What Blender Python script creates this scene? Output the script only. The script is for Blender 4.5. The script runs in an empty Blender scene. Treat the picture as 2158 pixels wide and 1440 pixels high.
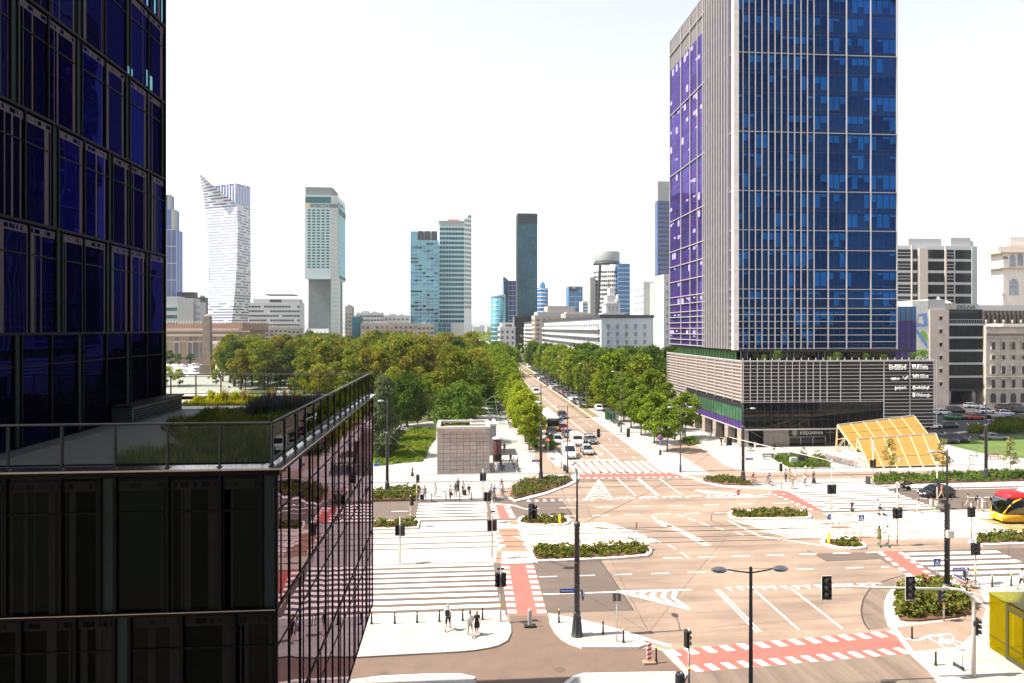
import bpy, math, random
from mathutils import Vector, Matrix
S = bpy.context.scene
COL = S.collection
RN = random.Random(11)
PI = math.pi
# ---------------------------------------------------------------- camera
FPX, CH, HY = 1420.0, 21.5, 692.0          # focal length in photo pixels, eye height, horizon row
YAW = math.atan(110 / FPX)
cam = bpy.data.cameras.new('camera')
cam.sensor_width = 36.0
cam.lens = 36.0 * FPX / 2158
cam.shift_y = -28 / 2158
cam.clip_start = 0.1
cam.clip_end = 9000
camo = bpy.data.objects.new('camera', cam)
camo.location = (0, 0, CH)
camo.rotation_euler = (PI / 2, 0, -YAW)
COL.objects.link(camo)
S.camera = camo
# ---------------------------------------------------------------- sky, sun, exposure
SUN_EL, SUN_AZ = math.radians(56), math.radians(3.4)      # shadows fall towards +X, turned 4 degrees to +Y
W = bpy.data.worlds.new('World')
S.world = W
W.use_nodes = True
nt = W.node_tree
sky = nt.nodes.new('ShaderNodeTexSky')
sky.sky_type = 'NISHITA'
sky.sun_disc = False
sky.sun_elevation = SUN_EL
sky.sun_rotation = math.radians(270) - SUN_AZ
sky.altitude = 100
sky.air_density = 1.0
sky.dust_density = 1.2
sky.ozone_density = 1.5
bgn = nt.nodes['Background']
bgn.inputs['Strength'].default_value = 0.15
hz = nt.nodes.new('ShaderNodeHueSaturation')           # milky summer haze: the sky keeps its shape but loses most of its blue
hz.inputs['Saturation'].default_value = 0.28
hz.inputs['Value'].default_value = 0.80
nt.links.new(sky.outputs[0], hz.inputs['Color'])
nt.links.new(hz.outputs[0], bgn.inputs['Color'])
sl = bpy.data.lights.new('sun', 'SUN')
sl.energy = 4.7
sl.angle = math.radians(0.5)
sl.color = (1.0, 0.91, 0.80)
so = bpy.data.objects.new('sun', sl)
sd = Vector((math.cos(SUN_AZ) * math.cos(SUN_EL), math.sin(SUN_AZ) * math.cos(SUN_EL), -math.sin(SUN_EL)))
so.rotation_euler = sd.to_track_quat('-Z', 'Y').to_euler()
so.location = (-60, -10, 120)
COL.objects.link(so)
S.view_settings.view_transform = 'Standard'
S.view_settings.look = 'None'
S.view_settings.exposure = 1.33
S.view_settings.gamma = 1.0
S.view_settings.use_curve_mapping = False
S.render.resolution_x, S.render.resolution_y = 1024, 683
# ---------------------------------------------------------------- helpers
CA, SA = math.cos(YAW), math.sin(YAW)
def G(px, py, z=0.0):
 """survey: where the sight line of a photo point meets the level z"""
 xc = (px - 1079) / FPX
 D = FPX * (CH - z) / (py - HY)
 return (D * (xc * CA + SA), D * (CA - xc * SA))
def XY(px, D):
 """plan position at camera depth D under photo column px"""
 xc = (px - 1079) / FPX
 return (D * (xc * CA + SA), D * (CA - xc * SA))
def ZZ(py, D):
 return CH - (py - HY) / FPX * D
def tag(o, label=None, cat=None, group=None, kind=None):
 if label: o['label'] = label
 if cat: o['category'] = cat
 if group: o['group'] = group
 if kind: o['kind'] = kind
 return o
def empty(name, loc=(0, 0, 0), rz=0.0, label=None, cat=None, group=None):
 o = bpy.data.objects.new(name, None)
 o.empty_display_size = 0.2
 o.location = loc
 o.rotation_euler = (0, 0, rz)
 COL.objects.link(o)
 return tag(o, label, cat, group)
def link(name, me, parent=None, loc=None, rz=None):
 o = bpy.data.objects.new(name, me)
 COL.objects.link(o)
 if parent is not None: o.parent = parent
 if loc is not None: o.location = loc
 if rz is not None: o.rotation_euler = (0, 0, rz)
 return o
KIDS = {}
def copy_tree(o, parent=None, mats=None):
 """copy a thing with copies of its parts and sub-parts (mesh data shared)"""
 c = o.copy()
 COL.objects.link(c)
 if parent is not None:
  c.parent = parent
 for ch in list(o.children):
  copy_tree(ch, c, mats)
 if mats and c.type == 'MESH':
  for i, s in enumerate(c.material_slots):
   if s.material and s.material.name in mats:
    s.link = 'OBJECT'
    s.material = mats[s.material.name]
 return c
def clone(o, loc, rz=0.0, label=None, group=None, scale=None, mats=None):
 c = copy_tree(o, None, mats)
 c.location = loc
 c.rotation_euler = (0, 0, rz)
 if scale is not None:
  c.scale = (scale,) * 3 if not hasattr(scale, '__len__') else scale
 if label: c['label'] = label
 if group: c['group'] = group
 return c
class MB:
 """collects shapes into one mesh"""
 def __init__(s):
  s.v = []; s.f = []; s.m = []; s.sm = []; s.mi = 0; s.s = False
 def add(s, vs, fs, smooth=None):
  b = len(s.v)
  s.v.extend(tuple(q) for q in vs)
  s.f.extend([tuple(i + b for i in q) for q in fs])
  n = len(fs)
  s.m.extend([s.mi] * n)
  s.sm.extend([s.s if smooth is None else smooth] * n)
  return s
 def box(s, x0, x1, y0, y1, z0, z1):
  s.add([(x0, y0, z0), (x1, y0, z0), (x1, y1, z0), (x0, y1, z0), (x0, y0, z1), (x1, y0, z1), (x1, y1, z1), (x0, y1, z1)],
    [(0, 3, 2, 1), (4, 5, 6, 7), (0, 1, 5, 4), (1, 2, 6, 5), (2, 3, 7, 6), (3, 0, 4, 7)])
  return s
 def cbox(s, cx, cy, cz, sx, sy, sz):
  return s.box(cx - sx / 2, cx + sx / 2, cy - sy / 2, cy + sy / 2, cz - sz / 2, cz + sz / 2)
 def bev(s, x0, x1, y0, y1, z0, z1, b):
  """box with chamfered vertical and top edges"""
  pl = [(x0 + b, y0), (x1 - b, y0), (x1, y0 + b), (x1, y1 - b), (x1 - b, y1), (x0 + b, y1), (x0, y1 - b), (x0, y0 + b)]
  pi = [(x0 + b, y0 + b), (x1 - b, y0 + b), (x1 - b, y0 + b), (x1 - b, y1 - b), (x1 - b, y1 - b), (x0 + b, y1 - b), (x0 + b, y1 - b), (x0 + b, y0 + b)]
  vs = [(x, y, z0) for x, y in pl] + [(x, y, z1 - b) for x, y in pl] + [(x, y, z1) for x, y in pi]
  fs = [(i, (i + 1) % 8, 8 + (i + 1) % 8, 8 + i) for i in range(8)] + [(8 + i, 8 + (i + 1) % 8, 16 + (i + 1) % 8, 16 + i) for i in range(8)]
  fs += [(7, 6, 5, 4, 3, 2, 1, 0), (16, 18, 20, 22)]
  return s.add(vs, fs)
 def bar(s, a, b, w, h=None, up=(0, 0, 1)):
  """square bar between two points"""
  a, b = Vector(a), Vector(b)
  h = w if h is None else h
  d = (b - a)
  if d.length < 1e-6: return s
  d.normalize()
  u = Vector(up)
  if abs(d.dot(u)) > .98: u = Vector((1, 0, 0))
  r = d.cross(u).normalized() * (w / 2)
  t = r.cross(d).normalized() * (h / 2)
  vs = [p + q for p in (a, b) for q in (-r - t, r - t, r + t, -r + t)]
  return s.add(vs, [(0, 1, 2, 3), (7, 6, 5, 4), (0, 4, 5, 1), (1, 5, 6, 2), (2, 6, 7, 3), (3, 7, 4, 0)])
 def tube(s, pts, r, n=8, cap=True, smooth=True):
  pts = [Vector(p) for p in pts]
  rs = r if hasattr(r, '__len__') else [r] * len(pts)
  vs = []; k = len(pts)
  ref = None
  for i, p in enumerate(pts):
   d = (pts[min(i + 1, k - 1)] - pts[max(i - 1, 0)])
   if d.length < 1e-9: d = Vector((0, 0, 1))
   d.normalize()
   if ref is None:
    ref = Vector((1, 0, 0)) if abs(d.x) < .9 else Vector((0, 1, 0))
   u = (ref - d * ref.dot(d)).normalized()
   ref = u
   w = d.cross(u)
   for j in range(n):
    a = 2 * PI * j / n
    vs.append(p + (u * math.cos(a) + w * math.sin(a)) * rs[i])
  fs = []
  for i in range(k - 1):
   for j in range(n):
    fs.append((i * n + j, i * n + (j + 1) % n, (i + 1) * n + (j + 1) % n, (i + 1) * n + j))
  s.add(vs, fs, smooth)
  if cap:
   b = len(s.v) - len(vs)
   s.f.append(tuple(b + j for j in reversed(range(n)))); s.m.append(s.mi); s.sm.append(False)
   s.f.append(tuple(b + (k - 1) * n + j for j in range(n))); s.m.append(s.mi); s.sm.append(False)
  return s
 def lathe(s, prof, c=(0, 0, 0), n=16, smooth=True, sx=1, sy=1):
  """profile of (radius, z)"""
  vs = []; k = len(prof)
  for r, z in prof:
   for j in range(n):
    a = 2 * PI * j / n
    vs.append((c[0] + r * math.cos(a) * sx, c[1] + r * math.sin(a) * sy, c[2] + z))
  fs = []
  for i in range(k - 1):
   for j in range(n):
    fs.append((i * n + j, i * n + (j + 1) % n, (i + 1) * n + (j + 1) % n, (i + 1) * n + j))
  s.add(vs, fs, smooth)
  b = len(s.v) - len(vs)
  if prof[0][0] > 1e-4: s.f.append(tuple(b + j for j in reversed(range(n)))); s.m.append(s.mi); s.sm.append(False)
  if prof[-1][0] > 1e-4: s.f.append(tuple(b + (k - 1) * n + j for j in range(n))); s.m.append(s.mi); s.sm.append(False)
  return s
 def ball(s, c, rx, ry=None, rz=None, n=10, m=7):
  ry = rx if ry is None else ry
  rz = rx if rz is None else rz
  vs = [(c[0], c[1], c[2] - rz)]
  for i in range(1, m):
   t = -PI / 2 + PI * i / m
   for j in range(n):
    a = 2 * PI * j / n
    vs.append((c[0] + rx * math.cos(t) * math.cos(a), c[1] + ry * math.cos(t) * math.sin(a), c[2] + rz * math.sin(t)))
  vs.append((c[0], c[1], c[2] + rz))
  fs = [(0, 1 + (j + 1) % n, 1 + j) for j in range(n)]
  for i in range(m - 2):
   for j in range(n):
    fs.append((1 + i * n + j, 1 + i * n + (j + 1) % n, 1 + (i + 1) * n + (j + 1) % n, 1 + (i + 1) * n + j))
  t = len(vs) - 1
  fs += [(t, 1 + (m - 2) * n + j, 1 + (m - 2) * n + (j + 1) % n) for j in range(n)]
  return s.add(vs, fs, True)
 def prism(s, poly, z0, z1, top=True, bottom=False, wall_m=None):
  n = len(poly)
  vs = [(x, y, z0) for x, y in poly] + [(x, y, z1) for x, y in poly]
  a = sum(poly[i][0] * poly[(i + 1) % n][1] - poly[(i + 1) % n][0] * poly[i][1] for i in range(n))
  ordr = list(range(n)) if a > 0 else list(reversed(range(n)))
  fs = []
  if bottom: fs.append(tuple(reversed(ordr)))
  if top: fs.append(tuple(n + i for i in ordr))
  nt_ = len(fs)
  for k in range(n):
   i, j = ordr[k], ordr[(k + 1) % n]
   fs.append((i, j, n + j, n + i))
  mi = s.mi
  s.add(vs, fs)
  if wall_m is not None:
   for q in range(len(s.m) - n, len(s.m)): s.m[q] = wall_m
  return s
 def poly(s, pts, z):
  n = len(pts)
  a = sum(pts[i][0] * pts[(i + 1) % n][1] - pts[(i + 1) % n][0] * pts[i][1] for i in range(n))
  if a < 0: pts = list(reversed(pts))
  return s.add([(x, y, z) for x, y in pts], [tuple(range(n))])
 def rect(s, x0, x1, y0, y1, z):
  return s.poly([(x0, y0), (x1, y0), (x1, y1), (x0, y1)], z)
 def line(s, pts, w, z):
  """flat painted ribbon along a plan polyline"""
  n = len(pts); L = []; Rr = []
  for i, p in enumerate(pts):
   a = pts[max(i - 1, 0)]; b = pts[min(i + 1, n - 1)]
   dx, dy = b[0] - a[0], b[1] - a[1]
   l = math.hypot(dx, dy) or 1
   nx, ny = -dy / l * w / 2, dx / l * w / 2
   L.append((p[0] + nx, p[1] + ny, z)); Rr.append((p[0] - nx, p[1] - ny, z))
  vs = L + Rr
  return s.add(vs, [(i, n + i, n + i + 1, i + 1) for i in range(n - 1)])
 def kerb(s, pts, w, z0, z1, closed=False):
  n = len(pts); vs = []
  for i, p in enumerate(pts):
   a = pts[(i - 1) % n] if closed else pts[max(i - 1, 0)]
   b = pts[(i + 1) % n] if closed else pts[min(i + 1, n - 1)]
   dx, dy = b[0] - a[0], b[1] - a[1]
   l = math.hypot(dx, dy) or 1
   nx, ny = -dy / l * w / 2, dx / l * w / 2
   vs += [(p[0] + nx, p[1] + ny, z0), (p[0] + nx, p[1] + ny, z1), (p[0] - nx, p[1] - ny, z1), (p[0] - nx, p[1] - ny, z0)]
  fs = []
  for i in range(n if closed else n - 1):
   j = (i + 1) % n
   for k in range(3):
    fs.append((i * 4 + k, i * 4 + k + 1, j * 4 + k + 1, j * 4 + k))
  if not closed: fs += [(0, 3, 2, 1), (4 * n - 4, 4 * n - 3, 4 * n - 2, 4 * n - 1)]
  return s.add(vs, fs)
 def mesh(s, name, mats):
  me = bpy.data.meshes.new(name)
  me.from_pydata(s.v, [], s.f)
  for m in (mats if isinstance(mats, (list, tuple)) else [mats]): me.materials.append(m)
  me.polygons.foreach_set('material_index', s.m)
  me.polygons.foreach_set('use_smooth', s.sm)
  me.update()
  return me
 def build(s, name, mats, parent=None, loc=None, rz=None):
  return link(name, s.mesh(name, mats), parent, loc, rz)
def bx(name, m, parent, *a):
 return MB().box(*a).build(name, m, parent)
def smooth(pts, it=2, closed=True):
 for _ in range(it):
  q = []
  n = len(pts)
  for i in range(n if closed else n - 1):
   a, b = pts[i], pts[(i + 1) % n]
   q += [(a[0] * .75 + b[0] * .25, a[1] * .75 + b[1] * .25), (a[0] * .25 + b[0] * .75, a[1] * .25 + b[1] * .75)]
  if not closed: q = [pts[0]] + q + [pts[-1]]
  pts = q
 return pts
# ---------------------------------------------------------------- materials
MATS = {}
def M(name, rgb, rough=.7, metal=0.0, var=.15, scale=1.0, bump=0.0, detail=3, stretch=None, spec=None, coat=0.0, rnd=0.0, streak=None, tiles=None):
 if name in MATS: return MATS[name]
 m = bpy.data.materials.new(name)
 MATS[name] = m
 m.use_nodes = True
 t = m.node_tree
 b = t.nodes['Principled BSDF']
 b.inputs['Roughness'].default_value = rough
 b.inputs['Metallic'].default_value = metal
 if spec is not None: b.inputs['Specular IOR Level'].default_value = spec
 if coat: b.inputs['Coat Weight'].default_value = coat; b.inputs['Coat Roughness'].default_value = .05
 g = t.nodes.new('ShaderNodeNewGeometry')
 src = g.outputs['Position']
 if stretch:
  mp = t.nodes.new('ShaderNodeMapping')
  mp.inputs['Scale'].default_value = stretch
  t.links.new(src, mp.inputs['Vector'])
  src = mp.outputs[0]
 nz = t.nodes.new('ShaderNodeTexNoise')
 nz.inputs['Scale'].default_value = scale
 nz.inputs['Detail'].default_value = detail
 nz.inputs['Roughness'].default_value = .65
 t.links.new(src, nz.inputs['Vector'])
 mr = t.nodes.new('ShaderNodeMapRange')
 mr.inputs['From Min'].default_value = .25
 mr.inputs['From Max'].default_value = .75
 mr.inputs['To Min'].default_value = 1 - var
 mr.inputs['To Max'].default_value = 1 + var
 t.links.new(nz.outputs['Fac'], mr.inputs['Value'])
 fac = mr.outputs[0]
 if rnd:
  oi = t.nodes.new('ShaderNodeObjectInfo')
  m2 = t.nodes.new('ShaderNodeMapRange')
  m2.inputs['To Min'].default_value = 1 - rnd
  m2.inputs['To Max'].default_value = 1 + rnd
  t.links.new(oi.outputs['Random'], m2.inputs['Value'])
  mm = t.nodes.new('ShaderNodeMath'); mm.operation = 'MULTIPLY'
  t.links.new(fac, mm.inputs[0]); t.links.new(m2.outputs[0], mm.inputs[1])
  fac = mm.outputs[0]
 if streak:
  mp2 = t.nodes.new('ShaderNodeMapping'); mp2.inputs['Scale'].default_value = streak[0]
  t.links.new(g.outputs['Position'], mp2.inputs['Vector'])
  n3 = t.nodes.new('ShaderNodeTexNoise'); n3.inputs['Scale'].default_value = 1; n3.inputs['Detail'].default_value = 5
  t.links.new(mp2.outputs[0], n3.inputs['Vector'])
  r3 = t.nodes.new('ShaderNodeMapRange'); r3.inputs['From Min'].default_value = .35; r3.inputs['From Max'].default_value = .65
  r3.inputs['To Min'].default_value = 1 - streak[1]; r3.inputs['To Max'].default_value = 1 + streak[1]
  t.links.new(n3.outputs['Fac'], r3.inputs['Value'])
  mm3 = t.nodes.new('ShaderNodeMath'); mm3.operation = 'MULTIPLY'
  t.links.new(fac, mm3.inputs[0]); t.links.new(r3.outputs[0], mm3.inputs[1]); fac = mm3.outputs[0]
 if tiles:
  bt_ = t.nodes.new('ShaderNodeTexBrick'); bt_.offset = .5
  bt_.inputs['Color1'].default_value = (1, 1, 1, 1); bt_.inputs['Color2'].default_value = (.86, .86, .86, 1); bt_.inputs['Mortar'].default_value = (.62, .62, .62, 1)
  bt_.inputs['Scale'].default_value = 1; bt_.inputs['Mortar Size'].default_value = .016; bt_.inputs['Brick Width'].default_value = tiles[0]; bt_.inputs['Row Height'].default_value = tiles[1]
  t.links.new(g.outputs['Position'], bt_.inputs['Vector'])
  mm4 = t.nodes.new('ShaderNodeMath'); mm4.operation = 'MULTIPLY'
  t.links.new(fac, mm4.inputs[0]); t.links.new(bt_.outputs['Color'], mm4.inputs[1]); fac = mm4.outputs[0]
 mx = t.nodes.new('ShaderNodeVectorMath')
 mx.operation = 'SCALE'
 mx.inputs[0].default_value = rgb[:3]
 t.links.new(fac, mx.inputs['Scale'])
 t.links.new(mx.outputs[0], b.inputs['Base Color'])
 if bump:
  bp = t.nodes.new('ShaderNodeBump')
  bp.inputs['Strength'].default_value = bump
  bp.inputs['Distance'].default_value = .05
  n2 = t.nodes.new('ShaderNodeTexNoise')
  n2.inputs['Scale'].default_value = scale * 6
  t.links.new(src, n2.inputs['Vector'])
  t.links.new(n2.outputs['Fac'], bp.inputs['Height'])
  t.links.new(bp.outputs[0], b.inputs['Normal'])
 m.diffuse_color = (*rgb[:3], 1)
 return m
def glass(name, base, tint, ior=1.6, rough=.02, wave=0.0, wscale=.6, clear=None, var=.25, vscale=.25, rnd=None):
 """coated architectural glass: Fresnel reflection over a dark (or see-through) body"""
 if name in MATS: return MATS[name]
 m = bpy.data.materials.new(name)
 MATS[name] = m
 m.use_nodes = True
 t = m.node_tree
 t.nodes.remove(t.nodes['Principled BSDF'])
 out = t.nodes['Material Output']
 gl = t.nodes.new('ShaderNodeBsdfGlossy')
 gl.inputs['Color'].default_value = (*tint, 1)
 gl.inputs['Roughness'].default_value = rough
 fr = t.nodes.new('ShaderNodeFresnel')
 fr.inputs['IOR'].default_value = ior
 g = t.nodes.new('ShaderNodeNewGeometry')
 nz = t.nodes.new('ShaderNodeTexNoise')
 nz.inputs['Scale'].default_value = vscale
 t.links.new(g.outputs['Position'], nz.inputs['Vector'])
 if clear is not None:
  bd = t.nodes.new('ShaderNodeBsdfTransparent')
  bd.inputs['Color'].default_value = (*clear, 1)
 else:
  bd = t.nodes.new('ShaderNodeBsdfDiffuse')
  mr = t.nodes.new('ShaderNodeMapRange')
  mr.inputs['From Min'].default_value = .3; mr.inputs['From Max'].default_value = .7
  mr.inputs['To Min'].default_value = 1 - var; mr.inputs['To Max'].default_value = 1 + var
  t.links.new(nz.outputs['Fac'], mr.inputs['Value'])
  sc = t.nodes.new('ShaderNodeVectorMath'); sc.operation = 'SCALE'
  sc.inputs[0].default_value = base
  t.links.new(mr.outputs[0], sc.inputs['Scale'])
  t.links.new(sc.outputs[0], bd.inputs['Color'])
 if wave:
  bp = t.nodes.new('ShaderNodeBump')
  bp.inputs['Strength'].default_value = wave
  bp.inputs['Distance'].default_value = .02
  n2 = t.nodes.new('ShaderNodeTexNoise')
  n2.inputs['Scale'].default_value = wscale
  n2.inputs['Detail'].default_value = 1
  t.links.new(g.outputs['Position'], n2.inputs['Vector'])
  t.links.new(n2.outputs['Fac'], bp.inputs['Height'])
  t.links.new(bp.outputs[0], gl.inputs['Normal'])
  t.links.new(bp.outputs[0], fr.inputs['Normal'])
 if rnd:                                           # uneven reflections put into a random reflection tint per pane
  oi = t.nodes.new('ShaderNodeObjectInfo')
  rm = t.nodes.new('ShaderNodeMix'); rm.data_type = 'RGBA'
  rm.inputs['A'].default_value = (*[c * rnd[0] for c in tint], 1); rm.inputs['B'].default_value = (*rnd[1], 1)
  pw = t.nodes.new('ShaderNodeMath'); pw.operation = 'POWER'; pw.inputs[1].default_value = rnd[2] if len(rnd) > 2 else 1.0
  t.links.new(oi.outputs['Random'], pw.inputs[0]); t.links.new(pw.outputs[0], rm.inputs['Factor'])
  t.links.new(rm.outputs['Result'], gl.inputs['Color'])
 mx = t.nodes.new('ShaderNodeMixShader')
 t.links.new(fr.outputs[0], mx.inputs[0])
 t.links.new(bd.outputs[0], mx.inputs[1])
 t.links.new(gl.outputs[0], mx.inputs[2])
 t.links.new(mx.outputs[0], out.inputs['Surface'])
 return m
def leafmat(name, rgb, rgb2, trans=.35, rnd=.25, scale=.5):
 """foliage: two tones mixed by noise, part of the light passes through"""
 if name in MATS: return MATS[name]
 m = bpy.data.materials.new(name)
 MATS[name] = m
 m.use_nodes = True
 t = m.node_tree
 t.nodes.remove(t.nodes['Principled BSDF'])
 out = t.nodes['Material Output']
 g = t.nodes.new('ShaderNodeNewGeometry')
 nz = t.nodes.new('ShaderNodeTexNoise')
 nz.inputs['Scale'].default_value = scale
 nz.inputs['Detail'].default_value = 4
 t.links.new(g.outputs['Position'], nz.inputs['Vector'])
 mr = t.nodes.new('ShaderNodeMapRange')
 mr.inputs['From Min'].default_value = .35; mr.inputs['From Max'].default_value = .65
 t.links.new(nz.outputs['Fac'], mr.inputs['Value'])
 mix = t.nodes.new('ShaderNodeMix'); mix.data_type = 'RGBA'
 mix.inputs['A'].default_value = (*rgb, 1); mix.inputs['B'].default_value = (*rgb2, 1)
 t.links.new(mr.outputs[0], mix.inputs['Factor'])
 oi = t.nodes.new('ShaderNodeObjectInfo')
 m2 = t.nodes.new('ShaderNodeMapRange')
 m2.inputs['To Min'].default_value = 1 - rnd; m2.inputs['To Max'].default_value = 1 + rnd
 t.links.new(oi.outputs['Random'], m2.inputs['Value'])
 m3 = t.nodes.new('ShaderNodeMapRange')
 m3.inputs['To Min'].default_value = .75; m3.inputs['To Max'].default_value = 1.25
 t.links.new(g.outputs['Random Per Island'], m3.inputs['Value'])
 mm = t.nodes.new('ShaderNodeMath'); mm.operation = 'MULTIPLY'
 t.links.new(m2.outputs[0], mm.inputs[0]); t.links.new(m3.outputs[0], mm.inputs[1])
 sc = t.nodes.new('ShaderNodeVectorMath'); sc.operation = 'SCALE'
 t.links.new(mix.outputs['Result'], sc.inputs[0]); t.links.new(mm.outputs[0], sc.inputs['Scale'])
 df = t.nodes.new('ShaderNodeBsdfDiffuse'); tr = t.nodes.new('ShaderNodeBsdfTranslucent')
 t.links.new(sc.outputs[0], df.inputs['Color']); t.links.new(sc.outputs[0], tr.inputs['Color'])
 ms = t.nodes.new('ShaderNodeMixShader'); ms.inputs[0].default_value = trans
 t.links.new(df.outputs[0], ms.inputs[1]); t.links.new(tr.outputs[0], ms.inputs[2])
 t.links.new(ms.outputs[0], out.inputs['Surface'])
 return m
def text_mesh(body, size, depth=.03, align='CENTER'):
 cu = bpy.data.curves.new('lettering', 'FONT')
 cu.body = body
 cu.size = size
 cu.extrude = depth
 cu.align_x = align
 cu.resolution_u = 2
 o = bpy.data.objects.new('lettering', cu)
 me = bpy.data.meshes.new_from_object(o)
 bpy.data.objects.remove(o)
 bpy.data.curves.remove(cu)
 return me
def text(body, size, m, parent, loc, rot=(PI / 2, 0, 0), depth=.03, align='CENTER', name='lettering', sx=1.0):
 me = text_mesh(body, size, depth, align)
 me.materials.clear(); me.materials.append(m)
 o = link(name, me, parent)
 o.location = loc
 o.rotation_euler = rot
 o.scale = (sx, 1, 1)
 return o
def dashes(mb, a, b, on, off, w, z):
 L = math.hypot(b[0] - a[0], b[1] - a[1])
 ux, uy = (b[0] - a[0]) / L, (b[1] - a[1]) / L
 d = 0
 while d < L:
  e = min(d + on, L)
  mb.line([(a[0] + ux * d, a[1] + uy * d), (a[0] + ux * e, a[1] + uy * e)], w, z)
  d += on + off
# common materials
m_white_paint = M('white_paint', (.78, .76, .72), .6, var=.18, scale=1.5)
m_black = M('black_metal', (.012, .012, .013), .45, var=.2)
m_dark = M('dark_grey_metal', (.035, .037, .042), .42, var=.2, scale=3)
m_grey = M('grey_metal', (.22, .23, .24), .4, .6, var=.1)
m_galv = M('galvanised_steel', (.48, .47, .45), .42, .3, var=.15, scale=4)
m_alu = M('aluminium', (.62, .63, .65), .28, .9, var=.06)
m_stone = M('pale_stone', (.62, .58, .54), .75, var=.12, scale=.8)
m_granite = M('granite_kerb', (.6, .57, .53), .75, var=.12, scale=3)
m_soil = M('bark_mulch', (.13, .06, .035), .95, var=.4, scale=5, bump=.6)
m_rubber = M('tyre_rubber', (.012, .012, .012), .8)
m_chrome = M('bright_metal', (.7, .7, .72), .15, 1.0, var=.03)
m_yellow = M('yellow_paint', (.80, .53, .02), .45, var=.06)
m_red = M('red_paint', (.55, .02, .02), .4, var=.06)
m_blue = M('blue_sign_paint', (.02, .09, .42), .4, var=.06)
m_bark = M('tree_bark', (.10, .075, .055), .95, var=.35, scale=4, bump=.5)
# ================================================================ ground
m_ground = M('city_ground', (.20, .19, .15), .95, var=.3, scale=.02)
m_asph = M('worn_asphalt', (.216, .157, .117), .85, var=.42, scale=.2, detail=12, stretch=(.5, 1.3, 1), bump=.08, streak=((.05, 1.1, 1), .13))
m_asph2 = M('new_asphalt', (0.100, 0.075, 0.061), .85, var=.22, scale=.4, detail=9, stretch=(.3, 1.4, 1), bump=.1)
m_asph3 = M('approach_asphalt', (0.157, 0.117, 0.089), .85, var=.5, scale=.45, detail=7, stretch=(1.5, .12, 1), bump=.1)
m_lot = M('car_park_asphalt', (.055, .052, .05), .9, var=.2, scale=.5)
m_pave = M('pale_paving', (.35, .332, .312), .8, var=.13, scale=.5, detail=10, tiles=(.8, .4))
m_track = M('tram_bed_concrete', (0.448, 0.376, 0.296), .8, var=.14, scale=.8, detail=8)
m_bike = M('bike_path_asphalt', (0.240, 0.172, 0.128), .85, var=.15, scale=.6, detail=8)
m_brown = M('brown_asphalt', (0.132, 0.089, 0.066), .85, var=.18, scale=.5, detail=9, bump=.1)
m_redlane = M('red_bike_lane', (.40, .092, .073), .8, var=.14, scale=.5, detail=9)
m_steel = M('rail_steel', (.06, .045, .04), .55, .2, var=.2)
m_lawn = M('lawn', (.075, .12, .018), .95, var=.5, scale=.35, detail=10, bump=.5)
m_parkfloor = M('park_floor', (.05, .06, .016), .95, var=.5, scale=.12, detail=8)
m_manhole = M('manhole_iron', (.10, .07, .05), .7, var=.3, scale=8)
def struct(mb, name, mats, parent=None):
 o = mb.build(name, mats, parent)
 o['kind'] = 'structure'
 return o
def gp(*px):
 return [G(a, b) for a, b in px]
struct(MB().rect(-5000, 5000, -300, 7000, -.06), 'ground', m_ground)
struct(MB().rect(-200, 220, -20, 108, 0), 'road', m_asph)
struct(MB().poly([(16, 107.99), (33.5, 107.99), (33.8, 700), (17.5, 700)], 0), 'avenue', m_asph)
mb = MB()
mb.poly([(-90, 50.4), (13.2, 50.4), (13.0, 61.6), (-90, 61.6)], .004)
mb.poly([(-90, 75.4), (12.9, 75.4), (12.6, 84.8), (-90, 84.8)], .004)
mb.poly([(33.7, 59.7), (39, 60), (39, 54), (120, 54), (120, 61.9), (33.7, 61.9)], .004)
mb.poly([(42.2, 75.6), (140, 75.6), (140, 85.8), (42.2, 85.8)], .004)
struct(mb, 'dark_asphalt', m_asph2)
arc = [G(x, y) for x, y in [(1905, 1213), (1880, 1219), (1852, 1229), (1832, 1243), (1820, 1262), (1815, 1285), (1818, 1305), (1824, 1318), (1832, 1328)]]
arc2 = [G(x, y) for x, y in [(1880, 1322), (1872, 1300), (1870, 1284), (1875, 1258), (1893, 1238), (1940, 1220)]]
struct(MB().poly(arc + arc2, .004), 'asphalt_strip', m_asph3)
struct(MB().poly(gp((1452, 1418), (1920, 1379)) + [(31.0, 39), (29.5, 30), (6, 30), (9.5, 42.0), (13.0, 42.2)], .004), 'approach_road', m_asph3)
# narrow seams where newer asphalt meets older
m_seam = M('tar_seam', (.05, .04, .035), .6)
mb = MB()
mb.line([(13.2, 50.4), (13.0, 61.6)], .09, .0065)
mb.line([(12.9, 75.4), (12.6, 84.8)], .09, .0065)
mb.line(arc, .12, .0065)
mb.line([(33.6, 63), (33.7, 59.7), (39, 60)], .1, .0065)
mb.line([(6.6, 50.8), (13.2, 50.75)], .07, .0065)
mb.line(gp((1553, 1080), (1500, 1085), (1498, 1097), (1530, 1110)), .1, .0065)
mb.line(gp((1267, 1186), (1180, 1045)), .05, .0065)
mb.line(gp((901, 1381), (908, 1428)), .06, .0065)
struct(mb, 'tar_seam', m_seam)
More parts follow.
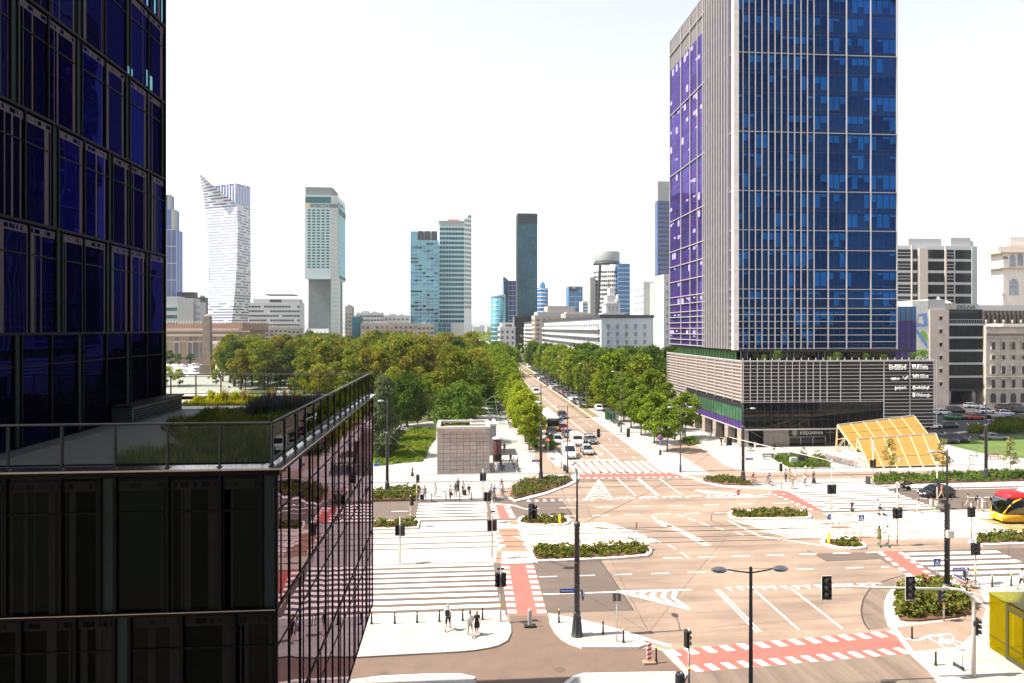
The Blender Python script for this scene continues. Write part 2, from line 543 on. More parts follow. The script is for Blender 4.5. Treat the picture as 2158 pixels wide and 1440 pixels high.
# tram bed
struct(MB().poly([(-90, 61.95), (3.3, 61.95), (3.6, 65.3), (5.6, 65.3), (5.6, 75.3), (-90, 75.3)], .005), 'tram_crossing', m_pave)
mb = MB()
mb.poly([(5.6, 65.3), (17.5, 65.3), (20, 66.6), (16, 73.6), (5.6, 73.6)], .005)
mb.poly(gp((1545, 1098), (1712, 1094), (1830, 1132), (1742, 1138), (1640, 1126)), .005)
mb.rect(42, 70, 65.3, 75.4, .005)
mb.rect(70, 150, 71.8, 75.4, .005)
struct(mb, 'tram_bed', m_track)
mb = MB().rect(58.5, 150, 66, 71.8, .009)
struct(mb, 'grass_track', M('dry_grass_track', (.30, .23, .09), .95, var=.5, scale=.5, detail=8))
mb = MB()
for y in (66.2, 67.72, 69.75, 71.27):
 mb.box(-90, 150, y - .075, y + .075, .0, .022)
struct(mb, 'tram_rail', m_steel)
# ---- pavements: raised slabs with granite kerbs
PZ = .12
def slab(name, pts, m=m_pave, z=PZ, kerb=True, kz=.15, kw=.28, openk=None):
 o = struct(MB().prism(pts, -.05, z), name, m)
 if kerb:
  k = pts if openk is None else openk
  struct(MB().kerb(k, kw, -.04, kz, closed=openk is None), 'kerb', m_granite)
 return o
# near left corner with the bollards
c1 = gp((1074, 1297), (1077, 1322), (1078, 1336), (1070, 1353), (1052, 1363), (1034, 1368), (1005, 1373), (978, 1376), (756, 1388))
slab('pavement', [(-45, 50.6), (3.4, 50.6)] + c1[1:] + [(-45, 44.4)], openk=[(3.4, 50.7), (-45, 50.7)])
# right corner island with the big mast
c2 = gp((1157, 1298), (1217, 1310), (1290, 1329), (1350, 1351), (1357, 1361), (1345, 1366), (1225, 1366), (1203, 1358), (1186, 1348), (1172, 1333), (1163, 1316))
slab('pavement', c2)
# brown service path in the foreground and the paving below it
br = gp((1074, 1297), (1157, 1298), (1163, 1316), (1172, 1333), (1186, 1348), (1203, 1358), (1225, 1366), (1345, 1366), (1395, 1372), (1450, 1418)) + [(12, 30), (-40, 30), (-40, 44.5)] + list(reversed(c1))
struct(MB().poly(br, .010), 'service_path', m_brown)
c3 = gp((740, 1440), (800, 1432), (905, 1427), (970, 1427), (1000, 1434))
slab('pavement', c3 + [(2, 36), (-10, 36)], openk=c3)
c4 = gp((1192, 1446), (1210, 1432), (1230, 1426), (1400, 1423), (1448, 1424))
slab('pavement', c4 + [(13.0, 39), (11, 32), (6, 32)], openk=c4)
struct(MB().poly(gp((1350, 1353), (1376, 1362), (1418, 1374), (1455, 1418), (1448, 1424), (1420, 1398), (1395, 1372)), .016), 'paved_strip', m_track)
# station forecourt, far left
bed1 = gp((1084, 1058), (1117, 1051), (1150, 1042), (1173, 1033), (1197, 1024), (1211, 1017), (1217, 1009), (1216, 1001))
fc = [(-120, 84.9), (3.3, 84.9), (6.0, 84.9)] + smooth(bed1, 1, False) + [G(1196, 972), (16.6, 115), (17.4, 160), (17.4, 700), (11, 700), (11, 170), (-30, 136), (-120, 136)]
slab('station_forecourt', fc, openk=[(-120, 84.9), (3.0, 84.9)])
struct(MB().kerb(bed1, .55, 0, .17), 'kerb', m_granite)
struct(MB().kerb([G(1216, 1001), G(1196, 972), (16.6, 115), (17.4, 160), (17.4, 600)], .28, 0, .16), 'kerb', m_granite)
bp = gp((1030, 1050), (1075, 1048), (1090, 1030), (1130, 1005), (1165, 1000), (1218, 1003), (1215, 988), (1172, 985), (1155, 968), (1150, 945), (1138, 905), (1125, 885))
bp2 = gp((1105, 890), (1115, 925), (1128, 948), (1125, 972), (1145, 995), (1105, 1010), (1070, 1030))
struct(MB().poly(bp + bp2, PZ + .004), 'bike_path', m_bike)
# metro plaza, far right
q1 = gp((1398, 991), (1420, 998), (1440, 1003), (1462, 1009), (1483, 1018), (1520, 1026), (1565, 1030), (1600, 1031))
pz_ = [(31.4, 700), (31.8, 190), (31.3, 135)] + q1 + [(43, 85.9), (160, 85.9), (160, 118), (51, 117.6), (50, 165), (36.5, 165), (36.5, 700)]
slab('metro_plaza', pz_, openk=[(31.4, 690), (31.8, 190), (31.3, 135)] + q1 + [(43, 85.9), (160, 85.9)])
bq = gp((1440, 1003), (1500, 1003), (1480, 990), (1430, 958), (1400, 945), (1450, 930), (1490, 955), (1530, 985), (1570, 995), (1600, 998), (2158, 992), (2158, 1003), (1640, 1013), (1600, 1018), (1500, 1012))
struct(MB().poly(bq, PZ + .004), 'bike_path', m_bike)
# right near corner
r_edge = gp((1886, 1242), (1874, 1258), (1868, 1275), (1868, 1295), (1876, 1320), (1884, 1327))
r_low = gp((1921, 1378), (1962, 1416), (1990, 1450))
slab('pavement', [(39.5, 54.0)] + gp((1935, 1223), (1905, 1231)) + r_edge + r_low + [(27.5, 30), (90, 30), (90, 54.0)], openk=list(reversed(r_low)) + list(reversed(r_edge)) + gp((1905, 1231), (1935, 1223)) + [(39.5, 54.0), (90, 54.0)])
struct(MB().kerb(smooth(gp((1915, 1236), (1892, 1252), (1884, 1272), (1884, 1295), (1892, 1318)), 1, False), 1.0, .1, .16), 'kerb', m_granite)
struct(MB().poly(gp((1884, 1327), (1921, 1377), (2020, 1366), (2060, 1330), (2080, 1280), (2060, 1240), (2040, 1222), (2000, 1228), (2050, 1275), (2050, 1300), (2000, 1312)), PZ + .005), 'bike_path', m_bike)
# car park behind the plaza
struct(MB().poly([(87.3, 118.05), (190, 118.05), (190, 190), (51.5, 190), (51.5, 161), (87.3, 161)], .10), 'car_park', m_lot)
lawn = gp((2001, 940), (2040, 925), (2158, 915), (2300, 912), (2300, 975), (2158, 968), (2060, 955))
struct(MB().prism(lawn, 0, PZ + .03), 'lawn', m_lawn)
struct(MB().prism(gp((1870, 931), (2158, 894), (2158, 897), (1870, 935)), 0, PZ + .02), 'lawn_kerb', m_granite)
# park floor, paths and the square by the palace
struct(MB().poly([(-130, 136), (-30, 136), (10.8, 170), (10.8, 600), (-130, 600)], .03), 'park_floor', m_parkfloor)
struct(MB().poly([(36.8, 165.2), (160, 190.2), (160, 600), (36.8, 600)], .03), 'park_floor', m_parkfloor)
mb = MB().poly([(-400, 150), (-131, 150), (-74, 165), (-72, 300), (-100, 345), (-131, 420), (-400, 420)], .04)
mb.line([(-128, 150), (-70, 168), (-30, 165), (8, 182)], 5, .045)
mb.line([(-60, 136), (-45, 170), (-75, 300)], 4, .046)
struct(mb, 'park_path', m_pave)
lw = gp((838, 920), (868, 905), (918, 905), (919, 925), (905, 945), (900, 962), (890, 975), (850, 978), (790, 985), (770, 940))
struct(MB().prism(lw, 0, PZ + .06), 'lawn', m_lawn)
mb = MB()
for a, b, w in (((31.9, 160), (35.6, 560), 3.6), ((13.4, 118), (13.6, 560), 2.2)):
 mb.line([a, b], w, PZ + .02)
struct(mb, 'verge', M('verge', (.17, .13, .06), .95, var=.5, scale=.4))
# ---- markings
zm = .009
mb = MB()
for k in range(10):                                   # near zebra
 y = 50.75 + k * 1.15
 mb.rect(-45, 3.05 - .0 * k, y, y + .56, zm)
for k in range(6):                                    # far left zebra
 y = 76.1 + k * 1.32
 mb.rect(-5.0, 3.2, y, y + .66, zm)
for k in range(11):                                   # avenue zebra
 x = 17.6 + k * 1.26
 mb.poly([(x, 98.6), (x + .63, 98.6), (x + .63, 107.0), (x, 107.0)], zm)
for k in range(9):                                    # zebra by the metro
 y = 76.2 + k * 1.13
 mb.rect(42.6 + .06 * k, 56.8, y, y + .52, zm)
for k in range(6):                                    # zebra right, near
 y = 54.3 + k * 1.28
 mb.rect(41.9, 51.2 + .1 * k, y, y + .62, zm)
for k in range(8):                                    # white slabs over the tram crossing, right
 y = 65.6 + k * 1.2
 mb.rect(44.5, 58, y, y + .7, zm)
struct(mb, 'zebra_crossing', m_white_paint)
def bikelane(a0, a1, b0, b1, n, sq=.55, dash=(.0, 1)):
 """red lane between edge a (two points) and edge b, white squares along both edges"""
 r = MB().poly([a0, a1, b1, b0], .007)
 struct(r, 'bike_crossing', m_redlane)
 w = MB()
 L = math.hypot(a1[0] - a0[0], a1[1] - a0[1])
 for (p, q), (p2, q2) in (((a0, a1), (b0, b1)), ((b0, b1), (a0, a1))):
  for k in range(n):
   t0, t1 = (k + .25) / n, (k + .72) / n
   P0 = (p[0] + (q[0] - p[0]) * t0, p[1] + (q[1] - p[1]) * t0)
   P1 = (p[0] + (q[0] - p[0]) * t1, p[1] + (q[1] - p[1]) * t1)
   dx, dy = p2[0] - p[0], p2[1] - p[1]
   l = math.hypot(dx, dy)
   dx, dy = dx / l * sq, dy / l * sq
   w.poly([P0, P1, (P1[0] + dx, P1[1] + dy), (P0[0] + dx, P0[1] + dy)], zm + .001)
 struct(w, 'road_marking', m_white_paint)
bikelane(G(1070, 1296), G(1056, 1191), G(1153, 1296), G(1124, 1190), 9, .7)
bikelane(G(1040, 1094), G(1032, 1062), G(1088, 1093), G(1071, 1062), 6, .7)
bikelane(G(1216, 1009), G(1450, 1006), G(1207, 998), G(1424, 996), 15, .42)
bikelane(G(1614, 1036), G(1712, 1077), G(1655, 1033), G(1772, 1074), 8, .42)
bikelane(G(1848, 1164), G(1950, 1243), G(1900, 1162), G(1995, 1232), 7, .5)
bikelane(G(1392, 1372), G(1892, 1328), G(1458, 1417), G(1930, 1376), 14, .85)
# bicycle way over the tram tracks
mb = MB().poly(gp((1040, 1115), (1095, 1113), (1110, 1157), (1058, 1160)), .007)
mb.poly(gp((1715, 1097), (1770, 1097), (1860, 1140), (1810, 1140)), .007)
struct(mb, 'bike_path', M('brown_bike_path', (0.288, 0.152, 0.100), .85, var=.25, scale=1.5, detail=8))
struct(MB().poly(gp((1058, 1163), (1116, 1163), (1124, 1187), (1056, 1189)), .008), 'bike_path', m_track)
mb = MB()
for t in range(4):
 for (p, q) in ((G(1043, 1118), G(1060, 1160)), (G(1098, 1116), G(1112, 1157)), (G(1716, 1099), G(1808, 1139)), (G(1772, 1099), G(1860, 1139))):
  x = p[0] + (q[0] - p[0]) * (t + .2) / 4; y = p[1] + (q[1] - p[1]) * (t + .2) / 4
  mb.rect(x - .3, x + .4, y - .35, y + .35, zm)
z2 = zm + .0
dashes(mb, (6.8, 57.9), (32, 57.9), 1.6, 1.7, .13, z2)
dashes(mb, (34.5, 57.9), (38.5, 57.9), 1.6, 1.7, .13, z2)
dashes(mb, (19, 61.75), (40.5, 61.75), 1.7, 1.6, .16, z2)
dashes(mb, (24.5, 54.2), (38, 54.2), 1.6, 1.5, .16, z2)
mb.line([(6.7, 54.1), (19, 54.1)], .16, z2)
dashes(mb, (7.5, 79.9), (44, 79.9), 2.0, 2.4, .13, z2)
dashes(mb, (8, 76.4), (31, 76.4), 1.9, 1.7, .14, z2)
dashes(mb, (-16, 79.9), (-6, 79.9), 4, 4, .14, z2)
dashes(mb, (20, 84.3), (42, 84.3), 1.6, 1.5, .2, z2)
dashes(mb, (57.5, 80.8), (140, 80.8), 4, 3, .14, z2)
dashes(mb, (52, 57.9), (140, 57.9), 4, 3, .14, z2)
mb.line([(60, 85.2), (140, 85.2)], .14, z2)
def curve_dash(*px):
 for a, b in px:
  p = G(*a); q = G(*b)
  mb.line([p, q], .16, z2)
curve_dash(((1425, 1083), (1440, 1088)), ((1450, 1093), (1466, 1098)), ((1476, 1102), (1494, 1108)), ((1508, 1112), (1528, 1118)), ((1548, 1122), (1568, 1128)),
   ((1338, 1122), (1362, 1131)), ((1372, 1135), (1394, 1144)), ((1408, 1149), (1424, 1157)), ((1434, 1164), (1452, 1176)))
mb.line(gp((1374, 1087), (1392, 1105), (1402, 1110)), .2, z2)
for x, d in ((21.1, True), (24.1, False), (27.3, False)):
 if d:
  mb.line([(x - .16, 46.2), (x - .16, 54)], .14, z2); mb.line([(x + .16, 46.2), (x + .16, 54)], .14, z2)
 else:
  mb.line([(x, 46.3), (x, 54)], .16, z2)
for x, d in ((22.5, False), (25.4, True), (28.5, False)):
 if d:
  mb.line([(x - .16, 85), (x - .16, 94.6)], .14, z2); mb.line([(x + .16, 85), (x + .16, 94.6)], .14, z2)
 else:
  mb.line([(x, 85), (x, 94.6)], .16, z2)
for k in range(14):                                   # give-way teeth
 x = 21.9 + k * .95
 mb.poly([(x, 54.35), (x + .55, 54.35), (x + .28, 53.45)], z2)
for k in range(9):
 x = 8.3 + k * 1.0
 mb.poly([(x, 83.2), (x + .5, 83.2), (x + .25, 84.3)], z2)
for k in range(10):
 x = 19.6 + k * 1.0
 mb.poly([(x, 83.6), (x + .5, 83.6), (x + .25, 84.4)], z2)
# avenue lanes
mb.line([(25.7, 108), (25.9, 560)], .16, z2)
mb.line([(18.2, 108.3), (25.6, 108.3)], .4, z2)
for x in (20.0, 22.7):
 dashes(mb, (x, 109), (x + .1, 420), 4, 4, .13, z2)
dashes(mb, (28.8, 109), (29.0, 420), 2, 4, .13, z2)
for x in (23.9, 21.3):                                # lane arrows
 mb.line([(x, 113), (x, 117)], .16, z2); mb.poly([(x - .35, 113.2), (x + .35, 113.2), (x, 111.6)], z2)
 mb.line([(x, 115.5), (x + .8, 114)], .16, z2)
# edge line round the near right corner
mb.line(smooth(gp((1209, 1307), (1262, 1317), (1322, 1334), (1370, 1350), (1415, 1362)), 1, False), .35, z2)
# bicycle sign on the path, lower right
for cx, cy in (G(1979, 1352), G(1998, 1363)):
 mb.line([(cx + .55 * math.cos(a * PI / 8), cy + .55 * math.sin(a * PI / 8)) for a in range(17)], .12, PZ + .011)
mb.line(gp((1979, 1352), (1992, 1350), (2010, 1353), (1998, 1363), (1992, 1350)), .12, PZ + .011)
mb.line(gp((2008, 1345), (2010, 1353), (2030, 1360)), .12, PZ + .011)
mb.line(gp((1908, 1350), (1935, 1353), (1962, 1343), (2004, 1340)), .2, PZ + .011)
mb.line(gp((2005, 1226), (2065, 1271), (2085, 1290)), .18, PZ + .012)
# parking bays
for k in range(12):
 mb.line([(92 + k * 2.6, 121), (95.5 + k * 2.6, 126)], .1, .108)
 mb.line([(96 + k * 2.6, 140), (99.5 + k * 2.6, 145)], .1, .108)
struct(mb, 'road_marking', m_white_paint)
def hatch(tri, n, w, name='hatched_area', frame=.3):
 """framed triangle filled with chevron bars"""
 a, b, c = tri                                     # apex, base left, base right
 h = MB()
 h.line([a, b], frame, zm + .001); h.line([a, c], frame, zm + .001)
 for k in range(2, n + 1):
  t = k / n
  p = (a[0] + (b[0] - a[0]) * t, a[1] + (b[1] - a[1]) * t)
  q = (a[0] + (c[0] - a[0]) * t, a[1] + (c[1] - a[1]) * t)
  tt = max(t - .8 / n, 0)
  mid = (a[0] + ((b[0] + c[0]) / 2 - a[0]) * tt, a[1] + ((b[1] + c[1]) / 2 - a[1]) * tt)
  h.line([p, mid], w, zm + .002); h.line([mid, q], w, zm + .002)
 struct(h, name, m_white_paint)
hatch((G(1262, 1011), G(1234, 1053), G(1291, 1053)), 8, .26, frame=.18)
hatch((G(1300, 1247), G(1424, 1244), G(1452, 1284)), 6, .36)
hatch((G(1617, 1047), G(1466, 1033), G(1490, 1049)), 6, .28, frame=.2)
mb = MB()
for k in range(11):                                   # hatched beds either side of the tracks
 x = 7.5 + k * 1.05
 for y0, y1 in ((66.6, 69.4), (70.2, 73)):
  mb.poly([(x, y0), (x + .45, y0), (x - 1.55, y1), (x - 2.0, y1)], zm + .001)
for k in range(14):
 x = 33.8 + k * .8
 mb.poly([(x, 66.6), (x + .35, 66.6), (x - 1.6, 69.4), (x - 1.95, 69.4)], zm + .001)
 mb.poly([(x - 1, 70.2), (x - .65, 70.2), (x - 2.4, 72.6), (x - 2.75, 72.6)], zm + .001)
mb.line(gp((1200, 1101), (1290, 1117), (1350, 1145)), .3, zm + .001)
mb.line(gp((1536, 1098), (1600, 1130), (1730, 1150)), .3, zm + .001)
struct(mb, 'hatched_area', M('worn_paint', (.66, .61, .54), .7, var=.25, scale=2))
# worn broad line across the tracks
mb = MB().line(gp((1385, 1098), (1440, 1122), (1492, 1150)), .9, zm + .001)
struct(mb, 'worn_marking', M('faded_paint', (.5, .42, .34), .8, var=.3, scale=2.5, detail=8))
# manholes, drain covers
mb = MB()
for px in ((808, 1421), (768, 1432), (1280, 1345), (1410, 1109), (1478, 1142), (1010, 1313), (1180, 1412)):
 x, y = G(*px)
 mb.lathe([(0, .0), (.34, .0), (.34, .004), (0.001, .004)], (x, y, .0135), 14, False)
struct(mb, 'manhole_cover', m_manhole)
# ---- planted islands
m_shrub = leafmat('island_shrub_leaf', (.085, .12, .018), (.16, .15, .035), .3, 0, .7)
m_shrub2 = leafmat('green_shrub_leaf', (.07, .13, .015), (.12, .19, .03), .3, 0, .6)
def inside(p, poly):
 c = False; n = len(poly); j = n - 1
 for i in range(n):
  xi, yi = poly[i]; xj, yj = poly[j]
  if (yi > p[1]) != (yj > p[1]) and p[0] < (xj - xi) * (p[1] - yi) / (yj - yi) + xi: c = not c
  j = i
 return c
def leaves(mb, c, r, h, n, size, rn, up=.4):
 """n leaf quads through a squashed dome"""
 for _ in range(n):
  a = rn.uniform(0, 2 * PI); q = rn.random() ** .5
  zz = rn.random() ** .7
  rr = r * q * math.sqrt(max(0, 1 - zz * zz * .8))
  p = Vector((c[0] + rr * math.cos(a), c[1] + rr * math.sin(a), c[2] + h * zz))
  leaf(mb, p, size * rn.uniform(.6, 1.3), rn, up)
def leaf(mb, p, s, rn, up=.4):
 d = Vector((rn.gauss(0, 1), rn.gauss(0, 1), rn.gauss(0, 1) + up))
 if d.length < 1e-3: d = Vector((0, 0, 1))
 d.normalize()
 u = d.orthogonal().normalized()
 w = d.cross(u)
 a = rn.uniform(0, 2 * PI)
 e = (u * math.cos(a) + w * math.sin(a)) * s
 f = (w * math.cos(a) - u * math.sin(a)) * s * .55
 mb.add([p - e, p + f, p + e, p - f], [(0, 1, 2, 3)], False)
def planted(poly, name_lab, dens=9, h=.75, size=.16, mat=None, inset=.35, soil=True, kerbs=True, seed=1, bottom=0.0, kw=.4):
 if soil:
  struct(MB().prism(poly, bottom, bottom + .17), 'traffic_island', m_soil)
 if kerbs:
  struct(MB().kerb(poly, kw, bottom, bottom + .19, True), 'kerb', m_granite)
 rn = random.Random(seed)
 xs = [p[0] for p in poly]; ys = [p[1] for p in poly]
 cx = sum(xs) / len(xs); cy = sum(ys) / len(ys)
 w = max(xs) - min(xs); d = max(ys) - min(ys)
 k1 = max(.3, 1 - 2 * inset / max(w, 1)); k2 = max(.3, 1 - 2 * inset / max(d, 1))
 inn = [(cx + (x - cx) * k1, cy + (y - cy) * k2) for x, y in poly]
 b = MB(); n = int(w * d * dens / 3)
 for _ in range(n):
  p = (rn.uniform(min(xs), max(xs)), rn.uniform(min(ys), max(ys)))
  if not inside(p, inn): continue
  hh = h * rn.uniform(.3, .85)
  leaves(b, (p[0], p[1], bottom + .15), rn.uniform(.3, .55), hh, 16, size, rn)
 o = b.build('shrub_bed', mat or m_shrub)
 tag(o, kind='stuff')
 return o
isl1 = gp((1075, 1047), (1080, 1030), (1100, 1018), (1135, 1013), (1175, 1010), (1203, 1009), (1206, 1015), (1185, 1027), (1150, 1038), (1110, 1048), (1084, 1055))
planted(isl1, 'a', 16, .8, seed=1, kerbs=False, bottom=.1)
planted(smooth(gp((1117, 1164), (1128, 1155), (1340, 1151), (1362, 1155), (1372, 1165), (1358, 1176), (1135, 1186), (1124, 1182)), 1), 'b', 20, .8, seed=2)
planted(smooth(gp((1093, 1096), (1104, 1091), (1185, 1092), (1199, 1096), (1198, 1105), (1180, 1109), (1100, 1109)), 1), 'c', 16, .7, seed=3)
planted(gp((780, 1040), (870, 1030), (886, 1031), (880, 1056), (780, 1058)), 'd', 16, .8, seed=4, kerbs=False, bottom=.1, inset=.2)
planted(gp((770, 1101), (884, 1100), (880, 1115), (770, 1118)), 'e', 14, .75, seed=5)
planted(smooth(gp((1534, 1086), (1547, 1079), (1690, 1077), (1712, 1092), (1690, 1094), (1550, 1096)), 1), 'f', 18, .7, seed=6)
planted(smooth(gp((1730, 1146), (1740, 1139), (1800, 1138), (1828, 1156), (1800, 1159), (1760, 1157)), 1), 'g', 16, .6, seed=7)
planted(gp((2045, 1145), (2060, 1130), (2158, 1124), (2260, 1120), (2260, 1145), (2067, 1151)), 'h', 14, .8, seed=8)
planted(smooth(gp((1886, 1270), (1893, 1252), (1920, 1242), (1990, 1240), (2040, 1268), (2055, 1285), (2045, 1303), (1900, 1318), (1890, 1300)), 1), 'i', 34, 1.5, .2, seed=9, kerbs=False, bottom=.08, inset=.3)
planted(gp((1482, 1017), (1487, 1009), (1540, 1009), (1562, 1012), (1590, 1026), (1530, 1024)), 'j', 16, .6, seed=10, kerbs=False, bottom=.1, inset=.2)
planted(gp((1840, 1014), (1850, 1008), (2158, 998), (2300, 994), (2300, 1012), (2158, 1016), (1845, 1024)), 'k', 13, .9, mat=m_shrub2, seed=11, kerbs=False, bottom=.1, inset=.1)
planted(gp((1622, 968), (1640, 964), (1735, 967), (1755, 990), (1662, 990)), 'l', 14, .8, mat=m_shrub2, seed=12, kerbs=True, bottom=.1, inset=.15, kw=.25)
planted(gp((1145, 935), (1165, 930), (1170, 950), (1152, 952)), 'm', 30, 1.4, mat=m_shrub2, seed=13, kerbs=False, bottom=.1, inset=.1)
planted(gp((1430, 933), (1462, 926), (1478, 936), (1450, 942)), 'n', 12, .8, mat=m_shrub2, seed=14, kerbs=False, bottom=.1, inset=.1)
planted([(12.6, 118), (14.6, 118), (15, 150), (13, 150)], 'o', 9, .9, mat=m_shrub2, seed=15, soil=False, kerbs=False, bottom=.1, inset=.2)
# long grass and herbs on the lawn beside the pavilion
planted([G(a, b) for a, b in ((838, 920), (868, 905), (918, 905), (919, 925), (905, 945), (900, 962), (890, 975), (850, 978), (790, 985), (770, 940))], 'p', 12, .5, mat=leafmat('lawn_herbs', (.12, .2, .02), (.22, .26, .03), .3, 0, .3), seed=16, soil=False, kerbs=False, bottom=.1, inset=.3)
# ================================================================ left: office tower, podium and roof terrace
g_left = glass('tower_glass_blue', (.002, .0018, .005), (.10, .07, .70), 1.4, .015, .35, .5, rnd=(.12, (.10, .13, 1.0), 1.7))
g_podf = glass('podium_front_glass', (.002, .003, .0027), (.20, .20, .18), 1.45, .015, .5, .3, rnd=(.2, (.14, .17, .15), 2))
g_mirror = glass('podium_side_glass', (.008, .005, .008), (.60, .475, .575), 2.2, .012, .5, .55)
m_teal = M('teal_glass_strip', (.012, .028, .027), .5, spec=.2, var=.2, scale=.8)
m_frit = M('frit_print', (.075, .065, .075), .8, spec=.1, var=.12)
m_fritw = M('frit_print_warm', (.017, .0175, .0175), .8, spec=.1, var=.15)
m_mull = M('black_mullion', (.004, .004, .0045), .6, var=.1, spec=.12)
m_cap = M('coping_metal', (.30, .26, .235), .22, .85, var=.12, scale=2)
m_cyan = M('painted_sky_cyan', (.20, .62, .70), .6, var=.05)
m_tint = glass('railing_glass', (0, 0, 0), (.30, .32, .32), 1.4, .01, clear=(.86, .90, .87))
XT, YT0, YT1 = -15.46, 15.0, 36.6
XP, YP0, YP1 = -5.135, 19.4, 40.3
ZC = 17.6
lb = empty('office_building', (-15, 30, 0), 0, 'dark glass office tower on a podium with a planted roof terrace', 'office building')
def lpart(mb, name, mats):
 mb.v = [(x + 15, y - 30, z) for x, y, z in mb.v]
 return mb.build(name, mats, lb)
lpart(MB().box(-45, XT - .08, 4, YT1, 17.0, 60), 'tower_body', m_mull)
core = MB().box(-40, XP - .1, YP0 + .1, YP1 - .1, 5.0, 17.18)
core.box(-38, XP - 3.2, YP0 + 3, YP1 - 3, 0, 5.0)
lpart(core, 'podium_body', m_mull)
lpart(MB().box(-8, 42, -28, -.7, 0, 46), 'wing', M('dark_wing_wall', (.02, .02, .022), .5, var=.3, scale=.3))
ZF = [17.3, 21.3, 25.3, 29.3, 33.3, 37.3, 41.3, 45.3]
rn = random.Random(5)
frit = MB(); mull = MB(); sky_strip = MB()
def facade_cells(total, rn, wide=(1.55, 1.9), teal=.36):
 cells = []; p = 0; k = rn.randint(0, 2)
 while p < total - .5:
  if k % 3 == 2:
   cells.append((p, p + teal, True)); p += teal
  else:
   w = rn.uniform(*wide)
   w = min(w, total - p)
   cells.append((p, p + w, False)); p += w
  k += 1
 return cells
def cell_frit(mb, P, a, b, zb, zt, rn, lip=.22):
 """printed bar-code pattern: band of dashes on top, thin uprights below. P(u,z,off)->xyz"""
 def q(u0, u1, z0, z1):
  mb.add([P(u0, z0), P(u1, z0), P(u1, z1), P(u0, z1)], [(0, 1, 2, 3)])
 z1 = zt - .12; z0 = zt - .40
 q(a + .05, b - .05, z1 - .06, z1); q(a + .05, b - .05, z0, z0 + .07)
 u = a + .05
 while u < b - .08:
  w = rn.choice((.05, .08, .13, .3, .45)); w = min(w, b - .05 - u)
  q(u, u + w, z0 + .07, z1 - .06)
  u += w + rn.choice((.04, .05, .1, .22, .3))
 for _ in range(rn.choice((2, 3, 4, 4, 5))):
  w = rn.choice((.025, .04, .06, .10, .18, .26)); u = rn.uniform(a + .06, b - .06 - w)
  if rn.random() < .6: u = rn.choice((a + .06, b - .06 - w))
  q(u, u + w, zb + .05, z0)
for fi in range(len(ZF) - 1):
 zb, zt = ZF[fi], ZF[fi + 1]
 for (a, b, teal) in facade_cells(YT1 - YT0, rn):
  y1, y0 = YT1 - a, YT1 - b
  o = MB().box(XT - .06, XT, y0 + .02, y1 - .02, zb + .03, zt - .03)
  if fi == 0 and not teal:
   o = MB().box(XT - .06, XT, y0 + .02, y1 - .02, zb + .03, zt - .03)
  lpart(o, 'teal_strip' if teal else 'pane', m_teal if teal else g_left)
  mull.box(XT - .05, XT + .07, y0 - .03, y0 + .03, zb, zt)
  if not teal:
   if fi > 0:
    cell_frit(frit, lambda u, z: (XT + .004, YT1 - u, z), a, b, zb, zt, rn)
   mull.box(XT - .02, XT + .04, y0 + .03, y1 - .03, zt - 1.17, zt - 1.12)
 mull.box(XT - .05, XT + .10, YT0, YT1 + .05, zt - .05, zt + .05)
mull.box(XT - .08, XT + .09, YT1, YT1 + .09, 17.2, 60)
lpart(mull, 'mullion_grid', m_mull); lpart(frit, 'frit_print', m_frit)
for (pa, pb, z0, z1) in ((34.62, 34.78, 37.5, 39.8), (35.45, 35.62, 37.5, 39.6), (36.3, 36.42, 37.45, 39.9), (34.6, 34.75, 33.5, 34.3), (35.0, 35.25, 33.45, 34.15), (32.6, 33.2, 33.4, 33.75)):  # cyan strips painted for bright sky glimpsed through the corner glazing
 sky_strip.box(XT + .006, XT + .012, pa, pb, z0, z1)
lpart(sky_strip, 'painted_sky_strip', m_cyan)
# podium front
frit = MB(); mull = MB()
edges_top = [-12.34, -10.91, -9.88, -9.47, -8.08, -6.66, -5.55, -5.13]
for fi, (zb, zt) in enumerate(((13.6, 17.4), (9.6, 13.6), (5.4, 9.6))):
 sh = fi * .0
 xs = [-30 + 1.41 * k for k in range(12)] + edges_top
 xs = sorted(set(round(x, 3) for x in xs if x < -13.2 or x in edges_top))
 if fi == 1: xs = [x if x > -5.3 else x + .38 for x in xs]; xs = [x for x in xs if x <= -5.12]; xs[-1] = -5.13
 for a, b in zip(xs[:-1], xs[1:]):
  w = b - a
  if w < .1: continue
  teal = w < .5
  lpart(MB().box(a + .02, b - .02, YP0 - .0, YP0 + .06, zb + .04, zt - .04), 'teal_strip' if teal else 'front_pane', m_teal if teal else g_podf)
  mull.box(a - .045, a + .045, YP0 - .09, YP0 + .05, zb, zt)
  if not teal:
   cell_frit(frit, lambda u, z: (u, YP0 - .004, z), a + .02, b - .02, zb, zt, rn)
   mull.box(a + .045, b - .045, YP0 - .04, YP0 + .02, zt - 1.02, zt - .97)
 mull.box(-30, XP, YP0 - .13, YP0 + .05, zb - .05, zb + .05)
lpart(mull, 'mullion_grid', m_mull); lpart(frit, 'frit_print', m_fritw)
# thin bright ledge along the floor line of the front
lpart(MB().box(-30, XP, YP0 - .17, YP0 - .131, 13.635, 13.66), 'ledge', m_cap)
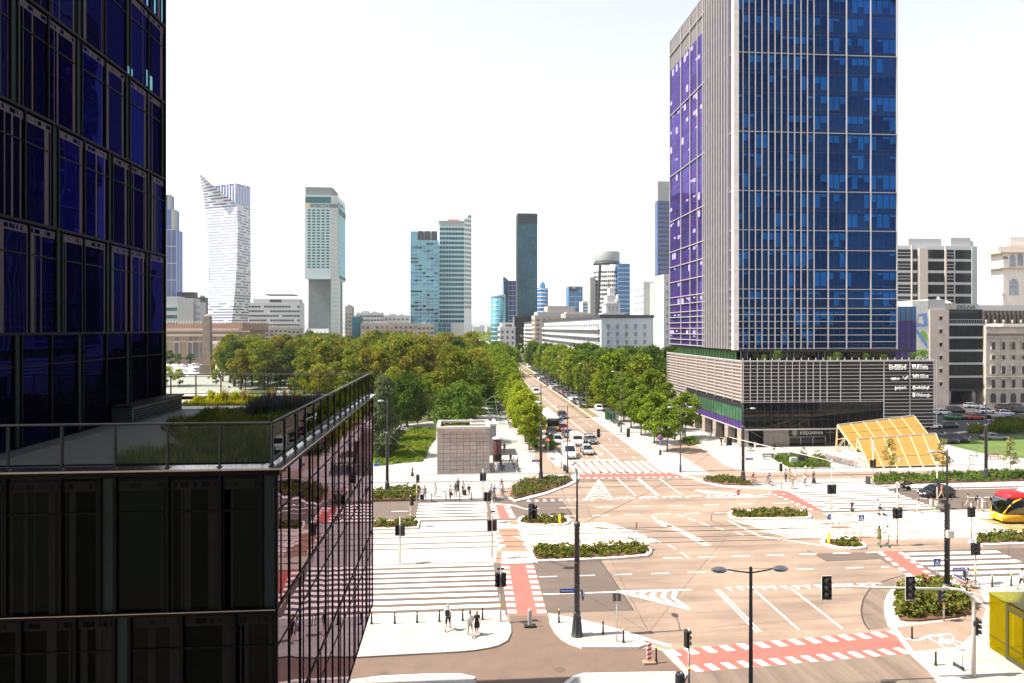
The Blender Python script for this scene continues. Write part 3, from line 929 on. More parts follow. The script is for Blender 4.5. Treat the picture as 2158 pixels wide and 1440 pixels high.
# podium side: mirror panes between black fins
mull = MB()
n = 15
ys = [YP0 + (YP1 - YP0) * k / n for k in range(n + 1)]
for fi, (zb, zt) in enumerate(((13.6, 17.4), (9.6, 13.6), (5.2, 9.6))):
 for k in range(n):
  lpart(MB().box(XP - .06, XP, ys[k] + .02, ys[k + 1] - .02, zb + .04, zt - .04), 'side_pane', g_mirror)
  off = .5 if (k + fi) % 3 == 0 else 0
  if off: mull.box(XP - .02, XP + .02, ys[k] + .45, ys[k] + .49, zb, zt)
 mull.box(XP - .05, XP + .03, YP0, YP1, zb - .05, zb + .05)
 mull.box(XP - .05, XP + .02, YP0, YP1, zt - 1.1, zt - 1.06)
for y in ys: mull.box(XP - .05, XP + .035, y - .035, y + .035, 5.1, 17.4)
lpart(mull, 'side_fins', m_mull)
# roof coping: front, side, far
fs = MB().box(-30, XP + .1, YP0 - .1, YP0 + .4, 17.40, ZC - .055).box(XP - .4, XP + .1, YP0 + .4, YP1 + .1, 17.40, ZC - .055).box(-30, XP - .4, YP1 - .3, YP1 + .1, 17.40, ZC - .055)
lpart(fs, 'fascia', m_mull)
cp = MB().box(-30, XP + .18, YP0 - .18, YP0 + .45, ZC - .05, ZC)
cp.box(XP - .45, XP + .18, YP0 + .45, YP1 + .15, ZC - .05, ZC)
cp.box(-30, XP - .45, YP1 - .35, YP1 + .15, ZC - .05, ZC)
lpart(cp, 'coping', m_cap)
lpart(MB().box(-30, XP - .3, YP0 + .3, YP1 - .25, 17.18, 17.24), 'terrace_floor', M('terrace_paving', (.07, .07, .075), .7, var=.12, scale=1.5))
pv = MB()
for k in range(24):                                   # concrete slabs of the walkway
 x = -15.4 + k * .42
 pv.box(x, x + .40, 36.3, 37.7, 17.24, 17.29)
lpart(pv, 'walkway', M('walkway_slab', (.42, .42, .42), .75, var=.1, scale=2))
bxm = MB().box(-15.37, -14.5, 31.1, 36.5, 17.24, 17.98)
lpart(bxm, 'vent_housing', m_dark)
lv = MB()
for k in range(5): lv.box(-14.5, -14.46, 31.3, 36.3, 17.36 + k * .11, 17.41 + k * .11)
lv.box(-15.36, -14.42, 31.05, 36.55, 17.985, 18.04)
lpart(lv, 'vent_louvre', m_mull)
# railings
m_hand = M('handrail_steel', (.13, .125, .12), .32, .7)
def railing(name_lab, a, b, npost, inward, lab):
 """posts, glass panes, handrail from a to b (plan points)"""
 root = empty('glass_railing', (a[0], a[1], ZC), math.atan2(b[1] - a[1], b[0] - a[0]), lab, 'railing', 'glass railings round the roof terrace')
 L = math.hypot(b[0] - a[0], b[1] - a[1])
 MB().tube([(0, 0, 1.23), (L, 0, 1.23)], .033, 8).build('handrail', m_hand, root)
 MB().box(0, L, -.02, .02, .09, .13).build('bottom_rail', m_mull, root)
 for k in range(npost + 1):
  x = L * k / npost
  p = MB().box(x - .022, x + .022, -.045, .045, .0, 1.16)
  p.box(x - .06, x + .06, -.07, .07, 0, .025)
  p.bar((x, -.02, 1.13), (x + .04, 0, 1.22), .025)
  p.build('post', m_dark, root)
  if k < npost:
   MB().box(x + .05, x + L / npost - .05, -.007, .007, .13, 1.13).build('glass_pane', m_tint, root)
 return root
railing('f', (-5.32, YP0 + .12), (-29.3, YP0 + .12), 17, 1, 'glass railing with round metal handrail on the near edge of the dark podium')
railing('s', (-5.32, YP0 + .2), (-5.32, YP1 - .1), 15, 1, 'glass railing running away along the street side of the podium roof')
railing('b', (-5.4, YP1 - .08), (-29.2, YP1 - .08), 17, 1, 'dark glass railing along the far sunlit edge of the roof terrace')
# planting of the terrace
m_tgrass = leafmat('terrace_grass_blade', (.05, .075, .012), (.11, .13, .03), .3, 0, .8)
m_tpale = leafmat('terrace_dry_grass', (.30, .22, .07), (.16, .17, .04), .35, 0, .9)
m_tyel = leafmat('terrace_yellow_bloom', (.30, .36, .02), (.42, .40, .03), .35, 0, 1.5)
m_tlav = leafmat('terrace_lavender', (.085, .07, .10), (.05, .07, .04), .3, 0, 2)
def blades(mb, x, y, z, h, n, spread, rn, w=.012):
 for _ in range(n):
  a = rn.uniform(0, 2 * PI); l = h * rn.uniform(.6, 1.1); t = rn.uniform(.05, spread)
  bx_, by_ = x + rn.gauss(0, .06), y + rn.gauss(0, .06)
  dx, dy = math.cos(a), math.sin(a)
  p0 = (bx_ - dy * w, by_ + dx * w, z); p1 = (bx_ + dy * w, by_ - dx * w, z)
  m0 = (bx_ + dx * t * .4 - dy * w * .8, by_ + dy * t * .4 + dx * w * .8, z + l * .6); m1 = (bx_ + dx * t * .4 + dy * w * .8, by_ + dy * t * .4 - dx * w * .8, z + l * .6)
  mb.add([p0, p1, m1, m0, (bx_ + dx * t, by_ + dy * t, z + l)], [(0, 1, 2, 3), (3, 2, 4)])
rn = random.Random(8)
bed = [(-13.5, 20.2), (-5.7, 20.2), (-5.7, 36.0), (-8.5, 36.0), (-11.5, 33.5), (-12.5, 29.5), (-9.3, 24.5)]
tag(MB().prism([(-10.2, 20.0), (-5.65, 20.0), (-5.65, 36.2), (-11.8, 36.2), (-12.8, 30), (-10.0, 25.5)], 17.24, 17.34).build('planting_soil', m_soil), kind='structure')
bed = [(-10.1, 20.1), (-5.75, 20.1), (-5.75, 36.1), (-11.7, 36.1), (-12.7, 30), (-9.9, 25.5)]
gmb = MB(); gp_ = MB()
for _ in range(2300):
 p = (rn.uniform(-13, -5.7), rn.uniform(20.1, 36))
 if not inside(p, bed): continue
 hh = (.28 if p[1] < 31 or p[0] > -8.5 else .05) + .3 * max(0, math.sin(p[0] * 1.3 + p[1] * .7)) + rn.uniform(0, .2)
 blades(gmb if rn.random() < .88 else gp_, p[0], p[1], 17.32, hh, 16, .3, rn, .013)
tag(gmb.build('terrace_grass', m_tgrass), kind='stuff')
tag(gp_.build('dry_grass', m_tpale), kind='stuff')
# mounds of lavender and pale grass near the far end, and the yellow flowering clumps in the sun
lav = MB()
for _ in range(260):
 p = (rn.uniform(-10.2, -6.3), rn.uniform(32.5, 36))
 blades(lav, p[0], p[1], 17.3, rn.uniform(.75, 1.15), 12, .25, rn, .012)
tag(lav.build('lavender_bed', m_tlav), kind='stuff')
gs = MB()
for _ in range(1300):
 p = (rn.uniform(-15.2, -5.8), rn.uniform(38.0, 39.7))
 blades(gs, p[0], p[1], 17.24, rn.uniform(.1, .4), 8, .2, rn, .014)
tag(gs.build('terrace_grass', leafmat('sunny_grass', (.33, .37, .02), (.45, .40, .04), .35, 0, 1)), kind='stuff')
tag(MB().box(-15.3, -5.65, 37.95, 39.8, 17.24, 17.285).build('planting_soil', m_soil), kind='structure')
for i, (px, h) in enumerate(((419, .45), (445, .72), (468, .6), (495, .68), (543, .5), (624, .5), (655, .45))):
 x, y = XY(px, 37.6 + (i % 2) * .5)
 b = MB()
 for _ in range(5):
  leaves(b, (x + rn.gauss(0, .12), y + rn.gauss(0, .12), 17.28), .28, h * rn.uniform(.7, 1.1), 110, .06, rn, .3)
 st = empty('flowering_shrub', (x, y, 17.28), 0, 'yellow-green flowering clump in the sunny roof bed, ' + ('first and lowest from the tower', 'second from the tower and tallest', 'third from the tower', 'fourth from the tower, tall', 'fifth from the tower, beside the tawny plumes', 'sixth from the tower, behind the lavender', 'last one, near the corner of the railing')[i], 'shrub', 'yellow clumps in the roof garden')
 b.v = [(vx - x, vy - y, vz - 17.28) for vx, vy, vz in b.v]
 b.build('foliage', m_tyel, st)
 MB().tube([(0, 0, -.02), (.02, 0, h * .5)], .02, 5).build('stem', m_bark, st)
for i, px in enumerate((475, 514, 570, 600)):
 x, y = XY(px, 37.7)
 b = MB()
 for _ in range(6): blades(b, x, y, 17.28, .95, 14, .45, rn, .012)
 tag(b.build('plume_grass', leafmat('plume_grass_blade', (.40, .28, .09), (.28, .24, .06), .35, 0, 1)), ('tawny plume grass between the third and fourth yellow clump', 'tawny plume grass between the fourth and fifth yellow clump', 'tawny plume grass left of the lavender mound', 'tawny plume grass rising behind the lavender mound')[i], 'grass', 'plume grasses in the roof garden')
# ================================================================ right: glass tower on a louvred podium
g_front = glass('tower_front_glass', (0, 0, 0), (.05, .17, .50), 1.55, .015, .15, .4, clear=(.30, .68, .90), rnd=(1.0, (.12, .36, .85)))
g_side = glass('tower_side_glass', (.03, .02, .10), (.55, .45, 1.0), 2.1, .02, .2, .4, rnd=(.6, (.5, .42, 1.0)))
g_retail = glass('retail_glass', (.008, .010, .010), (.8, .8, .75), 1.5, .02, .3, .4)
g_green = glass('green_side_glass', (.05, .12, .06), (.4, .8, .5), 1.6, .02, .2, .4)
m_fin = M('silver_fin', (.40, .40, .415), .45, .2, var=.06)
m_beam = M('silver_beam', (.36, .35, .34), .45, .2, var=.06)
m_sfin = M('stone_fin', (.36, .345, .335), .75, var=.1, scale=.6)
m_spand = M('spandrel_grey', (.12, .11, .11), .6, var=.1, scale=.5)
m_inner = M('office_interior', (.09, .10, .11), .8, var=.6, scale=.4)
m_slab = M('floor_slab_edge', (.03, .035, .05), .6)
m_blind = M('window_blind', (.78, .80, .76), .8, var=.12, scale=.4)
m_dmull = M('dark_mullion', (.02, .025, .04), .5)
m_louv = M('silver_louvre', (.47, .455, .45), .4, .25, var=.06)
m_back = M('podium_dark_cladding', (.022, .016, .015), .7, var=.15, scale=.5)
m_wstone = M('warm_stone_cladding', (.30, .255, .225), .7, var=.14, scale=1)
X0, X1, Y0, Y1 = 50.3, 81.4, 120.0, 158.0
ZB, ZT = 17.8, 90.0
rb = empty('glass_tower', (65, 135, 0), 0, 'tall blue glass office tower with silver fins on a louvred podium', 'office tower')
def rpart(mb, name, mats):
 mb.v = [(x - 65, y - 135, z) for x, y, z in mb.v]
 return mb.build(name, mats, rb)
FH = 3.625
beams = [17.8, 19.0, 20.25, 21.5, 22.75, 24.0, 25.2, 27.0, 28.7, 32.3, 35.9, 39.55, 46.75, 57.6, 72.1, 86.6]
floors = [17.8 + FH * k for k in range(20)]            # 17.8 .. 86.7
fx = [X0 + 1.9 + 1.24 * k for k in range(12)]
fx = [51.7, 52.85] + [54.05 + 1.24 * k for k in range(10)] + [67.95, 71.5, 76.2, 81.3]
edges = [X0 + .55] + fx
# interior: dark core and floor plates
inn = MB().box(X0 + 1, X1 - .2, Y0 + 3.2, Y1 - 1, ZB, 88)
rpart(inn, 'core', m_inner)
sl_ = MB()
for z in floors: sl_.box(X0 + .6, X1 - .1, Y0 + .12, Y0 + 3.2, z - .45, z + .62)
rpart(sl_, 'floor_plates', m_slab)
rpart(MB().box(X1 - .06, X1, Y0 + .1, Y0 + 8, ZB, 88), 'end_glazing', g_front)
bl = MB(); mu = MB(); rn = random.Random(21)
npan = 0; stuffp = MB()
for fi, z in enumerate(floors[:-1]):
 for k in range(len(edges) - 1):
  a, b = edges[k], edges[k + 1]
  if b - a < .3: continue
  pane = MB().box(a + .03, b - .03, Y0 - .0, Y0 + .05, z + .03, z + FH - .03)
  rpart(pane, 'pane', g_front)
  nn = max(1, round((b - a) / 1.2))
  run = rn.random()
  for j in range(nn):
   u0 = a + (b - a) * j / nn; u1 = a + (b - a) * (j + 1) / nn
   if j: mu.box(u0 - .03, u0 + .03, Y0 - .02, Y0 + .06, z, z + FH)
   r = rn.random()
   if rn.random() < .35: run = rn.random()
   if run < .52:
    hb = FH - 1.1
    d = hb if r < .35 else (hb * .5 if r < .6 else (hb * .18 if r < .85 else 0))
    if d: bl.box(u0 + .06, u1 - .06, Y0 + .10, Y0 + .115, z + FH - .45 - d, z + FH - .45)
 mu.box(X0 + .5, X1, Y0 - .02, Y0 + .06, z + .60, z + .66)
 mu.box(X0 + .5, X1, Y0 - .02, Y0 + .06, z - .04, z + .04)
o = rpart(bl, 'blinds', m_blind); o['kind'] = 'stuff'
rpart(mu, 'mullion_grid', m_dmull)
for x in fx: rpart(MB().box(x - .07, x + .07, Y0 - .36, Y0 - .02, ZB - .2, ZT), 'fin', m_fin)
for z in beams: rpart(MB().box(X0 + .5, X1 + .05, Y0 - .28, Y0 - .02, z - .065, z + .065), 'beam', m_beam)
# stone corner pier
cpz = MB()
z = ZB - .3
while z < ZT:
 z1 = min(z + 3.6, ZT)
 rpart(MB().box(X0 - .45, X0 + .52, Y0 - .5, Y0 + .5, z, z1 - .03), 'corner_stone', m_stone)
 z = z1
# left face: purple glass behind deep stone fins
ly = [Y0 + 1.9 + 1.3 * k for k in range(10)] + [133.8, 135.6, 139.2, 143.8, 149.9, 158.0]
ly0 = [Y0 + .5] + ly
sp = MB(); cells = 0
for fi, z in enumerate(floors[:-1]):
 if z > 82: continue
 for k in range(len(ly0) - 1):
  a, b = ly0[k], ly0[k + 1]
  pane = MB().box(X0, X0 + .05, a + .04, b - .04, z + 1.15, z + FH - .04)
  if k >= 9:
   rpart(pane, 'side_pane', g_side)
   nn = max(1, round((b - a) / 1.4))
   for j in range(nn):
    u0 = a + (b - a) * j / nn; u1 = a + (b - a) * (j + 1) / nn
    if rn.random() < .24:
     d = rn.choice((.4, .8, 1.5))
     sp.box(X0 - .012, X0 - .004, u0 + .1, u1 - .1, z + FH - .3 - d, z + FH - .3)
  else:
   stuffp.v += [(x - 65, y - 135, zz) for x, y, zz in pane.v]; n0 = len(stuffp.v) - 8
   stuffp.f += [tuple(i + n0 for i in f) for f in pane.f]; stuffp.m += [0] * 6; stuffp.sm += [False] * 6
o = stuffp.build('side_glazing', g_side, rb); o['kind'] = 'stuff'
o = rpart(sp, 'side_blinds', M('lilac_blind', (.30, .26, .52), .8, var=.1)); o['kind'] = 'stuff'
g_sp = glass('side_spandrel_glass', (.035, .015, .10), (.5, .35, .95), 1.9, .05, .1, .4)
ss = MB()
for z in floors[:-1]:
 if z < 82: ss.box(X0 - .0, X0 + .05, Y0 + .5, Y1, z + .03, z + 1.12)
rpart(ss, 'side_spandrel', g_sp)
mu = MB()
for k in range(len(ly0) - 1):
 a, b = ly0[k], ly0[k + 1]
 nn = max(1, round((b - a) / 1.4))
 for j in range(1, nn):
  u0 = a + (b - a) * j / nn; mu.box(X0 - .02, X0 + .06, u0 - .03, u0 + .03, ZB, 83)
rpart(mu, 'side_mullions', m_dmull)
rpart(MB().box(X0, X0 + .3, Y0 + .5, Y1, 83.0, ZT).box(X0 - .03, X0 + 25, Y0 + 1, Y1 + .02, ZT, ZT + .3), 'plant_screen', m_spand)
for i, y in enumerate(ly):
 d = .75 if i < 10 else (.4 if i < 12 else .22)
 rpart(MB().box(X0 - d, X0 - .02, y - .10, y + .10, ZB - .2, ZT + .1), 'stone_fin', m_sfin)
for z in beams:
 rpart(MB().box(X0 - .30, X0 - .02, Y0 + .5, Y1, z - .08, z + .08), 'side_beam', m_beam)
# recessed floor between tower and podium
rpart(MB().box(X0 + 2.2, X1 - 1, Y0 + 1.5, Y1 - 2, 15.0, ZB), 'recess_wall', g_retail)
gcol = MB()
for k in range(22): gcol.box(X0 + 1.5, X0 + 1.56, Y0 + 3 + k * 1.55, Y0 + 4.2 + k * 1.55, 15.4, 17.5)
rpart(gcol, 'recess_panel', M('green_panel', (.08, .22, .07), .3, var=.2))
drs = MB()
for x in (52, 56.4, 60.8, 66.9):
 drs.box(x, x + .08, Y0 + 1.3, Y0 + 1.48, 15.3, 17.4); drs.box(x + 1.2, x + 1.28, Y0 + 1.3, Y0 + 1.48, 15.3, 17.4); drs.box(x + .081, x + 1.199, Y0 + 1.3, Y0 + 1.48, 17.28, 17.4)
rpart(drs, 'door_frame', m_fin)
rpart(MB().box(X0 + .3, X1 + 2.5, Y0 - .3, Y1, ZB - .62, ZB - .3), 'soffit', m_back)
# podium ------------------------------------------------------------
PX0, PX1, PY0, PY1, PT = 50.5, 87.0, 117.2, 160.5, 15.5
rpart(MB().box(PX0 + .35, PX1 - .2, PY0 + .35, PY1 - .2, 8.2, PT - .1).box(76.9, PX1 - .2, PY0 + .35, PY1 - .2, 3.4, 8.19), 'podium_body', m_back)
px_f = [50.55] + [51.85 + 1.3 * k for k in range(12)] + [68.7, 72.4, 76.9, 81.85, 86.95]
lz = [PT - .04 - .63 * k for k in range(12)] + [8.2]
for i, z in enumerate(lz):
 rpart(MB().box(PX0 - .1, 76.9, PY0 - .15, PY0 + .1, z - .05, z + .05), 'louvre', m_louv)
for k in range(20):
 z = PT - .04 - .63 * k
 if z > 3.3: rpart(MB().box(76.9, PX1, PY0 - .12, PY0 + .1, z - .045, z + .045), 'louvre', m_louv)
for x in px_f:
 rpart(MB().box(x - .06, x + .06, PY0 - .30, PY0 - .221, (3.4 if x > 76 else 8.15), PT + .05), 'upright', m_louv)
rpart(MB().box(PX0 - .2, PX1 + .05, PY0 - .3, PY0 + .3, PT + .055, PT + .2), 'parapet', m_louv)
pegs = MB()
for k in range(27): pegs.box(PX0 + k * 1.36, PX0 + k * 1.36 + .12, PY0 - .1, PY0 + .02, PT + .2, PT + .65)
rpart(pegs, 'parapet_post', m_louv)
# left side of the podium
for i in range(14):
 z = PT - .04 - .63 * i
 y0 = PY0 - .1 if z > 8.1 else 147
 if z > 5: rpart(MB().box(PX0 - .24, PX0 + .1, y0, PY1, z - .09, z + .09), 'side_louvre', m_louv)
sb_ = MB().box(PX0 + .1, PX0 + .34, PY0 + .4, PY1, 8.2, PT)
rpart(sb_, 'side_backing', M('tan_backing', (.34, .22, .16), .8, var=.12))
for y in (117.0, 121, 125, 129.5, 134, 140, 146.5, 153, 160.4):
 rpart(MB().box(PX0 - .32, PX0 - .241, y - .07, y + .07, 8.1 if y < 146 else 4.6, PT + .05), 'side_upright', m_louv)
rpart(MB().box(PX0 - .3, PX0 + .2, PY0, PY1, PT + .06, PT + .2), 'side_parapet', m_louv)
rpart(MB().box(PX0 + .1, PX0 + .5, 147, PY1, 0, 8.19), 'side_wall', m_wstone)
# glass band of the first floor
gb = MB().box(PX0, 76.85, PY0 + .05, PY0 + .12, 3.4, 8.1)
k = 0
xs = [PX0 + .05 + 1.32 * i for i in range(21)]
for a, b in zip(xs[:-1], xs[1:]):
 rpart(MB().box(a + .03, b - .03, PY0 - .02, PY0 + .04, 3.5, 8.05), 'shop_pane', g_retail)
rpart(MB().box(PX0 + .1, 76.8, PY0 + .3, PY0 + 2.2, 3.45, 8.15), 'shop_floor', m_back)
mu = MB()
for x in xs: mu.box(x - .03, x + .03, PY0 - .06, PY0 + .06, 3.4, 8.1)
for z in (5.0, 6.6): mu.box(PX0, 76.8, PY0 - .05, PY0 + .05, z - .025, z + .025)
rpart(mu, 'shop_mullions', m_dmull)
rpart(MB().box(PX0 - .2, 77.2, PY0 - .25, PY0 + .5, 3.2, 3.4), 'canopy_edge', m_louv)
ys_ = [PY0 + .2 + 1.35 * i for i in range(23)]
mu = MB()
for i, (a, b) in enumerate(zip(ys_[:-1], ys_[1:])):
 rpart(MB().box(PX0 - .02, PX0 + .04, a + .03, b - .03, 4.7, 7.1), 'green_pane', g_green)
 mu.box(PX0 - .06, PX0 + .06, a - .09, a + .09, 3.4, 8.1)
for z in (4.65, 7.15, 7.6): mu.box(PX0 - .05, PX0 + .05, PY0 + .2, 147, z - .03, z + .03)
rpart(mu, 'side_shop_mullions', m_dmull)
rpart(MB().box(PX0 + .041, PX0 + .3, PY0 + .2, 147, 7.2, 8.15), 'dark_band', m_back)
rpart(MB().box(PX0 + .0, PX0 + .3, PY0 + .2, 147, 3.45, 4.6), 'purple_band', M('purple_panel', (.07, .025, .17), .4, var=.1))
rpart(MB().box(PX0 - .15, PX0 + .2, PY0 - .2, 147, 3.2, 3.4), 'side_canopy_edge', m_louv)
# ground floor: stone wall, shop window, piers
gf = MB()
gf.box(PX0 + 3.2, PX1 - .5, PY0 + 3.6, PY1 - 3, 0, 3.2)
rpart(gf, 'ground_floor', M('ground_floor_dark', (.05, .045, .04), .7))
rpart(MB().box(PX0 + .1, 77, PY0 - .1, PY1 - 3, 3.12, 3.2), 'arcade_ceiling', M('arcade_ceiling', (.3, .28, .26), .8))
for i in range(5):                                    # stone slabs of the wall
 for j in range(4):
  rpart(MB().box(55.1 + i * .95, 55.1 + i * .95 + .92, PY0 + 1.4, PY0 + 1.7, .02 + j * .77, .02 + j * .77 + .75), 'wall_slab', m_wstone)
rpart(MB().box(60.0, 66.9, PY0 + 1.75, PY0 + 1.85, .1, 3.1), 'bookshop_window', g_retail)
fr_ = MB()
for x in (59.95, 62.2, 64.5, 66.9): fr_.box(x - .05, x + .05, PY0 + 1.6, PY0 + 1.74, .1, 3.1)
fr_.box(59.9, 66.95, PY0 + 1.6, PY0 + 1.74, 1.55, 1.63)
rpart(fr_, 'window_frame', m_galv)
sg = rpart(MB().box(59.9, 66.9, PY0 + 1.42, PY0 + 1.58, 1.75, 3.1), 'shop_sign', M('sign_black', (.012, .012, .014), .5))
m_sgn = M('sign_white', (.82, .82, .80), .5, var=.04)
text('KSIĘGARNIA', .78, m_sgn, sg, (61.9 - 65, PY0 + 1.40 - 135, 2.12), align='LEFT', sx=1.0)
em = MB().lathe([(.0, 0), (.52, 0), (.52, .02), (.45, .02), (.45, .0)], (0, 0, 0), 18)
em.add([(-.3, .28, .02), (0, .12, .02), (0, .3, .02)], [(0, 1, 2)]); em.add([(.3, .28, .02), (0, .3, .02), (0, .12, .02)], [(0, 1, 2)])
em.add([(-.26, .15, .02), (0, -.38, .02), (.26, .15, .02), (0, .05, .02)], [(0, 1, 2, 3)])
eo = em.build('emblem', m_sgn, sg); eo.location = (60.9 - 65, PY0 + 1.40 - 135, 2.42); eo.rotation_euler = (PI / 2, 0, 0)
dr = MB()
for x in (67.6, 68.8, 70.0, 71.2): dr.box(x - .06, x + .06, PY0 + 3.4, PY0 + 3.58, 0, 2.9)
for z in (.1, 2.1, 2.85): dr.box(67.6, 71.2, PY0 + 3.42, PY0 + 3.56, z - .05, z + .05)
rpart(dr, 'entrance_door', m_galv)
for y in (117.6, 123.5, 129.5, 135.5, 141.5):
 for (za, zb_) in ((.0, 1.05), (1.07, 2.12), (2.14, 3.15)):
  rpart(MB().box(PX0 - .1, PX0 + 1.3, y, y + 1.7, za, zb_), 'pier_stone', m_wstone)
pb = MB()
for y in (120, 126, 132, 138): pb.box(PX0 + 1.8, PX0 + 2.1, y, y + 2.6, .3, 3.0)
rpart(pb, 'purple_poster', M('purple_poster', (.13, .04, .26), .5, var=.3, scale=2))
# company names on the podium
for s_, x, z, size, al in (('Bird&Bird', 79.4, 13.95, 1.4, 'CENTER'), ('WolfTheiss', 82.2, 14.0, 1.3, 'LEFT'), ('equinor', 78.95, 12.1, .85, 'CENTER'), ('beIN Offices', 82.35, 12.45, 1.0, 'LEFT'),
       ('justjoin.it', 80.0, 10.4, .85, 'CENTER'), ('@rocketjobs.pl', 82.3, 10.4, .85, 'LEFT'), ('Polenergia', 83.3, 9.0, .95, 'LEFT')):
 text(s_, size, m_sgn, rb, (x - 65, PY0 - .42 - 135, z), align=al, depth=.08, sx={'Bird&Bird': .58, 'WolfTheiss': .5, 'equinor': .62, 'beIN Offices': .57, 'justjoin.it': .66, '@rocketjobs.pl': .58, 'Polenergia': .58}[s_])
lg = MB().box(82.35, 82.8, PY0 - .38, PY0 - .32, 8.95, 9.75)
lg.add([(82.9, PY0 - .36, 9.4), (83.2, PY0 - .36, 9.75), (83.2, PY0 - .36, 8.95)], [(0, 1, 2)])
lg.add([(80.6, PY0 - .36, 12.3), (81.4, PY0 - .36, 13.0), (81.5, PY0 - .36, 12.5), (80.9, PY0 - .36, 12.1)], [(0, 1, 2, 3)])
lg.add([(80.5, PY0 - .36, 12.3), (80.35, PY0 - .36, 12.8), (80.7, PY0 - .36, 12.7)], [(0, 1, 2)])
rpart(lg, 'logo', m_sgn)
# plants on the podium roof
rn = random.Random(3)
for i, (x, r, h, lab) in enumerate(((55.2, .8, .9, 'low loose green bush at the left end of the podium roof edge'), (57.6, 1.0, 1.7, 'tallest airy bush on the podium roof, by the second doorway'), (67.6, .9, .6, 'flat clipped bush beside the round one on the podium roof'),
         (68.9, .95, 1.35, 'round clipped dark bush on the podium roof'), (74.5, .7, 1.2, 'small round bush in the shade of the podium roof overhang'), (77.8, .5, .9, 'smallest bush on the podium roof under the overhang'),
         (83.9, 1.0, 1.3, 'loose bush at the right end of the podium roof'), (85.4, 1.0, 1.6, 'outermost pale bush on the podium roof corner'))):
 st = empty('roof_bush', (x, PY0 + 1.2, PT), 0, lab, 'bush', 'bushes on the podium roof')
 b = MB()
 for _ in range(6): leaves(b, (rn.gauss(0, r * .3), rn.gauss(0, r * .3), .2), r * .7, h, 60, .12, rn)
 b.build('foliage', m_shrub2, st)
 MB().lathe([(.35, 0), (.45, .35), (.4, .35), (.3, .2)], n=10).build('pot', m_dark, st)
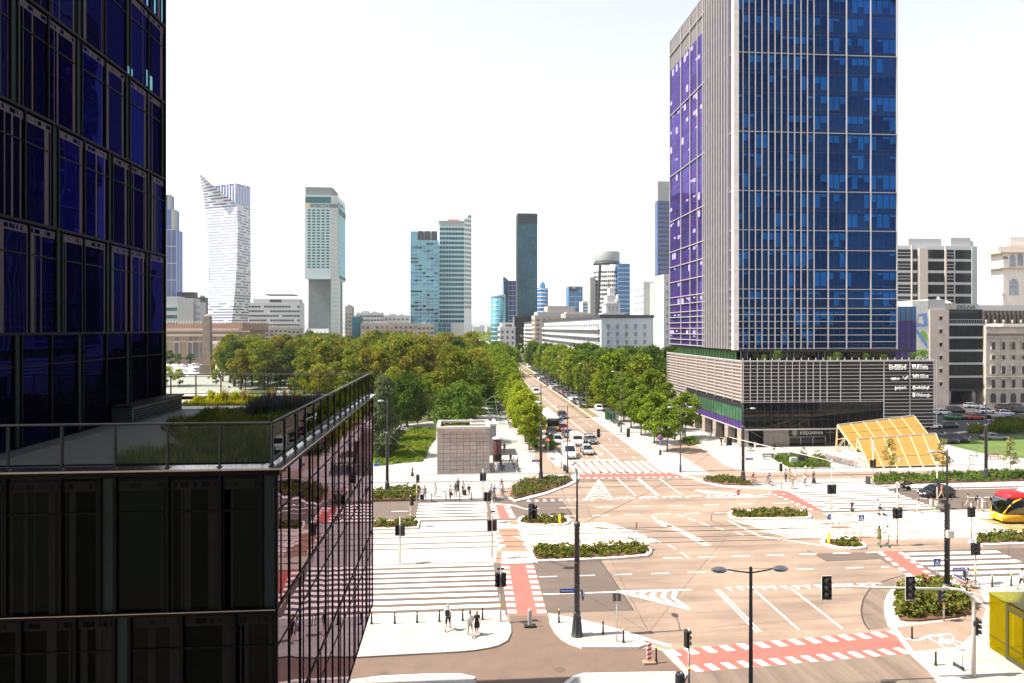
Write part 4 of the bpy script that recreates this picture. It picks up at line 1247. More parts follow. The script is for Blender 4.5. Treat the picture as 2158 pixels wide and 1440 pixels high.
# ================================================================ the city beyond
def XonY(px, Y):
 xc = (px - 1079) / FPX
 D = Y / (CA - xc * SA)
 return D * (xc * CA + SA), D
def YonX(px, X):
 xc = (px - 1079) / FPX
 D = X / (xc * CA + SA)
 return D * (CA - xc * SA), D
class Bld:
 """a far building: front faces -Y between two photo columns, side runs back"""
 def __init__(s, name, label, cat, pl, pr, ytop, D, side=None, depth=None, group=None, base=0.0):
  s.Y0 = XY((pl + pr) / 2, D)[1]
  s.X0, s.Da = XonY(pl, s.Y0); s.X1, s.Db = XonY(pr, s.Y0)
  s.Dm = (s.Da + s.Db) / 2
  s.z = ZZ(ytop, s.Dm)
  if side is not None:
   s.Y1 = YonX(side, s.X1 if side > pr else s.X0)[0]
  else:
   s.Y1 = s.Y0 + (depth or (s.X1 - s.X0) * .8)
  s.c = ((s.X0 + s.X1) / 2, s.Y0, base)
  s.o = empty(name, s.c, 0, label, cat, group)
  s.right = (s.X0 + s.X1) > 0
 def zz(s, py): return ZZ(py, s.Dm)
 def xx(s, px): return XonY(px, s.Y0)[0]
 def part(s, mb, name, mats, stuff=False):
  mb.v = [(x - s.c[0], y - s.c[1], z - s.c[2]) for x, y, z in mb.v]
  o = mb.build(name, mats, s.o)
  if stuff: o['kind'] = 'stuff'
  return o
 def shell(s, m, z0=0, z1=None, name='walls', parapet=True):
  z1 = s.z if z1 is None else z1
  b = MB().box(s.X0, s.X1, s.Y0, s.Y1, z0, z1)
  if parapet:
   w = .35
   b.box(s.X0 - .1, s.X1 + .1, s.Y0 - .1, s.Y0 + w, z1, z1 + 1); b.box(s.X0 - .1, s.X0 + w, s.Y0 + w, s.Y1, z1, z1 + 1); b.box(s.X1 - w, s.X1 + .1, s.Y0 + w, s.Y1, z1, z1 + 1)
  return s.part(b, name, m)
 def win(s, m, fh, bw, fu=.6, fz=.5, z0=4, z1=None, side=True, front=True, x0=None, x1=None, name='windows', skip=0.0, off=.12, seed=1, sill=.3):
  z1 = s.z - .8 if z1 is None else z1
  rn = random.Random(seed)
  b = MB(); x0 = s.X0 if x0 is None else x0; x1 = s.X1 if x1 is None else x1
  nz = max(1, round((z1 - z0) / fh)); fh = (z1 - z0) / nz
  faces = []
  if front:
   faces.append((x0, x1, lambda u, v, d: (u, s.Y0 - d, v)))
  if side:
   if s.right: faces.append((s.Y0, s.Y1, lambda u, v, d: (s.X0 - d, u, v)))
   else: faces.append((s.Y0, s.Y1, lambda u, v, d: (s.X1 + d, u, v)))
  for a, c, P in faces:
   n = max(1, round((c - a) / bw)); w = (c - a) / n
   for i in range(nz):
    for j in range(n):
     if skip and rn.random() < skip: continue
     u0 = a + (j + .5 - fu / 2) * w; u1 = a + (j + .5 + fu / 2) * w
     v0 = z0 + (i + sill) * fh; v1 = v0 + fz * fh
     q = [P(u0, v0, off), P(u1, v0, off), P(u1, v1, off), P(u0, v1, off)]
     r = [P(u0, v0, 0), P(u1, v0, 0), P(u1, v1, 0), P(u0, v1, 0)]
     b.add(q + r, [(0, 1, 2, 3), (0, 4, 5, 1), (3, 2, 6, 7), (1, 5, 6, 2), (0, 3, 7, 4)])
  return s.part(b, name, m, True)
 def mull(s, m, fh, bw, z0=4, z1=None, side=True, t=.18, name='facade_grid', h=True, v=True):
  z1 = s.z if z1 is None else z1
  b = MB()
  nz = max(1, round((z1 - z0) / fh))
  xs = s.X0 if s.right else s.X1
  sg = -1 if s.right else 1
  if h:
   for i in range(nz + 1):
    z = z0 + (z1 - z0) * i / nz
    b.box(s.X0 - .1, s.X1 + .1, s.Y0 - .25, s.Y0, z - t, z + t)
    if side: b.box(min(xs, xs + sg * .25), max(xs, xs + sg * .25), s.Y0, s.Y1, z - t, z + t)
  if v:
   n = max(1, round((s.X1 - s.X0) / bw))
   for j in range(n + 1):
    x = s.X0 + (s.X1 - s.X0) * j / n
    b.box(x - t / 2, x + t / 2, s.Y0 - .22, s.Y0, z0, z1)
   if side:
    n = max(1, round((s.Y1 - s.Y0) / bw))
    for j in range(n + 1):
     y = s.Y0 + (s.Y1 - s.Y0) * j / n
     b.box(min(xs, xs + sg * .22), max(xs, xs + sg * .22), y - t / 2, y + t / 2, z0, z1)
  return s.part(b, name, m)
 def roofbox(s, m, fx0, fx1, h, name='roof_plant', dy=.3):
  w = s.X1 - s.X0
  return s.part(MB().box(s.X0 + w * fx0, s.X0 + w * fx1, s.Y0 + (s.Y1 - s.Y0) * dy, s.Y1 - 1, s.z, s.z + h), name, m)
m_fwhite = M('far_white_wall', (.47, .47, .475), .8, var=.06, scale=.1)
m_fgrey = M('far_grey_wall', (.30, .31, .30), .8, var=.1, scale=.1)
m_fgrey2 = M('far_light_grey_wall', (.36, .37, .375), .8, var=.08, scale=.1)
m_fbeige = M('far_beige_wall', (.36, .315, .27), .8, var=.1, scale=.1)
m_fdark = M('far_dark_cladding', (.035, .038, .045), .6, var=.15, scale=.1)
m_fsteel = M('far_steel_frame', (.42, .50, .52), .5, .2, var=.05)
m_fcon = M('far_concrete', (.175, .195, .19), .85, var=.12, scale=.25)
g_fteal = glass('far_teal_glass', (.015, .085, .095), (.4, .75, .8), 1.6, .05, 0, 1, var=.4, vscale=.08)
g_fblue = glass('far_blue_glass', (.03, .10, .22), (.45, .65, 1.0), 1.9, .05, 0, 1, var=.4, vscale=.06)
g_fviolet = glass('far_violet_glass', (.045, .065, .16), (.5, .58, .85), 1.8, .05, 0, 1, var=.3, vscale=.06)
g_fcyan = glass('far_cyan_glass', (.06, .22, .28), (.6, .95, 1.0), 2.2, .05, 0, 1, var=.5, vscale=.05)
g_fdark = glass('far_dark_glass', (.012, .06, .085), (.35, .75, .9), 1.6, .05, 0, 1, var=.4, vscale=.08)
g_fblk = glass('far_black_glass', (.01, .011, .012), (.6, .7, .7), 1.4, .05)
m_fwin = M('far_window', (.07, .075, .085), .3, var=.4, scale=.3)
m_fwin2 = M('far_pale_window', (.20, .22, .26), .3, var=.4, scale=.3)
# --- stepped violet glass tower just right of the near tower
b = Bld('stepped_tower', 'violet glass tower with stepped top half hidden by the near dark tower', 'office tower', 300, 372, 484, 620, depth=14)
b.shell(g_fviolet, parapet=False); b.mull(m_fgrey2, 15, 4.4, side=False, t=.3)
b.part(MB().box(b.X0, b.xx(365), b.Y0 + 2, b.Y1, b.z, b.zz(441)).box(b.X0, b.xx(354), b.Y0 + 4, b.Y1, b.zz(441), b.zz(409)), 'upper_steps', g_fviolet)
b.part(MB().box(b.xx(359), b.xx(366), b.Y0 + 1.9, b.Y0 + 8, b.z, b.zz(440)).box(b.xx(349), b.xx(355), b.Y0 + 3.9, b.Y0 + 9, b.zz(440), b.zz(408)), 'grey_flank', m_fgrey)
b = Bld('office_block', 'grey office block with green window bands left of the curved tower', 'office building', 330, 378, 628, 520, depth=10)
b.shell(m_fgrey2); b.win(g_fteal, 6.3, 9, .98, .45, z1=b.z - 6, side=False)
b.part(MB().box(b.xx(378), b.xx(412), b.Y0 - 4, b.Y1, 0, b.zz(629)), 'stair_block', m_fgrey)
b.part(MB().box(b.xx(412), b.xx(424), b.Y0 - 2, b.Y1, 0, b.zz(637)), 'end_wing', m_fgrey2)
z = 10
e = MB()
while z < b.zz(640): e.box(b.xx(413), b.xx(424), b.Y0 - 2.3, b.Y0 - 2, z, z + 2.2); z += 4.4
b.part(e, 'wing_windows', m_fwin2)
b = Bld('office_block', 'black-clad block behind the grey office block', 'office building', 377, 410, 618, 640, depth=8); b.shell(m_fdark); b.win(m_fwin, 4, 5, .6, .4, side=False)
b = Bld('office_block', 'narrow dark tower block against the left edge of the curved tower', 'office building', 414, 432, 629, 660, depth=8); b.shell(m_fdark); b.roofbox(m_fgrey, .3, .7, 3); b.win(m_fwin2, 4, 4, .5, .4, side=False)
# --- curved white residential tower
D0 = 752
zt = empty('curved_tower', (XY(490, D0)[0], XY(490, D0)[1], 0), 0, 'white curved skyscraper with sail-shaped pointed top', 'skyscraper')
ox, oy = XY(490, D0)
def zc(points, py):
 for (x0, y0), (x1, y1) in zip(points[:-1], points[1:]):
  if y0 <= py <= y1: return x0 + (x1 - x0) * (py - y0) / (y1 - y0)
 return points[0][0] if py < points[0][1] else points[-1][0]
Lp = [(420.5, 366), (427, 400), (432.4, 436), (436, 473), (440, 518), (441.6, 558), (441.6, 590), (437.6, 624), (428.4, 677), (425, 692)]
Cp = [(421, 366), (445.5, 388), (472, 410), (499.6, 431), (501, 479), (499.6, 545), (497, 590), (491.7, 650), (489, 677), (488, 692)]
Rp = [(528, 396), (528.7, 624), (522, 685), (522, 692)]
wm = MB(); gm = MB(); gm2 = MB(); sm_ = MB(); sg_ = MB()
rn = random.Random(4)
def P3(px, py, D):
 x, y = XY(px, D)
 return (x - ox, y - oy, ZZ(py, D0))
py = 692.0
st = 5.9
while py > 369:
 p1 = max(py - st, 367)
 rows = [(py, py - st * .52), (py - st * .52, p1)]
 for ri, (ya, yb) in enumerate(rows):
  if yb >= ya: continue
  la, ca, lb_, cb = zc(Lp, ya), zc(Cp, ya), zc(Lp, yb), zc(Cp, yb)
  n = 7
  for k in range(n):
   t0, t1 = k / n, (k + 1) / n
   q = [P3(la + (ca - la) * t0, ya, D0 + 16 * (1 - t0)), P3(la + (ca - la) * t1, ya, D0 + 16 * (1 - t1)), P3(lb_ + (cb - lb_) * t1, yb, D0 + 16 * (1 - t1)), P3(lb_ + (cb - lb_) * t0, yb, D0 + 16 * (1 - t0))]
   (wm if (ri == 0 or rn.random() < .15) else (gm if ya < 438 or ya > 640 else gm2)).add(q, [(0, 1, 2, 3)])
  if ya > 431:
   n = 6
   ra, rb_ = zc(Rp, ya), zc(Rp, yb)
   for k in range(n):
    t0, t1 = k / n, (k + 1) / n
    q = [P3(ca + (ra - ca) * t0, ya, D0 + 26 * t0), P3(ca + (ra - ca) * t1, ya, D0 + 26 * t1), P3(cb + (rb_ - cb) * t1, yb, D0 + 26 * t1), P3(cb + (rb_ - cb) * t0, yb, D0 + 26 * t0)]
    (sm_ if (ri == 0 or rn.random() < .25) else sg_).add(q, [(0, 1, 2, 3)])
 py -= st
wm.build('sail_panels', M('sail_white_panel', (.50, .50, .545), .35, var=.05), zt)
gm2.build('pale_sail_windows', glass('pale_window_glass', (.27, .29, .37), (.8, .84, 1), 1.9, .05), zt)['kind'] = 'stuff'
OS = gm.build('sail_windows', glass('sail_window_glass', (.10, .12, .19), (.6, .65, .85), 1.7, .05), zt)
sm_.build('side_panels', M('side_pale_panel', (.50, .49, .47), .45, var=.08), zt)
OS['kind'] = 'stuff'; OS = sg_.build('side_windows', glass('side_window_glass', (.08, .10, .16), (.7, .75, .95), 1.8, .05), zt)
OS['kind'] = 'stuff'; bk = MB(); bw_ = MB()
x0, x1, x2 = XY(446, D0 + 22), XY(498, D0 + 6), XY(528, D0 + 26)
x3 = XY(475, D0 + 50)
bk.prism([(x0[0] - ox, x0[1] - oy), (x1[0] - ox, x1[1] - oy), (x2[0] - ox, x2[1] - oy), (x3[0] - ox, x3[1] - oy)], ZZ(560, D0), ZZ(384, D0))
bk.prism([(XY(440, D0 + 24)[0] - ox, XY(440, D0 + 24)[1] - oy), (XY(488, D0 + 10)[0] - ox, XY(488, D0 + 10)[1] - oy), (XY(519, D0 + 27)[0] - ox, XY(519, D0 + 27)[1] - oy), (x3[0] - ox, x3[1] - oy)], 0, ZZ(560, D0) - .1)
bk.build('rear_block', glass('rear_block_glass', (.10, .13, .30), (.7, .75, 1), 2.0, .05), zt)
for a, c, n in ((x0, x1, 9), (x1, x2, 9)):
 for k in range(n):
  t = (k + .25) / n; t2 = t + .42 / n
  p = (a[0] + (c[0] - a[0]) * t - ox, a[1] + (c[1] - a[1]) * t - oy - .3); q = (a[0] + (c[0] - a[0]) * t2 - ox, a[1] + (c[1] - a[1]) * t2 - oy - .3)
  bw_.add([(*p, ZZ(470, D0)), (*q, ZZ(470, D0)), (*q, ZZ(385 + (k * 7 % 5), D0)), (*p, ZZ(385 + (k * 7 % 5), D0))], [(0, 1, 2, 3)])
bw_.build('rear_panels', M('rear_white_panel', (.6, .6, .64), .5, var=.05), zt)
# --- white banded office block
b = Bld('office_block', 'broad white banded office block with roof canopy between the two tallest towers', 'office building', 524, 632, 640, 600, depth=18)
b.shell(m_fwhite); b.win(m_fwin, 4.3, 2.6, .92, .42, z0=6, side=False, skip=.06)
b.part(MB().box(b.xx(530), b.xx(628), b.Y0 + 5, b.Y1, b.z, b.zz(630)), 'penthouse', m_fgrey2)
b.part(MB().box(b.xx(556), b.xx(618), b.Y0 + 3, b.Y1, b.zz(622), b.zz(620)).box(b.xx(565), b.xx(590), b.Y0 + 4.8, b.Y0 + 5, b.zz(640), b.zz(631)), 'roof_canopy', m_fdark)
# --- hotel tower
b = Bld('hotel_tower', 'pale green hotel skyscraper on one slim leg with a void beneath', 'skyscraper', 642, 712, 412, 675, side=728)
zv = b.zz(588); xr = b.xx(697.5)
m_htl = M('hotel_panel', (.46, .55, .54), .5, var=.06, scale=.1)
b.part(MB().box(b.X0, b.X1, b.Y0, b.Y1, zv, b.z).box(xr, b.X1, b.Y0, b.Y0 + 14, 0, zv - .05), 'tower_block', m_htl)
b.part(MB().box(b.X0 + 1, xr - .1, b.Y0 + 12, b.Y1, 0, zv - .05).box(xr, b.X1 - 3, b.Y0 + 14.1, b.Y1, 0, zv - .05), 'concrete_back', m_fcon)
x0h = b.X0 + 2; wv = (xr - 1 - x0h) / 5
h = MB(); rows = 21
zt0, zt1 = zv + 10, b.zz(441)
for i in range(rows):
 for j in range(5):
  z = zt0 + (zt1 - zt0) * i / rows
  h.box(x0h + wv * (j + .18), x0h + wv * (j + .86), b.Y0 - .3, b.Y0, z + .9, z + 2.35)
b.part(h, 'windows', g_fteal, True)
b.part(MB().box(b.X0 + 1, xr, b.Y0 - .3, b.Y0, b.zz(428), b.zz(415)), 'top_glazing', g_fteal)
h = MB()
for i in range(34):
 z = 4 + (b.z - 6) * i / 34
 h.box(xr, b.X1 + .2, b.Y0 - .22, b.Y0, z, z + .5); h.box(b.X1, b.X1 + .25, b.Y0, b.Y1, z, z + .55)
for j in range(5): h.box(xr + (b.X1 - xr) * j / 4 - .2, xr + (b.X1 - xr) * j / 4 + .2, b.Y0 - .26, b.Y0, 2, b.z)
b.part(h, 'facade_grid', M('hotel_grid', (.40, .34, .30), .6))
h = MB()
for i in range(30):
 z = zv + 3 + (b.z - zv - 8) * i / 30
 h.box(b.X1, b.X1 + .2, b.Y0 + 1, b.Y1 - 1, z + .6, z + 2.6)
b.part(h, 'side_windows', g_fteal, True)
b.part(MB().box(b.X0 - .2, b.xx(699), b.Y0 + 4, b.Y1 - 8, b.z, b.zz(393)), 'roof_screen', m_fcon)
b.part(MB().box(b.X1 + .26, b.X1 + .4, b.Y0 + 5, b.Y1, b.zz(448), b.zz(436)).box(b.X1 + .26, b.X1 + .4, b.Y0 + 8, b.Y1, zv + 1, zv + 4), 'dark_band', m_fdark)
text('INTERCONTINENTAL', 5.6, m_fdark, b.o, (b.xx(655) - b.c[0], -.6, b.zz(438)), align='LEFT', sx=.60, depth=.15)
em = MB().lathe([(0, 0), (2.3, 0), (2.3, .2), (0.001, .2)], n=16, smooth=False); eo = em.build('emblem', M('gold_emblem', (.62, .45, .16), .5), b.o); eo.location = (b.xx(649) - b.c[0], -.5, b.zz(433)); eo.rotation_euler = (PI / 2, 0, 0)
b.part(MB().box(b.X0 + 2, xr - 1, b.Y0 - 10, b.Y0 + 11, 0, b.zz(703)), 'entrance_hall', g_fteal)
h = MB()
for j in range(6):
 x = b.X0 + 2 + j * (xr - b.X0 - 3) / 6
 h.add([(x, b.Y0 - 10.2, b.zz(693)), (x + 4.6, b.Y0 - 10.2, b.zz(693)), (x + 4.6, b.Y0 - 12, b.zz(702)), (x + 2, b.Y0 - 12, b.zz(702))], [(0, 1, 2, 3)])
b.part(h, 'sawtooth_roof', m_fgrey2)
# --- low blocks in front of and between the towers
rowb = [
 ('apartment_block', 'long beige slab block with balconies right of the brick palace', 500, 606, 692, 500, m_fbeige, 3.0, 3.4, .6, .5),
 ('apartment_block', 'beige block with orange balconies beside the park, under the hotel', 606, 632, 694, 490, m_fbeige, 3.0, 3.4, .6, .5),
 ('apartment_block', 'brown-beige tower block touching the right side of the hotel', 727, 742, 648, 560, m_fbeige, 3.2, 3.0, .5, .45),
 ('office_block', 'dark green glass block beside the brown-beige tower block', 742, 760, 671, 540, g_fdark, 4, 3, .8, .6),
 ('office_block', 'white low office slab with ribbon windows behind the beige slab', 751, 806, 661, 640, m_fwhite, 4.2, 2.6, .8, .5),
 ('apartment_block', 'wide low beige slab with brown balconies behind the park trees', 760, 880, 684, 520, m_fbeige, 3.2, 3.6, .62, .52),
 ('office_block', 'small white office block left of the cyan glass tower', 809, 862, 667, 660, m_fwhite, 4, 4, .5, .4),
 ('apartment_block', 'low tan block at the foot of the cyan glass tower', 880, 915, 686, 500, m_fbeige, 3.2, 3.4, .6, .5),
]
for i, (nm, lab, a, c, yt, D, m, fh, bw, fu, fz) in enumerate(rowb):
 b = Bld(nm, lab, 'apartment block' if nm[0] == 'a' else 'office building', a, c, yt, D, depth=11)
 b.shell(m); b.win(m_fwin if i != 3 else g_fteal, fh, bw, fu, fz, z0=3, skip=.04, seed=i)
 b.roofbox(m_fgrey2, .2, .45, 2.6); b.roofbox(m_fgrey, .6, .75, 2.0, 'roof_hut')
 if m is m_fbeige:
  h = MB(); rn = random.Random(i)
  z = 6
  while z < b.z - 3:
   x = b.X0 + 2
   while x < b.X1 - 3:
    if rn.random() < .5: h.box(x, x + 2.6, b.Y0 - .9, b.Y0 - .13, z, z + 1.0)
    x += 4.2
   z += 3.05
  b.part(h, 'balconies', M('balcony_front', (.34, .22, .16), .8, var=.4, scale=.3))
# --- cyan glass tower and striped tower
b = Bld('glass_tower', 'cyan glass tower with three black plant screens on its roof', 'skyscraper', 865, 924, 507, 735, depth=40)
b.shell(g_fcyan, parapet=False); b.mull(m_fsteel, 4.0, 4.2, t=.13, side=False)
b.part(MB().box(b.X0, b.xx(879), b.Y0, b.Y1, b.z, b.zz(488)), 'upper_glazing', g_fcyan)
h = MB()
for a, c in ((880, 892.5), (894, 907), (908.5, 921)): h.box(b.xx(a), b.xx(c), b.Y0 + .3, b.Y0 + 14, b.z, b.zz(487))
b.part(h, 'plant_screen', m_fdark)
rn = random.Random(9); h = MB()
for i in range(120):
 z = rn.randint(4, int((b.z - 4) / 4)) * 4.0 + .5; x = b.X0 + rn.randint(0, 6) * 4.2
 h.box(x, min(x + rn.choice((4.2, 8.4)), b.X1), b.Y0 - .1, b.Y0, z, z + 1.9)
b.part(h, 'tinted_panes', g_fblue)
b = Bld('striped_tower', 'teal and white striped skyscraper with curved white fin and two masts', 'skyscraper', 926, 978, 468, 760, depth=34)
b.fx1 = b.xx(994)
b.shell(M('striped_panel', (.44, .58, .58), .6, var=.05), parapet=False); b.win(g_fdark, 5.15, 3.6, .93, .58, z0=16, z1=b.z - 6, side=False)
b.part(MB().box(b.X0 - 1, b.X1 + .5, b.Y0 - 1.5, b.Y0 + 30, b.z, b.z + 1.2).box(b.X0 + 1, b.X1 - 1, b.Y0 - .3, b.Y0, b.z - 4.5, b.z - 1), 'top_band', m_fgrey2)
sd_ = MB(); n = 4
for k in range(n):                                     # white side slab turned towards the avenue, rising to the rear
 xa = b.X1 + (b.fx1 - b.X1) * k / n; xb = b.X1 + (b.fx1 - b.X1) * (k + 1) / n
 sd_.box(xa, xb, b.Y0 + .4 + k * 2, b.Y1, 0, b.zz(461 - 15 * ((k + 1) / n) ** 1.2))
b.part(sd_, 'white_fin', M('bright_white_panel', (.82, .82, .80), .6, var=.04))
bw_ = MB()
for k in range(n):
 xa = b.X1 + (b.fx1 - b.X1) * (k + .28) / n; xb = b.X1 + (b.fx1 - b.X1) * (k + .8) / n
 z = 44
 while z < b.zz(464 - 12 * (k + 1) / n): bw_.box(xa, xb, b.Y0 + .1 + k * 2, b.Y0 + .4 + k * 2, z, z + 3); z += 5.15
b.part(bw_, 'fin_windows', g_fdark)
cv = MB()
for k in range(8):
 xa = b.xx(943 + k * 5.6); xb = b.xx(943 + (k + 1) * 5.6)
 cv.box(xa, xb - .6, b.Y0 + 26, b.Y0 + 28, b.z + 1.2, b.zz(461 - 15 * ((k + 1) / 8) ** 1.3))
b.part(cv, 'crown', m_fwhite)
for px, yt in ((941, 430), (991.5, 419)):
 b.part(MB().tube([(b.xx(px), b.Y0 + 20, b.z), (b.xx(px), b.Y0 + 20, b.zz(yt))], [.5, .15], 6), 'mast', M('mast_paint', (.55, .40, .40), .6))
b.part(MB().box(b.xx(944), b.xx(966), b.Y0 + 8, b.Y0 + 10, b.z + 1.2, b.zz(460)), 'red_hoarding', M('red_hoarding', (.55, .10, .04), .6))
b = Bld('office_block', 'pale green-glass low block with grey flank at the foot of the striped tower', 'office building', 922, 951, 681, 500, depth=20)
b.shell(g_fcyan); b.mull(m_fwhite, 3.4, 4, side=False, t=.12)
b.part(MB().box(b.xx(951), b.xx(978), b.Y0, b.Y1, 0, b.z), 'grey_flank', m_fgrey2)
# --- middle of the skyline
b = Bld('glass_tower', 'low rounded cyan glass tower left of the winged tower', 'office tower', 1035, 1066, 627, 620, depth=25)
cxm = (b.X0 + b.X1) / 2; rr = (b.X1 - b.X0) / 2
b.part(MB().lathe([(rr, 0), (rr, b.z)], (cxm, b.Y0 + rr, 0), 24), 'drum', g_fcyan)
h = MB()
z = 6
while z < b.z: h.lathe([(rr + .15, z), (rr + .15, z + .5)], (cxm, b.Y0 + rr, 0), 24); z += 4
h.lathe([(rr + .1, b.z), (rr + .1, b.z + 3), (rr - 1, b.z + 3)], (cxm, b.Y0 + rr, 0), 24)
b.part(h, 'floor_rings', m_fsteel)
b = Bld('glass_tower', 'blue glass tower with pointed wing top behind the dark tower', 'office tower', 1062, 1090, 592, 700, depth=30)
b.shell(g_fviolet, parapet=False); b.mull(m_fgrey2, 5, 4, t=.2, side=False)
h = MB(); h.add([(b.X0, b.Y0, b.z), (b.xx(1073), b.Y0, b.z), (b.X0, b.Y0, b.zz(583)), (b.X0, b.Y0 + 20, b.z), (b.xx(1073), b.Y0 + 20, b.z), (b.X0, b.Y0 + 20, b.zz(583))], [(0, 1, 2), (3, 5, 4), (0, 3, 4, 1), (1, 4, 5, 2), (2, 5, 3, 0)])
b.part(h, 'wing_tip', m_fdark); b.part(MB().box(b.X0 - .2, b.xx(1071), b.Y0 - .3, b.Y0, 0, b.z), 'dark_wing', g_fdark)
b = Bld('dark_tower', 'dark teal glass tower with black cap standing alone in mid skyline', 'skyscraper', 1091, 1132, 471, 600, side=1088)
b.shell(g_fdark, parapet=False); b.mull(m_fdark, 6.0, 4.5, t=.28, side=False)
b.part(MB().box(b.X0 - .3, b.X1 + .3, b.Y0 - .3, b.Y1, b.z, b.zz(450)), 'black_cap', m_fdark)
b.part(MB().box(b.X0 - .4, b.X0, b.Y0, b.Y1, 0, b.z), 'dark_flank', m_fdark)
b.part(MB().box(b.xx(1081), b.xx(1131), b.Y0 - 16, b.Y0 - .5, 0, b.zz(668)), 'base', g_fblk)
h = MB()
for k in range(14): h.box(b.xx(1081), b.xx(1131), b.Y0 - 16.2, b.Y0 - 16, 2 + k * 2.2, 2.3 + k * 2.2)
for k in range(20): h.box(b.X0 + .3 + k * .88, b.X0 + .55 + k * .88, b.Y0 - .5, b.Y0 - .3, b.z + .3, b.zz(450))
b.part(h, 'cap_ribs', m_fdark, True)
rn = random.Random(2); h = MB()
for k in range(60):
 x = b.X0 + rn.random() * (b.X1 - b.X0 - 1); z = 40 + rn.random() * 80
 h.box(x, x + .6, b.Y0 - .12, b.Y0, z, z + .5)
b.part(h, 'pale_spots', m_fwin2, True)  # small pale squares scattered over the dark glass
b = Bld('glass_tower', 'distant round-topped blue glass tower right of the dark tower', 'office tower', 1133, 1157, 607, 760, depth=20)
cxm = (b.X0 + b.X1) / 2; rr = (b.X1 - b.X0) / 2
h = MB().lathe([(rr, 0), (rr, b.z), (rr * .5, b.z), (rr * .5, b.zz(598)), (rr * .3, b.zz(598)), (rr * .3, b.zz(594))], (cxm, b.Y0 + rr, 0), 20)
b.part(h, 'drum', g_fblue)
h = MB(); z = 6
while z < b.z: h.lathe([(rr + .2, z), (rr + .2, z + 1.2)], (cxm, b.Y0 + rr, 0), 20); z += 4.2
b.part(h, 'floor_rings', m_fwhite)
b = Bld('glass_tower', 'small distant blue glass tower with dark sign panel at its top', 'office tower', 1198, 1228, 604, 800, depth=20)
b.shell(g_fblue, parapet=False); b.mull(m_fsteel, 6, 8, t=.2, side=False)
b.part(MB().box(b.xx(1200), b.xx(1217), b.Y0 - .4, b.Y0, b.zz(615), b.zz(605)), 'sign_panel', m_fdark)
b.part(MB().box(b.xx(1206), b.xx(1213), b.Y0 - .7, b.Y0 - .4, b.zz(608), b.zz(606)), 'sign_logo', m_fwhite)
b = Bld('office_block', 'tiny pale blue office block right of the small blue tower', 'office building', 1228, 1247, 637, 700, depth=20); b.shell(m_fwhite); b.win(g_fblue, 3.5, 3, .9, .5, side=False)
# cylinder tower with lens crown
b = Bld('round_tower', 'round banded office tower with glass lens crown and slanted dark strut', 'office tower', 1257, 1313, 552, 560, depth=24)
cxm = (b.X0 + b.X1) / 2; rr = (b.X1 - b.X0) / 2; cy = b.Y0 + rr
b.part(MB().lathe([(rr, 0), (rr, b.z), (0.01, b.z)], (cxm, cy, 0), 32), 'drum', M('round_wall', (.47, .46, .45), .7, var=.06))
h = MB(); z = 12
while z < b.z - 6:
 for k in range(40):
  a0, a1 = 2 * PI * k / 40, 2 * PI * (k + .75) / 40
  if math.sin(a0) > .2: continue
  r2 = rr + .15
  h.add([(cxm + r2 * math.cos(a0), cy + r2 * math.sin(a0), z), (cxm + r2 * math.cos(a1), cy + r2 * math.sin(a1), z), (cxm + r2 * math.cos(a1), cy + r2 * math.sin(a1), z + 1.9), (cxm + r2 * math.cos(a0), cy + r2 * math.sin(a0), z + 1.9)], [(0, 1, 2, 3)])
 z += 3.7
b.part(h, 'windows', m_fwin, True)
b.part(MB().lathe([(rr * .95, b.z), (rr * .97, b.zz(548)), (rr * .97, b.zz(530)), (rr * .93, b.zz(528)), (rr * .9, b.zz(532)), (.01, b.zz(532))], (cxm, cy, 0), 32), 'lens_crown', M('crown_glass', (.26, .29, .28), .4))
b.part(MB().lathe([(rr * 1.03, b.zz(557)), (rr * 1.03, b.zz(552))], (cxm, cy, 0), 32), 'crown_ring', m_fdark)
b.part(MB().box(b.xx(1300), b.xx(1325), b.Y0 - 4, b.Y0 + 12, 0, b.zz(557)), 'blue_wing', g_fblue)
h = MB(); z = 8
while z < b.zz(557): h.box(b.xx(1300), b.xx(1325), b.Y0 - 4.2, b.Y0 - 4, z, z + .5); z += 3.7
b.part(h, 'wing_bands', m_fsteel)
b.part(MB().bar((b.xx(1254), b.Y0 - 5, 8), (b.xx(1263), b.Y0 - 3, b.zz(560)), 3.4, 2), 'slanted_strut', m_fdark)
b.part(MB().box(b.xx(1246), b.xx(1257), b.Y0 + 4, b.Y0 + 16, 0, b.zz(584)), 'grey_wing', m_fgrey)
# stone tower head rising behind the long white block
b = Bld('stone_turret', 'pale stepped stone turret rising above the long white block', 'turret', 1272, 1316, 660, 380, depth=12)
cxm = (b.X0 + b.X1) / 2
h = MB().box(b.X0, b.X1, b.Y0, b.Y1, 0, b.z).box(b.xx(1278), b.xx(1308), b.Y0 + 1, b.Y1 - 1, b.z, b.zz(640)).box(b.xx(1281), b.xx(1306), b.Y0 + 2, b.Y1 - 2, b.zz(640), b.zz(622)).box(b.xx(1287), b.xx(1298), b.Y0 + 3, b.Y1 - 3, b.zz(622), b.zz(607))
h.box(b.X0 - .5, b.X1 + .5, b.Y0 - .5, b.Y1 + .5, b.z - .5, b.z).box(b.xx(1277), b.xx(1309), b.Y0 + .6, b.Y1 - .6, b.zz(641), b.zz(639))
b.part(h, 'stone_stages', m_fwhite)
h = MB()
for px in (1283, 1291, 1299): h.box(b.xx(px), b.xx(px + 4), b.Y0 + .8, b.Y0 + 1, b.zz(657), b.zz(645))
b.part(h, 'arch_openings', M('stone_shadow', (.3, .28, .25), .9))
b.part(MB().lathe([(1.2, 0), (1.5, 1), (.9, 3), (.5, 5)], (b.xx(1303), b.Y0 + 2, b.zz(639)), 8), 'statue', m_fgrey2)
